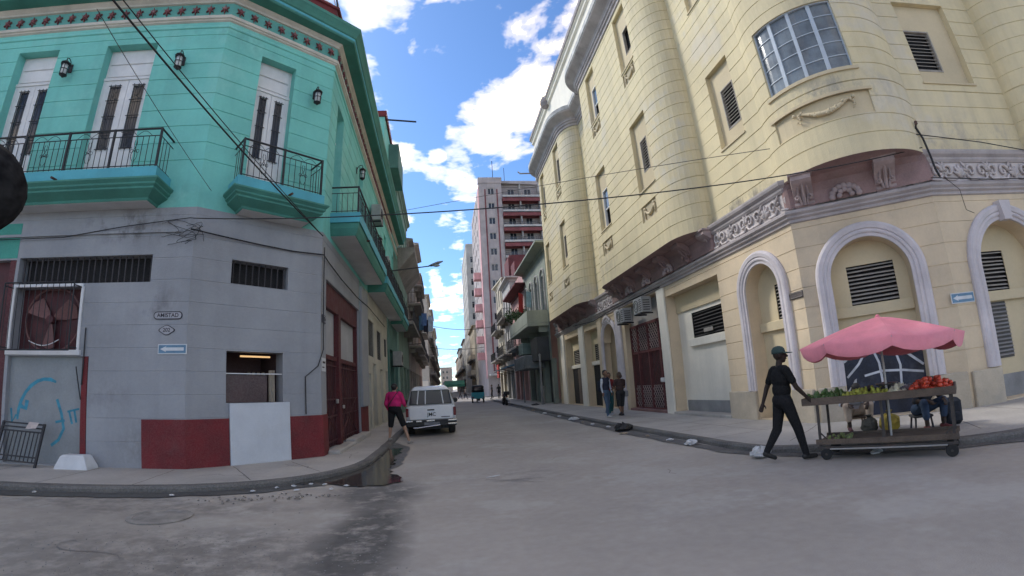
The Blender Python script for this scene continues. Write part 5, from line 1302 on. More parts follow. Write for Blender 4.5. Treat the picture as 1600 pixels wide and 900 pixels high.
# ================================================================ helpers for built objects
def lpart(name, mb, m_, T, smooth=False, M_=None):
    return part(name, mb, m_, T, wm(T) @ M_ if M_ is not None else wm(T), smooth)
_text_cache = {}
def text_mesh(txt, size, m_, extrude=0.002, bold=0.0):
    cu = bpy.data.curves.new('txt', 'FONT'); cu.body = txt; cu.size = size; cu.align_x = 'CENTER'; cu.align_y = 'CENTER'; cu.extrude = extrude; cu.offset = bold
    o = bpy.data.objects.new('txt', cu); COL.objects.link(o)
    dg = bpy.context.evaluated_depsgraph_get()
    me = bpy.data.meshes.new_from_object(o.evaluated_get(dg)); me.name = 'lettering'
    bpy.data.objects.remove(o, do_unlink=True)
    me.transform(Matrix.Rotation(math.pi/2, 4, 'X'))          # into the xz plane, facing -y
    me.materials.clear(); me.materials.append(m_)
    return me
def rrect(w, h, r, n=5):
    pts = []
    for cx_, cz_, a0_ in ((w/2-r, h/2-r, 0), (-w/2+r, h/2-r, 90), (-w/2+r, -h/2+r, 180), (w/2-r, -h/2+r, 270)):
        for k in range(n+1):
            a = R(a0_+90*k/n); pts.append((cx_+r*math.cos(a), cz_+r*math.sin(a)))
    return pts

# ================================================================ signs
m_signwhite = mat('sign_white', (0.62, 0.64, 0.66), rough=0.5, var=0.08, scale=4)
m_signblue = mat('sign_blue', (0.12, 0.24, 0.36), rough=0.5, var=0.15, scale=5)
m_signgrey = mat('plaque_grey', (0.36, 0.36, 0.39), rough=0.6, var=0.1, scale=6)
m_ink = mat('plaque_ink', (0.03, 0.025, 0.035), rough=0.6, var=0.1)
def wall_thing(name, F_, u, z, label, cat, group=None, y=0.0):
    return thing(name, None, label, cat, group, M_=F_.at(u, z, y))
S = wall_thing('street_name_sign', F_LP, -0.435, 3.16, 'oval grey plaque reading AMISTAD on the grey corner wall', 'sign')
lpart('border', MB().prism(rrect(0.64, 0.165, 0.078), -0.014, -0.002), m_ink, S); lpart('plate', MB().prism(rrect(0.60, 0.125, 0.060), -0.018, -0.0145), m_signgrey, S)
lpart('lettering', text_mesh('AMISTAD', 0.115, m_ink, 0.001, 0.002), None, S, M_=Matrix.Translation((0, -0.0195, 0)))
S = wall_thing('house_number_sign', F_LP, -0.445, 2.86, 'small lobed plaque with a house number below the AMISTAD sign', 'sign')
def lobed(k): return [(math.cos(R(10*i))*0.165*k*(1+0.10*math.cos(R(40*i))), math.sin(R(10*i))*0.095*k*(1+0.10*math.cos(R(40*i)))) for i in range(36)]
lpart('border', MB().prism(lobed(1.0), -0.014, -0.002), m_ink, S); lpart('plate', MB().prism(lobed(0.86), -0.018, -0.0145), m_signgrey, S)
lpart('lettering', text_mesh('202', 0.11, m_ink, 0.001, 0.002), None, S, M_=Matrix.Translation((0, -0.0195, 0)))
def arrow_sign(F_, u, z, w, h, label):
    S = wall_thing('one_way_sign', F_, u, z, label, 'sign')
    lpart('border', MB().box(-w/2, w/2, -0.016, -0.002, -h/2, h/2), m_signwhite, S)
    lpart('plate', MB().box(-w/2+0.018, w/2-0.018, -0.019, -0.0165, -h/2+0.018, h/2-0.018), m_signblue, S)
    a = h*0.16
    lpart('arrow', MB().prism([(-w*0.42, 0), (-w*0.20, h*0.30), (-w*0.24, a), (w*0.40, a), (w*0.40, -a), (-w*0.24, -a), (-w*0.20, -h*0.30)][::-1], -0.022, -0.0195), m_signwhite, S)
arrow_sign(F_LP, -0.30, 2.475, 0.63, 0.20, 'blue one way sign with white left arrow on the grey wall')
arrow_sign(F_RP, 0.17, 2.385, 0.66, 0.22, 'blue one way sign with white left arrow on the yellow wall')
S = wall_thing('street_name_sign', F_RS, X_(9.02), 3.02, 'small weathered street plaque on the yellow corner beside the narrow arch', 'sign')
lpart('plate', MB().cbox(-0.24, 0.26, -0.03, -0.002, -0.08, 0.08, 0.008), mat('plaque_brown', (0.13, 0.11, 0.10), var=0.2), S)
lpart('rim', MB().tube([(0.01+x, -0.034, z) for x, z in rrect(0.44, 0.11, 0.02)], 0.008, 4), mat('plaque_rim', (0.33, 0.30, 0.26), var=0.2), S)
S = wall_thing('meter_plate', F_LS, 0.22, 3.35, 'small dark number plate on the pilaster beside the red street door', 'sign')
lpart('plate', MB().cbox(-0.16, 0.16, -0.03, -0.002, -0.10, 0.10, 0.008), mat('dull_grey_plate', (0.10, 0.10, 0.12), var=0.2), S)
lpart('rim', MB().tube([(x, -0.034, z) for x, z in rrect(0.24, 0.13, 0.04)] , 0.008, 4), m_signgrey, S)
S = wall_thing('notice_sheet', F_LS, 0.26, 2.25, 'white paper notice pasted beside the red street door', 'notice')
lpart('sheet', MB().box(-0.2, 0.2, -0.006, -0.002, -0.16, 0.16), m_signwhite, S); lpart('print', MB().box(-0.12, 0.14, -0.009, -0.0065, 0.03, 0.08).box(-0.15, 0.05, -0.009, -0.0065, -0.08, -0.05), m_ink, S)

# ================================================================ wall lanterns
def lantern(F_, u, z, label):
    T = wall_thing('wall_lantern', F_, u, z, label, 'lantern', 'wall lanterns on the mint building')
    lpart('backplate', MB().cbox(-0.05, 0.05, -0.03, 0.0, 0.05, 0.30, 0.01), m_iron, T)
    lpart('bracket', MB().tube([(0, -0.02, 0.22), (0, -0.08, 0.34), (0, -0.16, 0.38), (0, -0.22, 0.34), (0, -0.22, 0.27)], 0.013, 6), m_iron, T)
    lpart('cap', MB().lathe([(0.03, 0.27), (0.06, 0.24), (0.115, 0.19), (0.12, 0.17), (0.05, 0.17)], 10, (0, -0.22, 0)), m_iron, T)
    cg = MB()
    for k in range(6):
        a = 2*math.pi*k/6; cg.tube([(0.10*math.cos(a), -0.22+0.10*math.sin(a), 0.18), (0.085*math.cos(a), -0.22+0.085*math.sin(a), -0.16)], 0.010, 4)
    for r_x, z_ in ((0.105, 0.13), (0.095, 0.0), (0.088, -0.15)):
        cg.tube([(r_x*math.cos(2*math.pi*k/12), -0.22+r_x*math.sin(2*math.pi*k/12), z_) for k in range(13)], 0.010, 4)
    lpart('cage', cg, m_iron, T)
    lpart('globe', MB().lathe([(0.04, -0.14), (0.07, -0.12), (0.078, 0.0), (0.07, 0.14), (0.03, 0.16)], 12, (0, -0.22, 0)), mat('frosted_glass', (0.62, 0.66, 0.66), rough=0.25, var=0.05, bump=0), T, True)
    lpart('bottom', MB().lathe([(0.09, -0.15), (0.05, -0.19), (0.02, -0.22), (0.0001, -0.23)], 10, (0, -0.22, 0)), m_iron, T)
lantern(F_LP, -4.0, 9.12, 'black wall lantern between the two tall white windows')
lantern(F_LP, -0.97, 9.12, 'black wall lantern right of the tall balcony door, near the chamfer')
lantern(F_LC, -0.53, 9.08, 'black wall lantern on the chamfered corner right of the door')
lantern(F_LS, 4.35, 9.1, 'black wall lantern on the street side above the long balcony')
lantern(F_LS, 9.6, 8.2, 'black wall lantern further along the street side of the mint building')
# ================================================================ air conditioners
def aircon(F_, u, z, label, w=0.85, h=0.6, d=0.35, fan=True):
    T = wall_thing('air_conditioner', F_, u, z, label, 'air conditioner', 'condenser boxes on the walls')
    lpart('casing', MB().cbox(-w/2, w/2, -d-0.08, -0.08, 0, h, 0.02), mat('ac_white', (0.36, 0.36, 0.35), rough=0.5, var=0.12, scale=3, streak=0.3), T)
    lpart('grille', MB().tube([(-0.12+0.22*math.cos(2*math.pi*k/20), -d-0.09, h/2+0.22*math.sin(2*math.pi*k/20)) for k in range(21)], 0.012, 4).tube([(-0.12+0.12*math.cos(2*math.pi*k/16), -d-0.09, h/2+0.12*math.sin(2*math.pi*k/16)) for k in range(17)], 0.010, 4), mat('ac_dark', (0.06, 0.06, 0.06)), T)
    sl = MB()
    for k in range(6): sl.box(0.18, w/2-0.04, -d-0.088, -d-0.082, 0.08+0.08*k, 0.11+0.08*k)
    lpart('vents', sl, mat('ac_dark', (0.06, 0.06, 0.06)), T)
    sv = MB()
    for k in range(5): sv.box(w/2+0.001, w/2+0.006, -d-0.02, -0.16, 0.08+0.09*k, 0.12+0.09*k)
    lpart('side_vents', sv, mat('ac_dark', (0.06, 0.06, 0.06)), T)
    for x in (-w/2+0.12, w/2-0.12): lpart('bracket', MB().box(x-0.02, x+0.02, -d-0.1, 0.0, -0.05, -0.003), m_iron, T)
aircon(F_RS, X_(19.3), 3.85, 'condenser box above the left half of the maroon gate', 0.85, 0.6, 0.42)
aircon(F_RS, X_(17.3), 3.95, 'condenser box above the right half of the maroon gate', 0.85, 0.6, 0.42)
aircon(F_LS, 8.1, 8.6, 'condenser box high on the mint wall past the first balcony', 0.9, 0.7, 0.4)
aircon(F_LS, 11.2, 7.2, 'condenser box low on the mint wall behind the second balcony rail', 0.9, 0.7, 0.4)
aircon(F_LS, 16.3, 3.0, 'condenser box over the dark green shop door', 1.0, 0.8, 0.5)

# ================================================================ left pavement: white block, leaning rail
T = thing('concrete_block', F_LP.M @ Vector((-2.25, -0.25, KZ)), 'white painted tapered concrete block at the foot of the red post', 'block', rz=R(4.5))
lpart('block', MB().loft([[(-0.37, -0.2, 0), (0.37, -0.2, 0), (0.37, 0.2, 0), (-0.37, 0.2, 0)], [(-0.36, -0.19, 0.05), (0.36, -0.19, 0.05), (0.36, 0.19, 0.05), (-0.36, 0.19, 0.05)], [(-0.27, -0.14, 0.24), (0.27, -0.14, 0.24), (0.27, 0.14, 0.24), (-0.27, 0.14, 0.24)], [(-0.23, -0.11, 0.27), (0.23, -0.11, 0.27), (0.23, 0.11, 0.27), (-0.23, 0.11, 0.27)]]), mat('block_white', (0.62, 0.64, 0.66), var=0.08, scale=3), T)
T = thing('iron_gate_panel', F_LP.M @ Vector((-3.58, -0.42, KZ)), 'black iron rail panel leaning against the graffiti shutter', 'railing', M_=F_LP.at(-3.58, KZ, -0.42) @ Matrix.Rotation(R(-15), 4, 'X') @ Matrix.Rotation(R(3), 4, 'Y'))
for x in (-0.50, 0.50): lpart('upright', MB().box(x-0.025, x+0.025, -0.02, 0.02, 0, 0.90), m_iron, T)
for z in (0.12, 0.22, 0.72, 0.80, 0.88): lpart('cross_bar', MB().box(-0.475, 0.475, -0.014, 0.014, z-0.014, z+0.014), m_iron, T)
for k in range(9): lpart('bar', MB().tube([(-0.4+0.1*k, 0, 0.12), (-0.4+0.1*k, 0, 0.72)], 0.011, 5), m_iron, T)
T = thing('paper_scrap', None, 'pale paper scrap lying on the leaning rail panel', 'litter', M_=F_LP.at(-3.28, KZ+0.80, -0.26) @ Matrix.Rotation(R(-15), 4, 'X'))
lpart('sheet', MB().add([(-0.14, -0.02, -0.06), (0.12, -0.03, -0.05), (0.17, -0.025, 0.07), (-0.06, -0.035, 0.08)], [(0, 1, 2, 3)]), mat('paper_pink', (0.55, 0.47, 0.44), var=0.15, scale=8), T)

# ================================================================ overhead cables
m_cable = mat('cable_black', (0.012, 0.012, 0.014), rough=0.6, var=0.1, bump=0)
m_cable2 = mat('cable_grey', (0.07, 0.065, 0.06), rough=0.7, var=0.1, bump=0)
def cable(label, pts, r, sag=0.0, n=24, m_=None, name='overhead_cable', group=None):
    pts = [Vector(p) for p in pts]; out = []
    if len(pts) == 2:
        for k in range(n+1):
            t = k/n; p = pts[0].lerp(pts[1], t); out.append((p.x, p.y, p.z-4*sag*t*(1-t)))
    else: out = [tuple(p) for p in pts]
    o = part(name, MB().tube(out, r, 5), m_ or m_cable)
    return tag(o, label, 'cable', group)
cA = (-2.86, 11.33, 5.35)
cable('thick black cable from the green corner up past the left balconies', [cA, (-4.05, 4.25, 6.20)], 0.016, 0.05)
cable('second black cable close beside the thick one', [cA, (-3.92, 4.3, 6.2)], 0.009, 0.02)
cable('thin grey cable above the left balcony, left of the thick one', [(-5.0, 9.55, 5.9), (-4.35, 4.4, 6.2)], 0.006, 0.02, m_=m_cable2)
cable('dark cable spanning the street from the grey wall to the yellow corner', [(-5.15, 9.2, 5.15), (10.25, 6.42, 5.72)], 0.012, 0.70, 40)
cable('thin upper cable spanning from the mint facade to the yellow corner', [(-2.75, 20, 9.1), (10.27, 6.44, 6.2)], 0.009, 0.10, 40, m_cable2)
cable('cable running along the grey wall under the left balcony to the wire tangle', [F_LP.M @ Vector(v) for v in ((-9, -0.07, 4.75), (-5, -0.07, 4.87), (-3.1, -0.06, 4.88), (-1.6, -0.06, 5.08), (-0.1, -0.08, 5.22), (0.02, -0.1, 5.2))], 0.011)
cable('cable bundle sagging across the chamfered grey wall', [F_LC.M @ Vector(v) for v in ((-3.2, -0.1, 4.95), (-2.5, -0.06, 4.92), (-1.6, -0.05, 4.88), (-0.8, -0.05, 4.86), (0.02, -0.06, 4.9))] + [F_LS.M @ Vector(v) for v in ((0.4, -0.06, 4.85), (2, -0.08, 4.75), (4.5, -0.1, 4.7), (7, -0.1, 4.8), (12, -0.12, 4.7))], 0.017)
cable('cable pair leaving the yellow corner bracket to the right', [(10.27, 6.44, 6.05), (12.0, 6.0, 5.85), (13.5, 5.7, 5.66), (18, 4.6, 5.4)], 0.012)
cable('lower cable leaving the yellow corner along the string course', [(10.25, 6.42, 5.0), (12.0, 6.05, 4.95), (14.5, 5.5, 4.98), (18, 4.6, 5.0)], 0.012)
cable('loose cable hanging down beside the keystone arch', [F_RP.M @ Vector(v) for v in ((0.3, -0.25, 4.95), (0.62, -0.22, 4.72), (0.70, -0.16, 4.45), (0.76, -0.12, 4.28), (1.0, -0.1, 4.2))], 0.007)
cable('cable bundle dropping down the yellow corner from the bracket', [(10.3, 6.45, 6.25), (10.36, 6.4, 5.95), (10.38, 6.36, 5.5), (10.38, 6.34, 5.2), (10.45, 6.33, 5.0)], 0.024)
T = thing('cable_bracket', (10.3, 6.45, 6.0), 'iron bracket holding the cables at the yellow corner', 'bracket')
lpart('arm', MB().tube([(0.1, 0.15, 0.2), (-0.02, -0.02, 0.22), (-0.06, -0.08, 0.32)], 0.02, 5).tube([(0.05, 0.05, 0.2), (-0.04, 0.0, 0.05)], 0.015, 5), m_iron, T)
lpart('insulator', MB().lathe([(0.02, 0), (0.04, 0.02), (0.03, 0.05), (0.04, 0.07), (0.02, 0.1)], 8, (-0.05, -0.07, 0.26)), mat('insulator_brown', (0.10, 0.05, 0.04), rough=0.3), T)
r_ = random.Random(21)
for k in range(5):
    ctl = [(r_.uniform(-0.75, 0.25), r_.uniform(4.62, 5.22)) for t in range(6)]
    if k == 0: ctl = [(-0.75, 5.12), (-0.4, 5.2), (-0.1, 5.1), (0.2, 4.95), (0.25, 4.7)]
    pts = smooth_path(ctl, 3)
    cable('loose black wire hanging in the tangle on the grey corner, %s' % ('along its top', 'wide loop at its left', 'loop at its right', 'lowest strand', 'thin inner strand')[k],
          [F_LP.M @ Vector((u, -0.04-0.03*abs(math.sin(i*0.7)), z)) for i, (u, z) in enumerate(pts)], 0.0055, name='wire_tangle')
cable('far cable sagging across the street before the crossing', [(-2.5, 58, 9.6), (7.4, 60, 9.3)], 0.03, 0.7)
cable('farthest cable across the street beyond the crossing', [(-2.5, 96, 10.0), (7.0, 82, 8.4)], 0.04, 0.4)
cable('cable running along the maroon gate bay into the distance', [(7.85, 33, 5.2), (7.86, 24, 4.6), (7.84, 20.6, 4.75), (7.9, 16, 4.72)], 0.02)
# ---- street lamp on an arm
T = thing('street_lamp', (-2.9, 24.6, 7.75), 'grey street lamp on a long arm reaching over the street from the mint building', 'street lamp')
lpart('arm', MB().tube([(0, 0, -0.02), (1.2, 0.1, 0.12), (2.35, 0.2, 0.26)], [0.04, 0.035, 0.03], 7), m_railfar, T)
lpart('wall_plate', MB().cbox(-0.02, 0.05, -0.12, 0.12, -0.2, 0.2, 0.01), m_railfar, T)
lpart('head', MB().loft([[(2.3+dx*1.0, 0.2+wy, 0.26+dz+hz) for wy, hz in ((-s_, 0), (0, s_*0.7), (s_, 0), (0, -s_*0.5))] for dx, dz, s_ in ((0, 0, 0.05), (0.2, 0.04, 0.14), (0.5, 0.14, 0.16), (0.78, 0.24, 0.05))]), mat('lamp_grey', (0.22, 0.25, 0.29), rough=0.5), T, True)
lpart('lens', MB().ball((2.72, 0.2, 0.28), 0.2, 0.12, 0.07, 10, 6), mat('lamp_lens', (0.5, 0.52, 0.55), rough=0.2), T, True)

# ================================================================ laundry, plants, awnings
def cloth_piece(label, loc, w, h, col, nm, rz=0.0, group=None, cat='laundry'):
    T = thing('hanging_cloth', loc, label, cat, group, rz=rz)
    rows = []
    for j in range(6):
        z = -h*j/5; rows.append([(-w/2+w*i/6*(1-0.06*j/5)+0.01*math.sin(j+i), 0.05*math.sin(i*1.9+j*0.5)*(0.3+j/5), z) for i in range(7)])
    lpart('cloth', MB().loft(rows, cap=False, closed=False), mat(nm, col, var=0.15, scale=3), T, True)
    return T
lc = [((0.10, 0.20, 0.42), 'blue'), ((0.45, 0.55, 0.68), 'pale blue'), ((0.03, 0.035, 0.06), 'navy'), ((0.14, 0.32, 0.52), 'bright blue'), ((0.55, 0.57, 0.6), 'white')]
for k, (c, nm) in enumerate(lc):
    cloth_piece('%s garment drying on the left balcony line' % nm, (-1.6-0.10*k+0.34*((k*2) % 3), 44.2+0.9*k*0.5, 8.6-0.25*(k % 3)), 0.5, 1.15+0.25*(k % 2), c, 'wash_%d' % k, rz=R(10), group='laundry on the left balcony')
cloth_piece('red cloth hanging over the grey green balcony', (6.15, 36.2, 8.6), 0.9, 1.5, (0.45, 0.03, 0.03), 'wash_red', rz=R(60))
cloth_piece('pale blue shirt hanging by the arched windows', (6.5, 34.6, 8.4), 0.7, 1.2, (0.30, 0.48, 0.60), 'wash_shirt', rz=R(50))
def leafy(label, loc, r, n, seed, col=(0.05, 0.10, 0.03), name='potted_plant', pot=True):
    T = thing(name, loc, label, 'plant'); q = random.Random(seed); mb = MB()
    for i in range(n):
        d = Vector((q.gauss(0, 1), q.gauss(0, 1), q.gauss(0, 1))).normalized()*r*q.uniform(0.3, 1)
        c = Vector((d.x, d.y, r*1.0+d.z+0.2)); a = Vector((q.gauss(0, 1), q.gauss(0, 1), q.gauss(0, 1))).normalized(); b = a.orthogonal().normalized(); s_ = r*0.22
        mb.add([c-a*s_, c+b*s_*0.5, c+a*s_, c-b*s_*0.5], [(0, 1, 2, 3)])
    o = lpart('foliage', mb, mat('plant_green', col, var=0.35, scale=3, coords='object'), T); o['kind'] = 'stuff'
    if pot: lpart('pot', MB().lathe([(0.12, 0), (0.18, 0.28), (0.2, 0.3)], 10), mat('clay_pot', (0.25, 0.10, 0.06), var=0.2), T)
    lpart('stem', MB().tube([(0, 0, 0.2), (0.03, 0, r+0.2)], 0.02, 5), mat('stem_brown', (0.08, 0.06, 0.03)), T)
leafy('bushy plant at the far end of the grey green balcony', (6.2, 41.6, 6.6), 0.75, 170, 1)
leafy('smaller plant in the middle of the grey green balcony', (6.2, 38.4, 6.5), 0.55, 120, 2)
leafy('small plant near the yellow building on the grey green balcony', (6.2, 36.6, 6.5), 0.5, 110, 3)
def awning(label, x, y0, y1, z, proj, col, nm, drop=0.35, name='shop_awning'):
    T = thing(name, (x, (y0+y1)/2, 0), label, 'awning'); h = (y1-y0)/2
    lpart('canopy', MB().add([(0, -h, z), (0, h, z), (-proj, h, z-drop), (-proj, -h, z-drop), (0, -h, z-0.12), (0, h, z-0.12), (-proj, h, z-drop-0.12), (-proj, -h, z-drop-0.12)], [(0,1,2,3),(7,6,5,4),(3,2,6,7),(0,3,7,4),(1,5,6,2)]), mat(nm, col, var=0.15, scale=1.2, streak=0.2), T)
    for yy_ in (-h+0.1, h-0.1): lpart('strut', MB().tube([(-0.02, yy_, z-0.9), (-proj+0.05, yy_, z-drop-0.1)], 0.025, 5), m_iron, T)
awning('faded blue awning under the pink house balcony', 7.5, 44.5, 49.0, 3.75, 1.7, (0.13, 0.28, 0.40), 'awning_blue')
awning('grey canopy over the shop at the far end of the right pavement', 7.45, 52, 57, 3.7, 1.6, (0.30, 0.30, 0.30), 'awning_grey')
T = thing('shop_sign', (6.6, 58.5, 2.6), 'red banner sign hanging by the far right corner shop', 'sign'); lpart('board', MB().cbox(-0.08, 0.08, -0.9, 0.9, 0, 1.6, 0.02), mat('sign_red', (0.50, 0.05, 0.045), var=0.1), T); lpart('frame', MB().tube([(0, -0.92, -0.02), (0, 0.92, -0.02)], 0.04, 5), m_iron, T)
def metal_box(label, y0, y1, z0, z1, xo, m_, nm='wall_cabinet'):
    T = thing(nm, (7.55, (y0+y1)/2, z0), label, 'cabinet')
    lpart('casing', MB().cbox(-xo, 0, -(y1-y0)/2, (y1-y0)/2, 0, z1-z0, 0.03), m_, T)
    rb = MB(); n = int((y1-y0)/0.3)
    for k in range(n): yy_ = -(y1-y0)/2+(k+0.5)*(y1-y0)/n; rb.box(-xo-0.03, -xo-0.002, yy_-0.05, yy_+0.05, 0.05, z1-z0-0.05)
    lpart('ribs', rb, m_, T)
m_cab = mat('galvanised', (0.20, 0.22, 0.225), rough=0.6, var=0.2, scale=1.5, streak=0.3)
metal_box('corrugated grey shop canopy box past the yellow building', 35.5, 41.0, 2.75, 3.75, 1.5, m_cab)
metal_box('dark hanging cabinet under the grey green balcony', 33.6, 36.0, 3.2, 4.9, 0.9, mat('cab_dark', (0.06, 0.065, 0.07), var=0.2))
metal_box('green grey condenser cage above the corrugated canopy', 37.5, 39.5, 3.95, 4.85, 1.3, mat('cage_green', (0.20, 0.27, 0.25), var=0.2))
def post(label, x, y, h, r_x, m_, cap=True):
    T = thing('street_post', (x, y, KZ), label, 'post'); lpart('shaft', MB().lathe([(r_x*1.25, 0), (r_x*1.2, 0.1), (r_x, 0.14), (r_x, h)], 10), m_, T)
    lpart('head', MB().lathe([(r_x, h), (r_x*1.3, h+0.04), (r_x*1.2, h+0.12), (0.001, h+0.18)], 10), m_, T)
post('short pale bollard on the right pavement before the shops', 6.9, 34.0, 1.15, 0.13, mat('bollard_pale', (0.36, 0.35, 0.33), var=0.15))
post('tall thin pole in front of the shops past the yellow building', 6.75, 33.4, 3.4, 0.07, mat('pole_grey', (0.25, 0.25, 0.25), var=0.15))
post('second thin pole by the corrugated canopy', 6.5, 39.6, 2.7, 0.06, mat('pole_grey', (0.25, 0.25, 0.25)))

# ================================================================ end of the street: lit wall, green awning
T = thing('boundary_wall', (-12, 84, 0), 'sunlit white wall round the added open lot at the crossing', 'wall'); lpart('wall', MB().cbox(-18, 9.3, 0, 0.3, 0, 3.2, 0.03), m_lightwall, T); lpart('coping', MB().box(-18, 9.35, -0.06, 0.36, 3.2, 3.32), m_wh, T)
T = thing('kiosk_awning', (2.0, 101, 0), 'green market awning across the far end of the street', 'awning')
lpart('canopy', MB().add([(-2.0, -1.2, 2.5), (2.2, -1.2, 2.5), (2.2, 1.2, 3.3), (-2.0, 1.2, 3.3), (-2.0, -1.2, 2.0), (2.2, -1.2, 2.0), (2.2, 1.2, 3.2), (-2.0, 1.2, 3.2)], [(0,1,2,3),(7,6,5,4),(4,5,1,0),(1,5,6,2),(0,3,7,4)]), mat('awning_green', (0.05, 0.22, 0.13), var=0.2, scale=1.5), T)
for x in (-1.9, 2.1):
    for y in (-1.1, 1.1): lpart('post', MB().tube([(x, y, 0), (x, y, 2.4)], 0.05, 6), m_iron, T)
# ================================================================ people
import numpy as np
def sd_cap(P, a, b, ra, rb):
    ba = b-a; h = np.clip(((P-a)@ba)/max(1e-9, ba@ba), 0, 1); return np.linalg.norm(P-a-h[:, None]*ba, axis=1)-(ra+(rb-ra)*h)
def sd_ell(P, c, r):
    k = np.linalg.norm((P-c)/r, axis=1); return (k-1)*r.min()
def body_mesh(name, prims, mats, voxel=0.012, smooth_it=6):
    """prims: ('c', a, b, ra, rb, key) or ('e', c, (rx,ry,rz), key); one continuous skin, coloured by the nearest primitive"""
    mb = MB()
    for p in prims:
        if p[0] == 'c':
            _, a, b, ra, rb, k = p; a_, b_ = Vector(a), Vector(b)
            mb.tube([a_, a_.lerp(b_, 0.5), b_], [ra, (ra+rb)/2, rb], 14); mb.ball(a, ra, n=14, m=10); mb.ball(b, rb, n=14, m=10)
        else: mb.ball(p[1], *p[2], n=18, m=12)
    me = mb.mesh(name+'_src', [])
    o = bpy.data.objects.new(name+'_src', me); COL.objects.link(o)
    md = o.modifiers.new('r', 'REMESH'); md.mode = 'VOXEL'; md.voxel_size = voxel; md.adaptivity = 0.0
    if smooth_it: ms = o.modifiers.new('s', 'SMOOTH'); ms.factor = 0.5; ms.iterations = smooth_it
    dg = bpy.context.evaluated_depsgraph_get()
    out = bpy.data.meshes.new_from_object(o.evaluated_get(dg)); out.name = name
    bpy.data.objects.remove(o, do_unlink=True)
    n = len(out.polygons); C = np.empty(n*3); out.polygons.foreach_get('center', C); C = C.reshape(-1, 3)
    keys = list(mats); best = np.full(n, 1e9); idx = np.zeros(n, int)
    for p in prims:
        if p[0] == 'c': d = sd_cap(C, np.array(p[1], float), np.array(p[2], float), p[3], p[4]); k = p[5]
        else: d = sd_ell(C, np.array(p[1], float), np.array(p[2], float)); k = p[3]
        mk = d < best; best[mk] = d[mk]; idx[mk] = keys.index(k)
    out.materials.clear()
    for k in keys: out.materials.append(mats[k])
    out.polygons.foreach_set('material_index', idx.astype(np.int32)); out.polygons.foreach_set('use_smooth', np.ones(n, bool))
    return out
def hand(w, d, side, key='skin', curl=0.35, spread=1.0, s=1.0):
    """palm, four unequal bent fingers and a thumb. w wrist, d pointing direction, side: thumb direction"""
    w, d, side = Vector(w), Vector(d).normalized(), Vector(side)
    side = (side-d*side.dot(d)).normalized(); nrm = d.cross(side)
    pr = []; pc = w+d*0.055*s
    pr.append(('c', tuple(w), tuple(pc+d*0.015*s), 0.024*s, 0.030*s, key))
    for sx in (-0.022, 0.022): pr.append(('c', tuple(w+d*0.02*s+side*sx*s*0.7), tuple(w+d*0.085*s+side*sx*s), 0.016*s, 0.015*s, key))
    for off, L_ in ((0.030, 0.066), (0.011, 0.076), (-0.010, 0.070), (-0.029, 0.055)):
        b = w+d*0.090*s+side*off*s*spread; m_ = b+(d*math.cos(curl)+nrm*math.sin(curl))*L_*0.5*s; e = m_+(d*math.cos(curl*2.3)+nrm*math.sin(curl*2.3))*L_*0.5*s
        pr += [('c', tuple(b), tuple(m_), 0.0095*s, 0.009*s, key), ('c', tuple(m_), tuple(e), 0.009*s, 0.0075*s, key)]
    b = w+d*0.025*s+side*0.030*s; m_ = b+(d*0.6+side*0.75).normalized()*0.036*s; e = m_+(d*0.9+side*0.35+nrm*0.3).normalized()*0.032*s
    pr += [('c', tuple(b), tuple(m_), 0.013*s, 0.011*s, key), ('c', tuple(m_), tuple(e), 0.011*s, 0.008*s, key)]
    return pr
def head(c, fwd, up=(0, 0, 1), s=1.0, hair=None, key='skin'):
    c, f = Vector(c), Vector(fwd).normalized(); u = Vector(up); lft = u.cross(f).normalized(); u = f.cross(lft)
    P = lambda x, y, z: tuple(c+f*x*s+lft*y*s+u*z*s)
    pr = [('e', P(-0.008, 0, 0.025), (0.092*s, 0.088*s, 0.100*s), key), ('c', P(0.035, 0, -0.055), P(0.05, 0, -0.075), 0.050*s, 0.036*s, key),
          ('c', P(0.045, 0, -0.02), P(0.05, 0, 0.03), 0.052*s, 0.048*s, key), ('c', P(0.095, 0, 0.02), P(0.118, 0, -0.018), 0.010*s, 0.016*s, key),
          ('c', P(0.098, 0.022, -0.052), P(0.098, -0.022, -0.052), 0.010*s, 0.010*s, key), ('c', P(0.088, 0.03, 0.034), P(0.088, -0.03, 0.034), 0.012*s, 0.012*s, key)]
    for sy in (-1, 1): pr.append(('c', P(-0.005, sy*0.086, 0.02), P(0.0, sy*0.092, -0.02), 0.018*s, 0.013*s, key))
    if hair: pr += [('e', P(-0.022, 0, 0.045), (0.094*s, 0.094*s, 0.092*s), 'hair'), ('e', P(-0.055, 0, -0.01), (0.06*s, 0.078*s, 0.07*s), 'hair')]
    return pr, P
def eyes(T, P, s=1.0):
    return
    for sy in (-1, 1): lpart('eye', MB().ball(P(0.083, sy*0.032, 0.016), 0.011*s, n=8, m=6), mat('eye_white', (0.55, 0.52, 0.5), rough=0.3, var=0), T, True)
def skin(nm, c): return mat(nm, c, rough=0.55, var=0.08, scale=6, fine=0.02, bump=0.03, coords='object')
def clothm(nm, c): return mat(nm, c, spec=0.08, rough=0.95, var=0.16, scale=5, fine=0.05, bump=1.0, bscale=11, coords='object')
sk_dark = skin('skin_dark', (0.030, 0.017, 0.012)); sk_brown = skin('skin_brown', (0.20, 0.11, 0.07)); sk_tan = skin('skin_tan', (0.36, 0.22, 0.15))
m_hair = mat('hair_black', (0.012, 0.010, 0.009), rough=0.6, var=0.2, scale=20, coords='object')
def person(label, loc, heading, prims, mats, voxel=0.012, group=None, z=0.0, smooth_it=5):
    T = thing('person', (loc[0], loc[1], z), label, 'person', group, rz=heading)
    lpart('body', body_mesh('body', prims, mats, voxel, smooth_it), None, T)
    return T
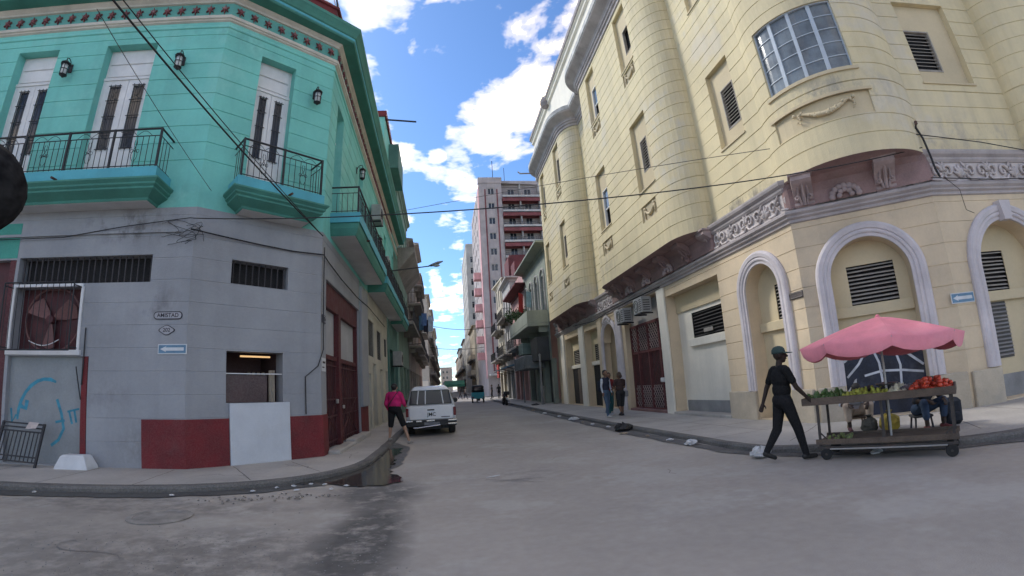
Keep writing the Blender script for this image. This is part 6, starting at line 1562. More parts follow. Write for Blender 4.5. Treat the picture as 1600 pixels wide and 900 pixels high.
def standing(h=1.75, stride=0.0, shirt='shirt', pants='pants', shoe='shoe', build=1.0, arm='skin', hl=(0, 0), hr=(0, 0), short=False, lean=0.0, hands=True, sleeve=True, lower=None):
    """local x forward, y left, z up. hl/hr: forward swing of wrists; stride: half step"""
    k = h/1.75; b = build; pr = []
    hip = 0.93; L = lambda x, y, z: (x*k+lean*z*k*0.5, y*k, z*k)
    for sy, st in ((1, -stride), (-1, stride)):
        y = sy*0.095*b
        lift = 0.09 if st < -0.05 else 0.0
        kn = L(st*0.42+(0.05 if st >= 0 else 0.03), y, 0.50); an = L(st*1.05-0.01, y*0.95, 0.095+lift)
        legk = lower or pants
        pr += [('c', L(0.0, y, hip), kn, 0.092*b*k, 0.064*b*k, pants)]
        if short:
            mid = tuple(kn[i]+(an[i]-kn[i])*0.12 for i in range(3))
            pr += [('c', L(0.0, y, hip), mid, 0.10*b*k, 0.082*b*k, pants), ('c', kn, tuple(kn[i]+(an[i]-kn[i])*0.45 for i in range(3)), 0.055*b*k, 0.055*b*k, 'skin'), ('c', tuple(kn[i]+(an[i]-kn[i])*0.35 for i in range(3)), an, 0.056*b*k, 0.036*k, 'skin')]
        else: pr += [('c', kn, an, 0.066*b*k, 0.052*k, pants)]
        toe = (an[0]+0.17*k, an[1], an[2]-0.055*k) if not lift else (an[0]+0.13*k, an[1], an[2]-0.12*k)
        pr += [('c', (an[0]-0.03*k, an[1], an[2]-0.04*k), toe, 0.045*k, 0.035*k, shoe)]
    pr += [('e', L(-0.01, 0, 0.96), (0.125*b*k, 0.165*b*k, 0.13*k), pants), ('e', L(0, 0, 1.12), (0.118*b*k, 0.155*b*k, 0.16*k), shirt), ('e', L(0.005, 0, 1.30), (0.122*b*k, 0.175*b*k, 0.19*k), shirt),
           ('c', L(-0.005, 0.145*b, 1.44), L(-0.005, -0.145*b, 1.44), 0.068*k, 0.068*k, shirt), ('c', L(-0.005, 0, 1.46), L(0.015, 0, 1.57), 0.056*k, 0.05*k, 'skin')]
    for sy, (fx, bend) in ((1, hl), (-1, hr)):
        sh = L(-0.005, sy*0.195*b, 1.42); el = L(fx*0.45-0.02, sy*(0.24*b+0.01), 1.15); wr = L(fx, sy*0.25*b, 0.92+bend)
        pr += [('c', sh, el, 0.05*k, 0.04*k, arm), ('c', el, wr, 0.040*k, 0.027*k, arm if arm != 'skin' else 'skin')]
        if sleeve: pr += [('c', sh, tuple(sh[i]+(el[i]-sh[i])*0.62 for i in range(3)), 0.064*k, 0.058*k, shirt)]
        d = Vector(wr)-Vector(el)
        if hands: pr += hand(wr, d, (0.8, -sy*0.5, 0.1), s=k, curl=0.4)
        else: pr += [('c', wr, tuple(Vector(wr)+d.normalized()*0.10*k), 0.032*k, 0.026*k, 'skin')]
    return pr, L

# ---- man in black with a green cap, hand on the cart
heading = math.atan2(-0.62, 0.80)+R(28)
pr, L = standing(1.74, 0.27, hl=(-0.20, 0.0), hr=(0.26, 0.06), build=1.17)
hp, P = head(L(0.03, 0, 1.655), (1.0, -0.60, 0.02), s=1.03)
pr += hp + [('c', L(0, 0, 1.06), L(0, 0, 1.08), 0.135, 0.135, 'belt')][:0]
T = person('man in black shirt, black trousers and green cap walking past the cart', (5.10, 6.38), heading, pr, {'skin': sk_dark, 'shirt': clothm('black_shirt', (0.004, 0.004, 0.005)), 'pants': clothm('black_trousers', (0.006, 0.006, 0.008)), 'shoe': mat('black_shoe', (0.012, 0.011, 0.011), rough=0.5)}, 0.0075, smooth_it=3)
eyes(T, P, 1.03)
capm = mat('cap_green', (0.032, 0.062, 0.055), rough=0.85, var=0.2, scale=8, coords='object')
c0 = Vector(L(0.03, 0, 1.655)); f = Vector((1.0, -0.60, 0.02)).normalized(); lf = Vector((0, 0, 1)).cross(f).normalized()
Mh = Matrix(((f.x, lf.x, 0, c0.x), (f.y, lf.y, 0, c0.y), (f.z, lf.z, 1, c0.z), (0, 0, 0, 1)))
cap_ = MB().lathe([(0.104, 0.035), (0.107, 0.06), (0.100, 0.10), (0.075, 0.135), (0.035, 0.152), (0.0001, 0.156)], 20, (-0.008, 0, 0), 1.03, 0.98)
lpart('cap', cap_, capm, T, True, Mh)
br = []; 
for r_x, dz in ((0.0, 0.0), (1.0, -0.018)): br.append([(0.06+(0.045+0.105*r_x)*math.cos(R(a)), (0.085)*math.sin(R(a)), 0.052+dz) for a in range(-80, 81, 16)])
top = [br[0], br[1]]; bot = [[(x, y, z-0.010) for x, y, z in q] for q in br]
lpart('brim', MB().loft([top[0], top[1], bot[1], bot[0]], cap=False, closed=False), capm, T, True, Mh)
lpart('belt', MB().lathe([(0.128, 1.005), (0.131, 1.01), (0.131, 1.035), (0.128, 1.04)], 20, (0, 0, 0), 0.95, 1.2), mat('belt_black', (0.02, 0.018, 0.017), rough=0.4), T, True)

# ---- woman in pink stepping off the kerb
pr = []
def wl_(x, y, z): return (x, y, z)
pr += [('c', (0, 0.10, 0.88), (-0.02, 0.14, 0.46), 0.115, 0.085, 'shorts'), ('c', (-0.02, 0.14, 0.50), (-0.03, 0.19, 0.10), 0.062, 0.038, 'skin'), ('c', (-0.06, 0.19, 0.05), (0.12, 0.20, 0.035), 0.042, 0.032, 'shoe'),
       ('c', (0, -0.10, 0.88), (0.12, -0.20, 0.47), 0.115, 0.088, 'shorts'), ('c', (0.12, -0.20, 0.50), (0.10, -0.36, 0.0), 0.062, 0.038, 'skin'), ('c', (0.08, -0.37, -0.06), (0.24, -0.42, -0.08), 0.042, 0.032, 'shoe'),
       ('e', (-0.02, 0, 0.94), (0.16, 0.205, 0.15), 'shorts'), ('e', (0, 0, 1.08), (0.165, 0.215, 0.17), 'top'), ('e', (0, 0, 1.26), (0.15, 0.205, 0.20), 'top'), ('c', (0, 0.16, 1.37), (0, -0.16, 1.37), 0.082, 0.082, 'top'), ('c', (0, 0, 1.40), (0.02, 0, 1.52), 0.055, 0.05, 'skin'),
       ('c', (0, 0.20, 1.35), (-0.03, 0.27, 1.10), 0.075, 0.062, 'top'), ('c', (-0.03, 0.27, 1.10), (0.14, 0.27, 0.92), 0.062, 0.045, 'top'), ('c', (0, -0.20, 1.35), (0.06, -0.27, 1.10), 0.075, 0.062, 'top'), ('c', (0.06, -0.27, 1.10), (0.24, -0.22, 1.02), 0.062, 0.045, 'top')]
pr += hand((0.16, 0.27, 0.90), (0.7, 0, -0.7), (0.3, -0.6, 0.3), curl=0.6) + hand((0.26, -0.21, 1.015), (0.9, 0.2, -0.2), (0, 0.5, 0.6), curl=0.5)
hp, P = head((0.04, 0, 1.56), (1, 0.0, -0.15), s=0.98, hair=True); pr += hp + [('e', (-0.09, 0, 1.60), (0.055, 0.06, 0.055), 'hair')]
T = person('woman in a bright pink top and black shorts stepping off the left kerb', (-1.50, 14.6), R(72), pr, {'skin': sk_tan, 'top': clothm('pink_top', (0.52, 0.015, 0.13)), 'shorts': clothm('black_shorts', (0.006, 0.006, 0.007)), 'shoe': mat('sandal_grey', (0.25, 0.24, 0.23), rough=0.6), 'hair': m_hair}, 0.0095, z=KZ)
eyes(T, P)
lpart('bag_strap', MB().tube([(0.10, -0.16, 1.44), (-0.02, -0.155, 1.475), (-0.13, -0.08, 1.34), (-0.175, 0.05, 1.15), (-0.15, 0.17, 1.0)], 0.012, 5), m_iron, T)
lpart('walking_stick', MB().tube([(0.26, 0.28, 0.86), (0.18, 0.31, 0.0)], 0.012, 6), mat('stick_white', (0.5, 0.48, 0.46)), T)

# ---- group on the right pavement
pr, L = standing(1.76, 0.10, hl=(0.06, 0.0), hr=(0.05, 0.02), arm='sleeve', sleeve=False)
hp, P = head(L(0.02, 0, 1.655), (1, 0, 0.05), hair=True); pr += hp
T = person('man in dark vest with white sleeves and jeans on the right pavement', (6.0, 17.55), R(-60), pr, {'skin': sk_brown, 'shirt': clothm('navy_vest', (0.022, 0.027, 0.05)), 'sleeve': clothm('white_sleeve', (0.55, 0.58, 0.64)), 'pants': clothm('blue_jeans', (0.06, 0.10, 0.16)), 'shoe': mat('white_shoe', (0.5, 0.5, 0.5)), 'hair': m_hair}, 0.013, 'people on the right pavement', KZ)
eyes(T, P)
lpart('shoulder_bag', MB().cbox(-0.30, -0.13, -0.17, 0.17, 0.98, 1.40, 0.05), clothm('backpack_dark', (0.02, 0.024, 0.04)), T)
pr, L = standing(1.64, 0.08, hl=(0.18, 0.18), hr=(0.20, 0.2), short=True, build=1.12)
hp, P = head(L(0.02, 0, 1.655), (1, 0.2, -0.1), hair=True, s=0.96); pr += hp + [('e', L(-0.09, 0, 1.62), (0.06, 0.075, 0.09), 'hair')]
T = person('woman in dark brown top and black shorts beside the man in the vest', (6.55, 17.5), R(105), pr, {'skin': sk_brown, 'shirt': clothm('brown_top', (0.05, 0.028, 0.025)), 'pants': clothm('dark_shorts', (0.02, 0.02, 0.022)), 'shoe': mat('dark_sandal', (0.04, 0.035, 0.035)), 'hair': mat('hair_brown', (0.05, 0.028, 0.018), rough=0.6)}, 0.013, 'people on the right pavement', KZ)
eyes(T, P, 0.96)
lpart('handbag', MB().cbox(-0.05, 0.16, -0.36, -0.24, 0.72, 0.95, 0.03), mat('bag_grey', (0.28, 0.27, 0.26)), T)
pr, L = standing(1.66, 0.06, hl=(0.1, 0.1), hr=(0.1, 0.05))
hp, P = head(L(0.02, 0, 1.655), (1, 0, 0), hair=True, s=0.98); pr += hp
T = person('person in a red and teal top half hidden behind the man in the vest', (6.42, 18.35), R(-80), pr, {'skin': sk_brown, 'shirt': clothm('red_top', (0.30, 0.05, 0.05)), 'pants': clothm('teal_trousers', (0.04, 0.14, 0.15)), 'shoe': mat('white_shoe', (0.5, 0.5, 0.5)), 'hair': m_hair}, 0.014, 'people on the right pavement', KZ)
eyes(T, P, 0.98)

# ---- far pedestrians
cols = [((0.03, 0.03, 0.035), (0.05, 0.05, 0.06)), ((0.30, 0.26, 0.22), (0.03, 0.035, 0.05)), ((0.02, 0.02, 0.025), (0.02, 0.02, 0.02)), ((0.45, 0.43, 0.40), (0.04, 0.05, 0.08)), ((0.05, 0.05, 0.05), (0.03, 0.03, 0.03))]
for k, (x, y, hd, z, lb) in enumerate(((2.2, 70.2, 10, 0, 'distant pedestrian in dark clothes crossing the far street, left of two'), (2.95, 69.6, -10, 0, 'distant pedestrian striding across the far street, right of two'), (5.9, 60.8, 180, KZ, 'distant person in black standing at the far right corner'), (5.1, 64.6, 200, 0, 'distant person in pale shirt by the far right corner'), (6.4, 57.5, 90, KZ, 'distant person in dark clothes on the right pavement before the corner'))):
    pr, L = standing(1.72, 0.25 if k < 2 else 0.08, hl=(0.1, 0), hr=(-0.1, 0), hands=False)
    hp, P = head(L(0.02, 0, 1.655), (1, 0, 0), hair=True); pr += hp
    person(lb, (x, y), R(hd), pr, {'skin': sk_brown, 'shirt': clothm('far_shirt_%d' % k, cols[k][0]), 'pants': clothm('far_pants_%d' % k, cols[k][1]), 'shoe': mat('black_shoe', (0.012, 0.011, 0.011)), 'hair': m_hair}, 0.028, 'distant pedestrians', z, 2)

# ================================================================ fruit cart
CFL, CFR = Vector((5.45, 6.0)), Vector((6.46, 4.43))
cd = (CFR-CFL).normalized(); CL = (CFR-CFL).length
cart_rz = math.atan2(cd.y, cd.x)
CART = thing('fruit_cart', (CFL.x, CFL.y, 0), 'long wooden fruit cart on small wheels at the right kerb', 'cart', rz=cart_rz)
m_cartw = mat('cart_wood', (0.12, 0.085, 0.06), rough=0.8, var=0.3, scale=3, fine=0.08, coords='object', stain=(0.05, 0.035, 0.028), stain_amt=0.6)
m_cartm = mat('cart_iron', (0.05, 0.042, 0.038), rough=0.6, var=0.25, scale=6, coords='object', stain=(0.14, 0.07, 0.045), stain_amt=0.5)
CW = 0.62
lpart('table_top', MB().cbox(-0.20, CL+0.06, -0.05, CW+0.08, 0.855, 0.885, 0.006), m_cartw, CART)
for y0, y1 in ((-0.075, -0.05), (CW+0.08, CW+0.105)): lpart('side_board', MB().cbox(-0.22, CL+0.08, y0, y1, 0.835, 0.945, 0.006), m_cartw, CART)
for x0, x1 in ((-0.22, -0.195), (CL+0.055, CL+0.08)): lpart('end_board', MB().cbox(x0, x1, -0.05, CW+0.08, 0.835, 0.945, 0.006), m_cartw, CART)
for x in (0.0, CL*0.5, CL):
    for y in (0.0, CW): lpart('leg', MB().box(x-0.018, x+0.018, y-0.018, y+0.018, 0.17 if x != CL*0.5 else 0.24, 0.855), m_cartm, CART)
lpart('lower_shelf', MB().cbox(-0.05, CL+0.05, -0.02, CW+0.02, 0.25, 0.275, 0.005), m_cartw, CART)
for y in (-0.035, CW+0.025): lpart('shelf_edge', MB().cbox(-0.06, CL+0.06, y, y+0.014, 0.235, 0.315, 0.004), m_cartw, CART)
for y in (0.0, CW): lpart('bottom_rail', MB().box(-0.04, CL+0.04, y-0.02, y+0.02, 0.165, 0.205), m_cartm, CART)
lpart('bottom_pipe', MB().tube([(0.15, -0.05, 0.17), (CL-0.1, -0.05, 0.17)], 0.012, 6), mat('pale_pipe', (0.38, 0.36, 0.34), rough=0.5), CART)
for x, sx in ((0.0, 1), (CL, -1)): lpart('brace', MB().tube([(x, 0, 0.42), (x+sx*0.14, 0, 0.28)], 0.012, 5), m_cartm, CART)
m_tyre = mat('rubber', (0.016, 0.016, 0.016), rough=0.85, var=0.2, scale=8)
def wheel(T, x, y, r_x, w, axis='y', name='wheel', hub=None):
    prof = [(r_x*0.62, -w/2), (r_x*0.92, -w/2), (r_x, -w*0.3), (r_x, w*0.3), (r_x*0.92, w/2), (r_x*0.62, w/2)]
    M_ = Matrix.Translation((x, y, r_x)) @ (Matrix.Rotation(math.pi/2, 4, 'X') if axis == 'y' else Matrix.Rotation(math.pi/2, 4, 'Y'))
    t = lpart(name, MB().lathe([(r_x*0.60, -w*0.4), (r_x*0.62, -w/2)] + prof[1:] + [(r_x*0.60, w*0.4)], 22), m_tyre, T, False, M_)
    lpart('hub', MB().lathe([(0.001, -w*0.42), (r_x*0.2, -w*0.42), (r_x*0.25, -w*0.25), (r_x*0.62, -w*0.2), (r_x*0.62, w*0.2), (r_x*0.25, w*0.25), (r_x*0.2, w*0.42), (0.001, w*0.42)], 18), hub or m_cartm, t, False, M_) if False else part('hub', MB().lathe([(0.001, -w*0.42), (r_x*0.2, -w*0.42), (r_x*0.25, -w*0.25), (r_x*0.62, -w*0.2), (r_x*0.62, w*0.2), (r_x*0.25, w*0.25), (r_x*0.2, w*0.42), (0.001, w*0.42)], 18), hub or m_cartm, t, wm(T) @ M_)
for x in (0.08, CL-0.05):
    for y in (0.0, CW): wheel(CART, x, y, 0.085, 0.05)
# umbrella
UX, UY = CL*0.53, CW*0.55
UM = thing('parasol', CART.matrix_basis @ Vector((UX, UY, 0.275)), 'large faded pink parasol shading the fruit cart', 'parasol', rz=cart_rz)
lpart('pole', MB().tube([(0, 0, 0), (0, 0, 0.8), (0.0, 0, 1.72)], 0.017, 8), mat('pole_white', (0.50, 0.49, 0.47), rough=0.4), UM)
m_par = mat('parasol_pink', (0.76, 0.255, 0.305), rough=0.85, var=0.10, scale=2.5, fine=0.03, coords='object', stain=(0.80, 0.36, 0.40), stain_amt=0.6)
tilt = wm(UM) @ Matrix.Translation((0, 0, 1.0)) @ Matrix.Rotation(R(1), 4, 'Y') @ Matrix.Rotation(R(-2), 4, 'X')
NP, RU = 8, 1.22
def ribp(k, t): a = 2*math.pi*(k+0.32)/NP; r_x = RU*t; return Vector((r_x*math.cos(a), r_x*math.sin(a), 0.76-0.36*t**1.28))
for k in range(NP):
    mb = MB(); rows = []
    for t in (0.0, 0.2, 0.4, 0.6, 0.8, 1.0):
        A_, B_ = ribp(k, t), ribp(k+1, t); row = []
        for j in range(7):
            s_ = j/6; p = A_.lerp(B_, s_); p.z -= 0.045*t*math.sin(math.pi*s_); row.append(tuple(p))
        rows.append(row)
    n = 7; f = []
    vs_ = [p for r_x in rows for p in r_x]
    for i in range(len(rows)-1):
        for j in range(n-1): f.append((i*n+j, i*n+j+1, (i+1)*n+j+1, (i+1)*n+j))
    # valance
    last = rows[-1]; o_ = len(vs_)
    for j in range(7):
        q = Vector(last[j]); s_ = j/6; dz = 0.15+0.03*math.sin(math.pi*s_)-(0.02 if j in (0, 6) else 0); vs_.append((q.x*0.965, q.y*0.965, q.z-dz))
    for j in range(n-1): f.append((5*n+j, 5*n+j+1, o_+j+1, o_+j))
    mb.add(vs_, f)
    part('canopy_panel', mb, m_par, UM, tilt, True)
    part('rib', MB().tube([tuple(ribp(k, t)+Vector((0, 0, -0.015))) for t in (0.02, 0.3, 0.6, 1.0)], 0.007, 5), mat('rib_grey', (0.4, 0.38, 0.37), rough=0.4), UM, tilt)
    part('strut', MB().tube([(0, 0, 0.30), tuple(ribp(k, 0.52)+Vector((0, 0, -0.02)))], 0.006, 5), mat('rib_grey', (0.4, 0.38, 0.37)), UM, tilt)
part('finial', MB().lathe([(0.035, 0.755), (0.03, 0.785), (0.001, 0.80)], 8), m_par, UM, tilt)
# produce: each piece its own object
MC = wm(CART)
q_ = random.Random(99)
def produce(name, me, n, x0, x1, y0, y1, label, cat, group, rad, zmax=0.1, z0=0.885):
    placed = []
    tries = 0
    while len(placed) < n and tries < n*60:
        tries += 1
        x = q_.uniform(x0, x1); y = q_.uniform(y0, y1); u = (x-x0)/(x1-x0); v = (y-y0)/(y1-y0)
        z = z0+rad; ok = True
        for (a, b, c) in placed:
            d2 = (a-x)**2+(b-y)**2
            if d2 < (1.75*rad)**2:
                h = math.sqrt(max(0, (1.8*rad)**2-d2)); z = max(z, c+h*0.9)
        if z > z0+rad+zmax*math.sin(math.pi*min(max(u, 0.08), 0.92))**0.6: continue
        placed.append((x, y, z))
    for x, y, z in placed:
        o = bpy.data.objects.new(name, me)
        place(o, MC @ Matrix.Translation((x, y, z)) @ Matrix.Rotation(q_.uniform(0, 6.3), 4, 'Z') @ Matrix.Rotation(q_.uniform(-0.6, 0.6), 4, 'X') @ Matrix.Scale(q_.uniform(0.88, 1.1), 4))
        tag(o, label, cat, group)
m_tom = mat('tomato_red', (0.70, 0.07, 0.03), rough=0.3, var=0.25, scale=9, coords='object', spec=0.5, stain=(0.55, 0.20, 0.04), stain_amt=0.4); m_stem = mat('stem_green', (0.05, 0.10, 0.02))
t_ = MB(); t_.lathe([(0.001, -0.030), (0.022, -0.028), (0.036, -0.010), (0.037, 0.008), (0.026, 0.026), (0.010, 0.028), (0.001, 0.022)], 10); t_.cur = 1
for k in range(5): a = k*1.256; t_.add([(0, 0, 0.024), (0.02*math.cos(a-.2), 0.02*math.sin(a-.2), 0.031), (0.024*math.cos(a), 0.024*math.sin(a), 0.034), (0.02*math.cos(a+.2), 0.02*math.sin(a+.2), 0.031)], [(0, 1, 2, 3)])
produce('tomato', t_.mesh('tomato', [m_tom, m_stem], True), 95, CL-0.52, CL+0.02, -0.02, CW+0.02, 'ripe red tomato in the heap at the right end of the cart', 'tomato', 'tomatoes on the cart', 0.034, 0.15)
g_ = MB(); g_.lathe([(0.001, -0.05), (0.02, -0.045), (0.03, -0.02), (0.034, 0.02), (0.026, 0.042), (0.008, 0.046), (0.006, 0.06), (0.001, 0.061)], 9)
produce('green_pepper', g_.mesh('green_pepper', mat('pepper_green', (0.08, 0.16, 0.035), rough=0.35, var=0.4, scale=9, coords='object'), True), 55, -0.18, 0.36, -0.02, CW+0.02, 'dark green pepper in the heap at the left end of the cart', 'pepper', 'green peppers on the cart', 0.032, 0.09)
l_ = MB(); l_.lathe([(0.001, -0.032), (0.012, -0.028), (0.024, -0.012), (0.025, 0.008), (0.016, 0.025), (0.005, 0.031), (0.001, 0.032)], 9)
produce('lime', l_.mesh('lime', mat('lime_yellowgreen', (0.55, 0.56, 0.09), rough=0.4, var=0.35, scale=9, coords='object', stain=(0.22, 0.36, 0.05), stain_amt=0.7), True), 130, 0.40, 1.04, -0.03, CW+0.02, 'yellow green lime in the middle of the cart', 'lime', 'limes on the cart', 0.024, 0.10)
on_ = MB(); on_.lathe([(0.001, -0.034), (0.018, -0.031), (0.036, -0.008), (0.034, 0.012), (0.016, 0.028), (0.006, 0.042), (0.001, 0.05)], 10)
produce('onion', on_.mesh('onion', mat('onion_pale', (0.75, 0.70, 0.50), rough=0.5, var=0.25, scale=9, coords='object'), True), 34, 1.04, 1.30, -0.02, CW+0.02, 'pale onion right of the limes on the cart', 'onion', 'onions on the cart', 0.034, 0.09)
av = MB(); av.lathe([(0.001, -0.05), (0.03, -0.04), (0.042, -0.01), (0.034, 0.03), (0.016, 0.055), (0.001, 0.062)], 10)
produce('avocado', av.mesh('avocado', mat('avocado_purple', (0.07, 0.045, 0.05), rough=0.5, var=0.3, scale=9, coords='object'), True), 16, 0.55, 1.1, CW*0.7, CW+0.05, 'dark avocado at the back of the cart behind the limes', 'avocado', 'avocados on the cart', 0.042, 0.08)
produce('green_guava', l_.mesh('guava', mat('guava_green', (0.20, 0.24, 0.08), rough=0.5, var=0.3, scale=9, coords='object'), True), 18, 0.05, 0.42, 0.03, CW-0.1, 'small green fruit in the pile on the lower shelf', 'fruit', 'fruit on the lower shelf', 0.024, 0.03, 0.275)
T = thing('weighing_scale', MC @ Vector((0.98, CW*0.75, 0.885)), 'grey weighing scale with a shallow pan on the cart', 'scale', rz=cart_rz)
lpart('base', MB().cbox(-0.09, 0.09, -0.08, 0.08, 0, 0.10, 0.015), mat('scale_dark', (0.05, 0.05, 0.055), rough=0.5), T); lpart('pan', MB().lathe([(0.001, 0.115), (0.12, 0.12), (0.17, 0.15), (0.172, 0.155), (0.12, 0.128), (0.001, 0.122)], 18), mat('scale_pan', (0.25, 0.24, 0.24), rough=0.4, metal=0.5), T); lpart('dial', MB().tube([(0, -0.08, 0.05), (0, -0.086, 0.05)], 0.035, 14), m_signwhite, T)
T = thing('plastic_bag', MC @ Vector((1.33, CW*0.5, 0.885)), 'crumpled grey plastic bag beside the tomatoes', 'bag', rz=cart_rz)
def crumple(rx, ry, rz_, seed, n=14, m=9, amp=0.25):
    q = random.Random(seed); mb = MB().ball((0, 0, rz_*0.75), rx, ry, rz_, n, m)
    mb.v = [(x*(1+q.uniform(-amp, amp)), y*(1+q.uniform(-amp, amp)), max(0.0, z*(1+q.uniform(-amp, amp)))) for x, y, z in mb.v]; return mb
lpart('bag', crumple(0.16, 0.13, 0.06, 3), mat('bag_film', (0.24, 0.23, 0.25), rough=0.35, var=0.2), T)
# sellers on low seats behind the cart
def seated(label, x, y, hd, mats, key_legs='pants', lean=0.30, thick=1.0):
    pr = []
    for sy in (-1, 1):
        hipp = (0.0, sy*0.10, 0.33); kn = (0.34, sy*0.21, 0.47); an = (0.33, sy*0.18, 0.10)
        pr += [('c', hipp, kn, 0.098*thick, 0.072*thick, key_legs), ('c', kn, tuple(kn[i]+(an[i]-kn[i])*0.62 for i in range(3)), 0.072*thick, 0.062*thick, key_legs), ('c', kn, an, 0.05, 0.038, 'skin'), ('c', (an[0]-0.05, an[1], 0.045), (an[0]+0.16, an[1], 0.035), 0.042, 0.034, 'shoe')]
    pr += [('e', (0.0, 0, 0.35), (0.15, 0.17, 0.11), key_legs), ('e', (0.03, 0, 0.47), (0.125, 0.16, 0.15), 'shirt'), ('e', (0.12, 0, 0.60), (0.14, 0.175, 0.14), 'shirt'), ('c', (0.20, 0.15, 0.66), (0.20, -0.15, 0.66), 0.07, 0.07, 'shirt'), ('c', (0.22, 0, 0.67), (0.30, 0, 0.73), 0.055, 0.05, 'skin')]
    for sy in (-1, 1):
        sh = (0.20, sy*0.19, 0.65); el = (0.20, sy*0.29, 0.50); wr = (0.40, sy*0.17, 0.50)
        pr += [('c', sh, el, 0.058, 0.048, 'shirt'), ('c', el, wr, 0.040, 0.028, 'skin')] + hand(wr, (0.7, -sy*0.3, -0.5), (0, -sy, 0.2), curl=0.5)
    hp, P = head((0.36, 0, 0.76), (1, 0, -0.5), hair=True, s=0.96); pr += hp
    T = person(label, (x, y), hd, pr, mats, 0.012, 'sellers behind the cart', KZ)
    eyes(T, P, 0.96)
    return T
s1 = Vector((7.55, 7.25)); s2 = Vector((7.85, 6.0))
hd_ = math.atan2(-0.80, -0.60)
seated('seller in beige shorts and white shirt sitting behind the cart, left of two', s1.x, s1.y, hd_, {'skin': sk_dark, 'shirt': clothm('grey_white_shirt', (0.42, 0.44, 0.48)), 'pants': clothm('beige_shorts', (0.42, 0.34, 0.27)), 'shoe': mat('maroon_shoe', (0.10, 0.03, 0.035)), 'hair': m_hair}, thick=1.1)
seated('seller in blue jeans sitting behind the cart, right of two', s2.x, s2.y, hd_+0.45, {'skin': sk_dark, 'shirt': clothm('dark_seller_shirt', (0.02, 0.022, 0.03)), 'pants': clothm('dark_jeans', (0.028, 0.05, 0.095)), 'shoe': mat('red_shoe', (0.16, 0.04, 0.04)), 'hair': m_hair}, lean=0.2)
def stool(x, y, h, label, col, nm):
    T = thing('low_stool', (x, y, KZ), label, 'stool', rz=hd_); lpart('seat', MB().cbox(-0.17, 0.17, -0.17, 0.17, h-0.04, h, 0.012), mat(nm, col, var=0.2), T)
    for sx in (-1, 1):
        for sy in (-1, 1): lpart('leg', MB().tube([(sx*0.15, sy*0.15, 0), (sx*0.13, sy*0.13, h-0.04)], 0.018, 6), mat(nm, col), T)
stool(s1.x+0.03, s1.y+0.03, 0.24, 'low wooden stool under the seller in beige shorts', (0.20, 0.15, 0.10), 'stool_wood')
stool(s2.x+0.03, s2.y+0.03, 0.24, 'dark crate like stool under the seller in jeans', (0.04, 0.04, 0.045), 'stool_dark')
T = thing('produce_sack', (7.55, 6.45, KZ), 'yellow and dark sack slumped on the pavement behind the cart', 'sack', rz=0.4)
lpart('sack', crumple(0.24, 0.18, 0.17, 8, amp=0.12), mat('sack_yellow', (0.28, 0.22, 0.03), var=0.3, scale=5), T); lpart('tie', MB().lathe([(0.05, 0.28), (0.03, 0.31), (0.06, 0.36)], 8), mat('sack_yellow', (0.28, 0.22, 0.03)), T)
T = thing('produce_sack', (7.35, 6.75, KZ), 'dark green sack beside the yellow one behind the cart', 'sack', rz=0.9)
lpart('sack', crumple(0.20, 0.16, 0.14, 9, amp=0.14), mat('sack_dark', (0.03, 0.035, 0.03), var=0.3, scale=5), T); lpart('tie', MB().lathe([(0.05, 0.23), (0.03, 0.26), (0.06, 0.30)], 8), mat('sack_dark', (0.03, 0.035, 0.03)), T)
T = thing('rucksack', (8.35, 5.75, KZ), 'dark rucksack standing against the yellow plinth behind the cart', 'rucksack', rz=hd_)
lpart('body', MB().cbox(-0.12, 0.12, -0.17, 0.17, 0, 0.46, 0.06), clothm('rucksack_navy', (0.022, 0.026, 0.035)), T); lpart('pocket', MB().cbox(0.12, 0.17, -0.12, 0.12, 0.05, 0.24, 0.03), clothm('rucksack_navy', (0.022, 0.026, 0.035)), T)
# ================================================================ vehicles
m_carw = mat('car_white', (0.74, 0.745, 0.75), rough=0.28, var=0.04, scale=2, fine=0, bump=0, spec=0.5, coords='object', stain=(0.45, 0.44, 0.42), stain_amt=0.35)
m_carglass = mat('car_glass', (0.025, 0.035, 0.045), rough=0.05, var=0.05, bump=0, fine=0, spec=0.9)
m_black = mat('black_plastic', (0.015, 0.015, 0.016), rough=0.5, var=0.1, bump=0)
m_chrome = mat('chrome', (0.62, 0.63, 0.65), rough=0.18, var=0.05, metal=0.9, bump=0)
m_tail = mat('tail_lamp', (0.16, 0.02, 0.025), rough=0.15, var=0.1, bump=0)
def sect(w, z0, z1, y, r=0.07, tw=None, crown=0.0):
    """body cross-section ring at y; tw: width at the top"""
    tw = tw or w; pts = []
    for (cx_, cz_, a0_) in ((tw/2-r, z1-r, 0), (-tw/2+r, z1-r, 90), (-w/2+r, z0+r, 180), (w/2-r, z0+r, 270)):
        for k in range(5):
            a = R(a0_+22.5*k); x = cx_+r*math.cos(a); z = cz_+r*math.sin(a)
            pts.append((x, y, z+(crown*(1-(2*x/tw)**2) if z > (z0+z1)/2 else 0)))
    return pts
PU_ = thing('pickup_truck', (-0.50, 16.75, 0), 'white double cab pickup with a glazed canopy parked at the left kerb', 'pickup', rz=R(1.5))
lpart('body', MB().loft([sect(1.62, 0.52, 0.98, 0.0, 0.05), sect(1.68, 0.50, 1.02, 0.06, 0.07), sect(1.70, 0.46, 1.04, 1.2, 0.08), sect(1.70, 0.42, 1.04, 3.6, 0.08), sect(1.66, 0.36, 1.02, 4.6, 0.10), sect(1.54, 0.42, 0.96, 5.0, 0.12)]), m_carw, PU_, True)
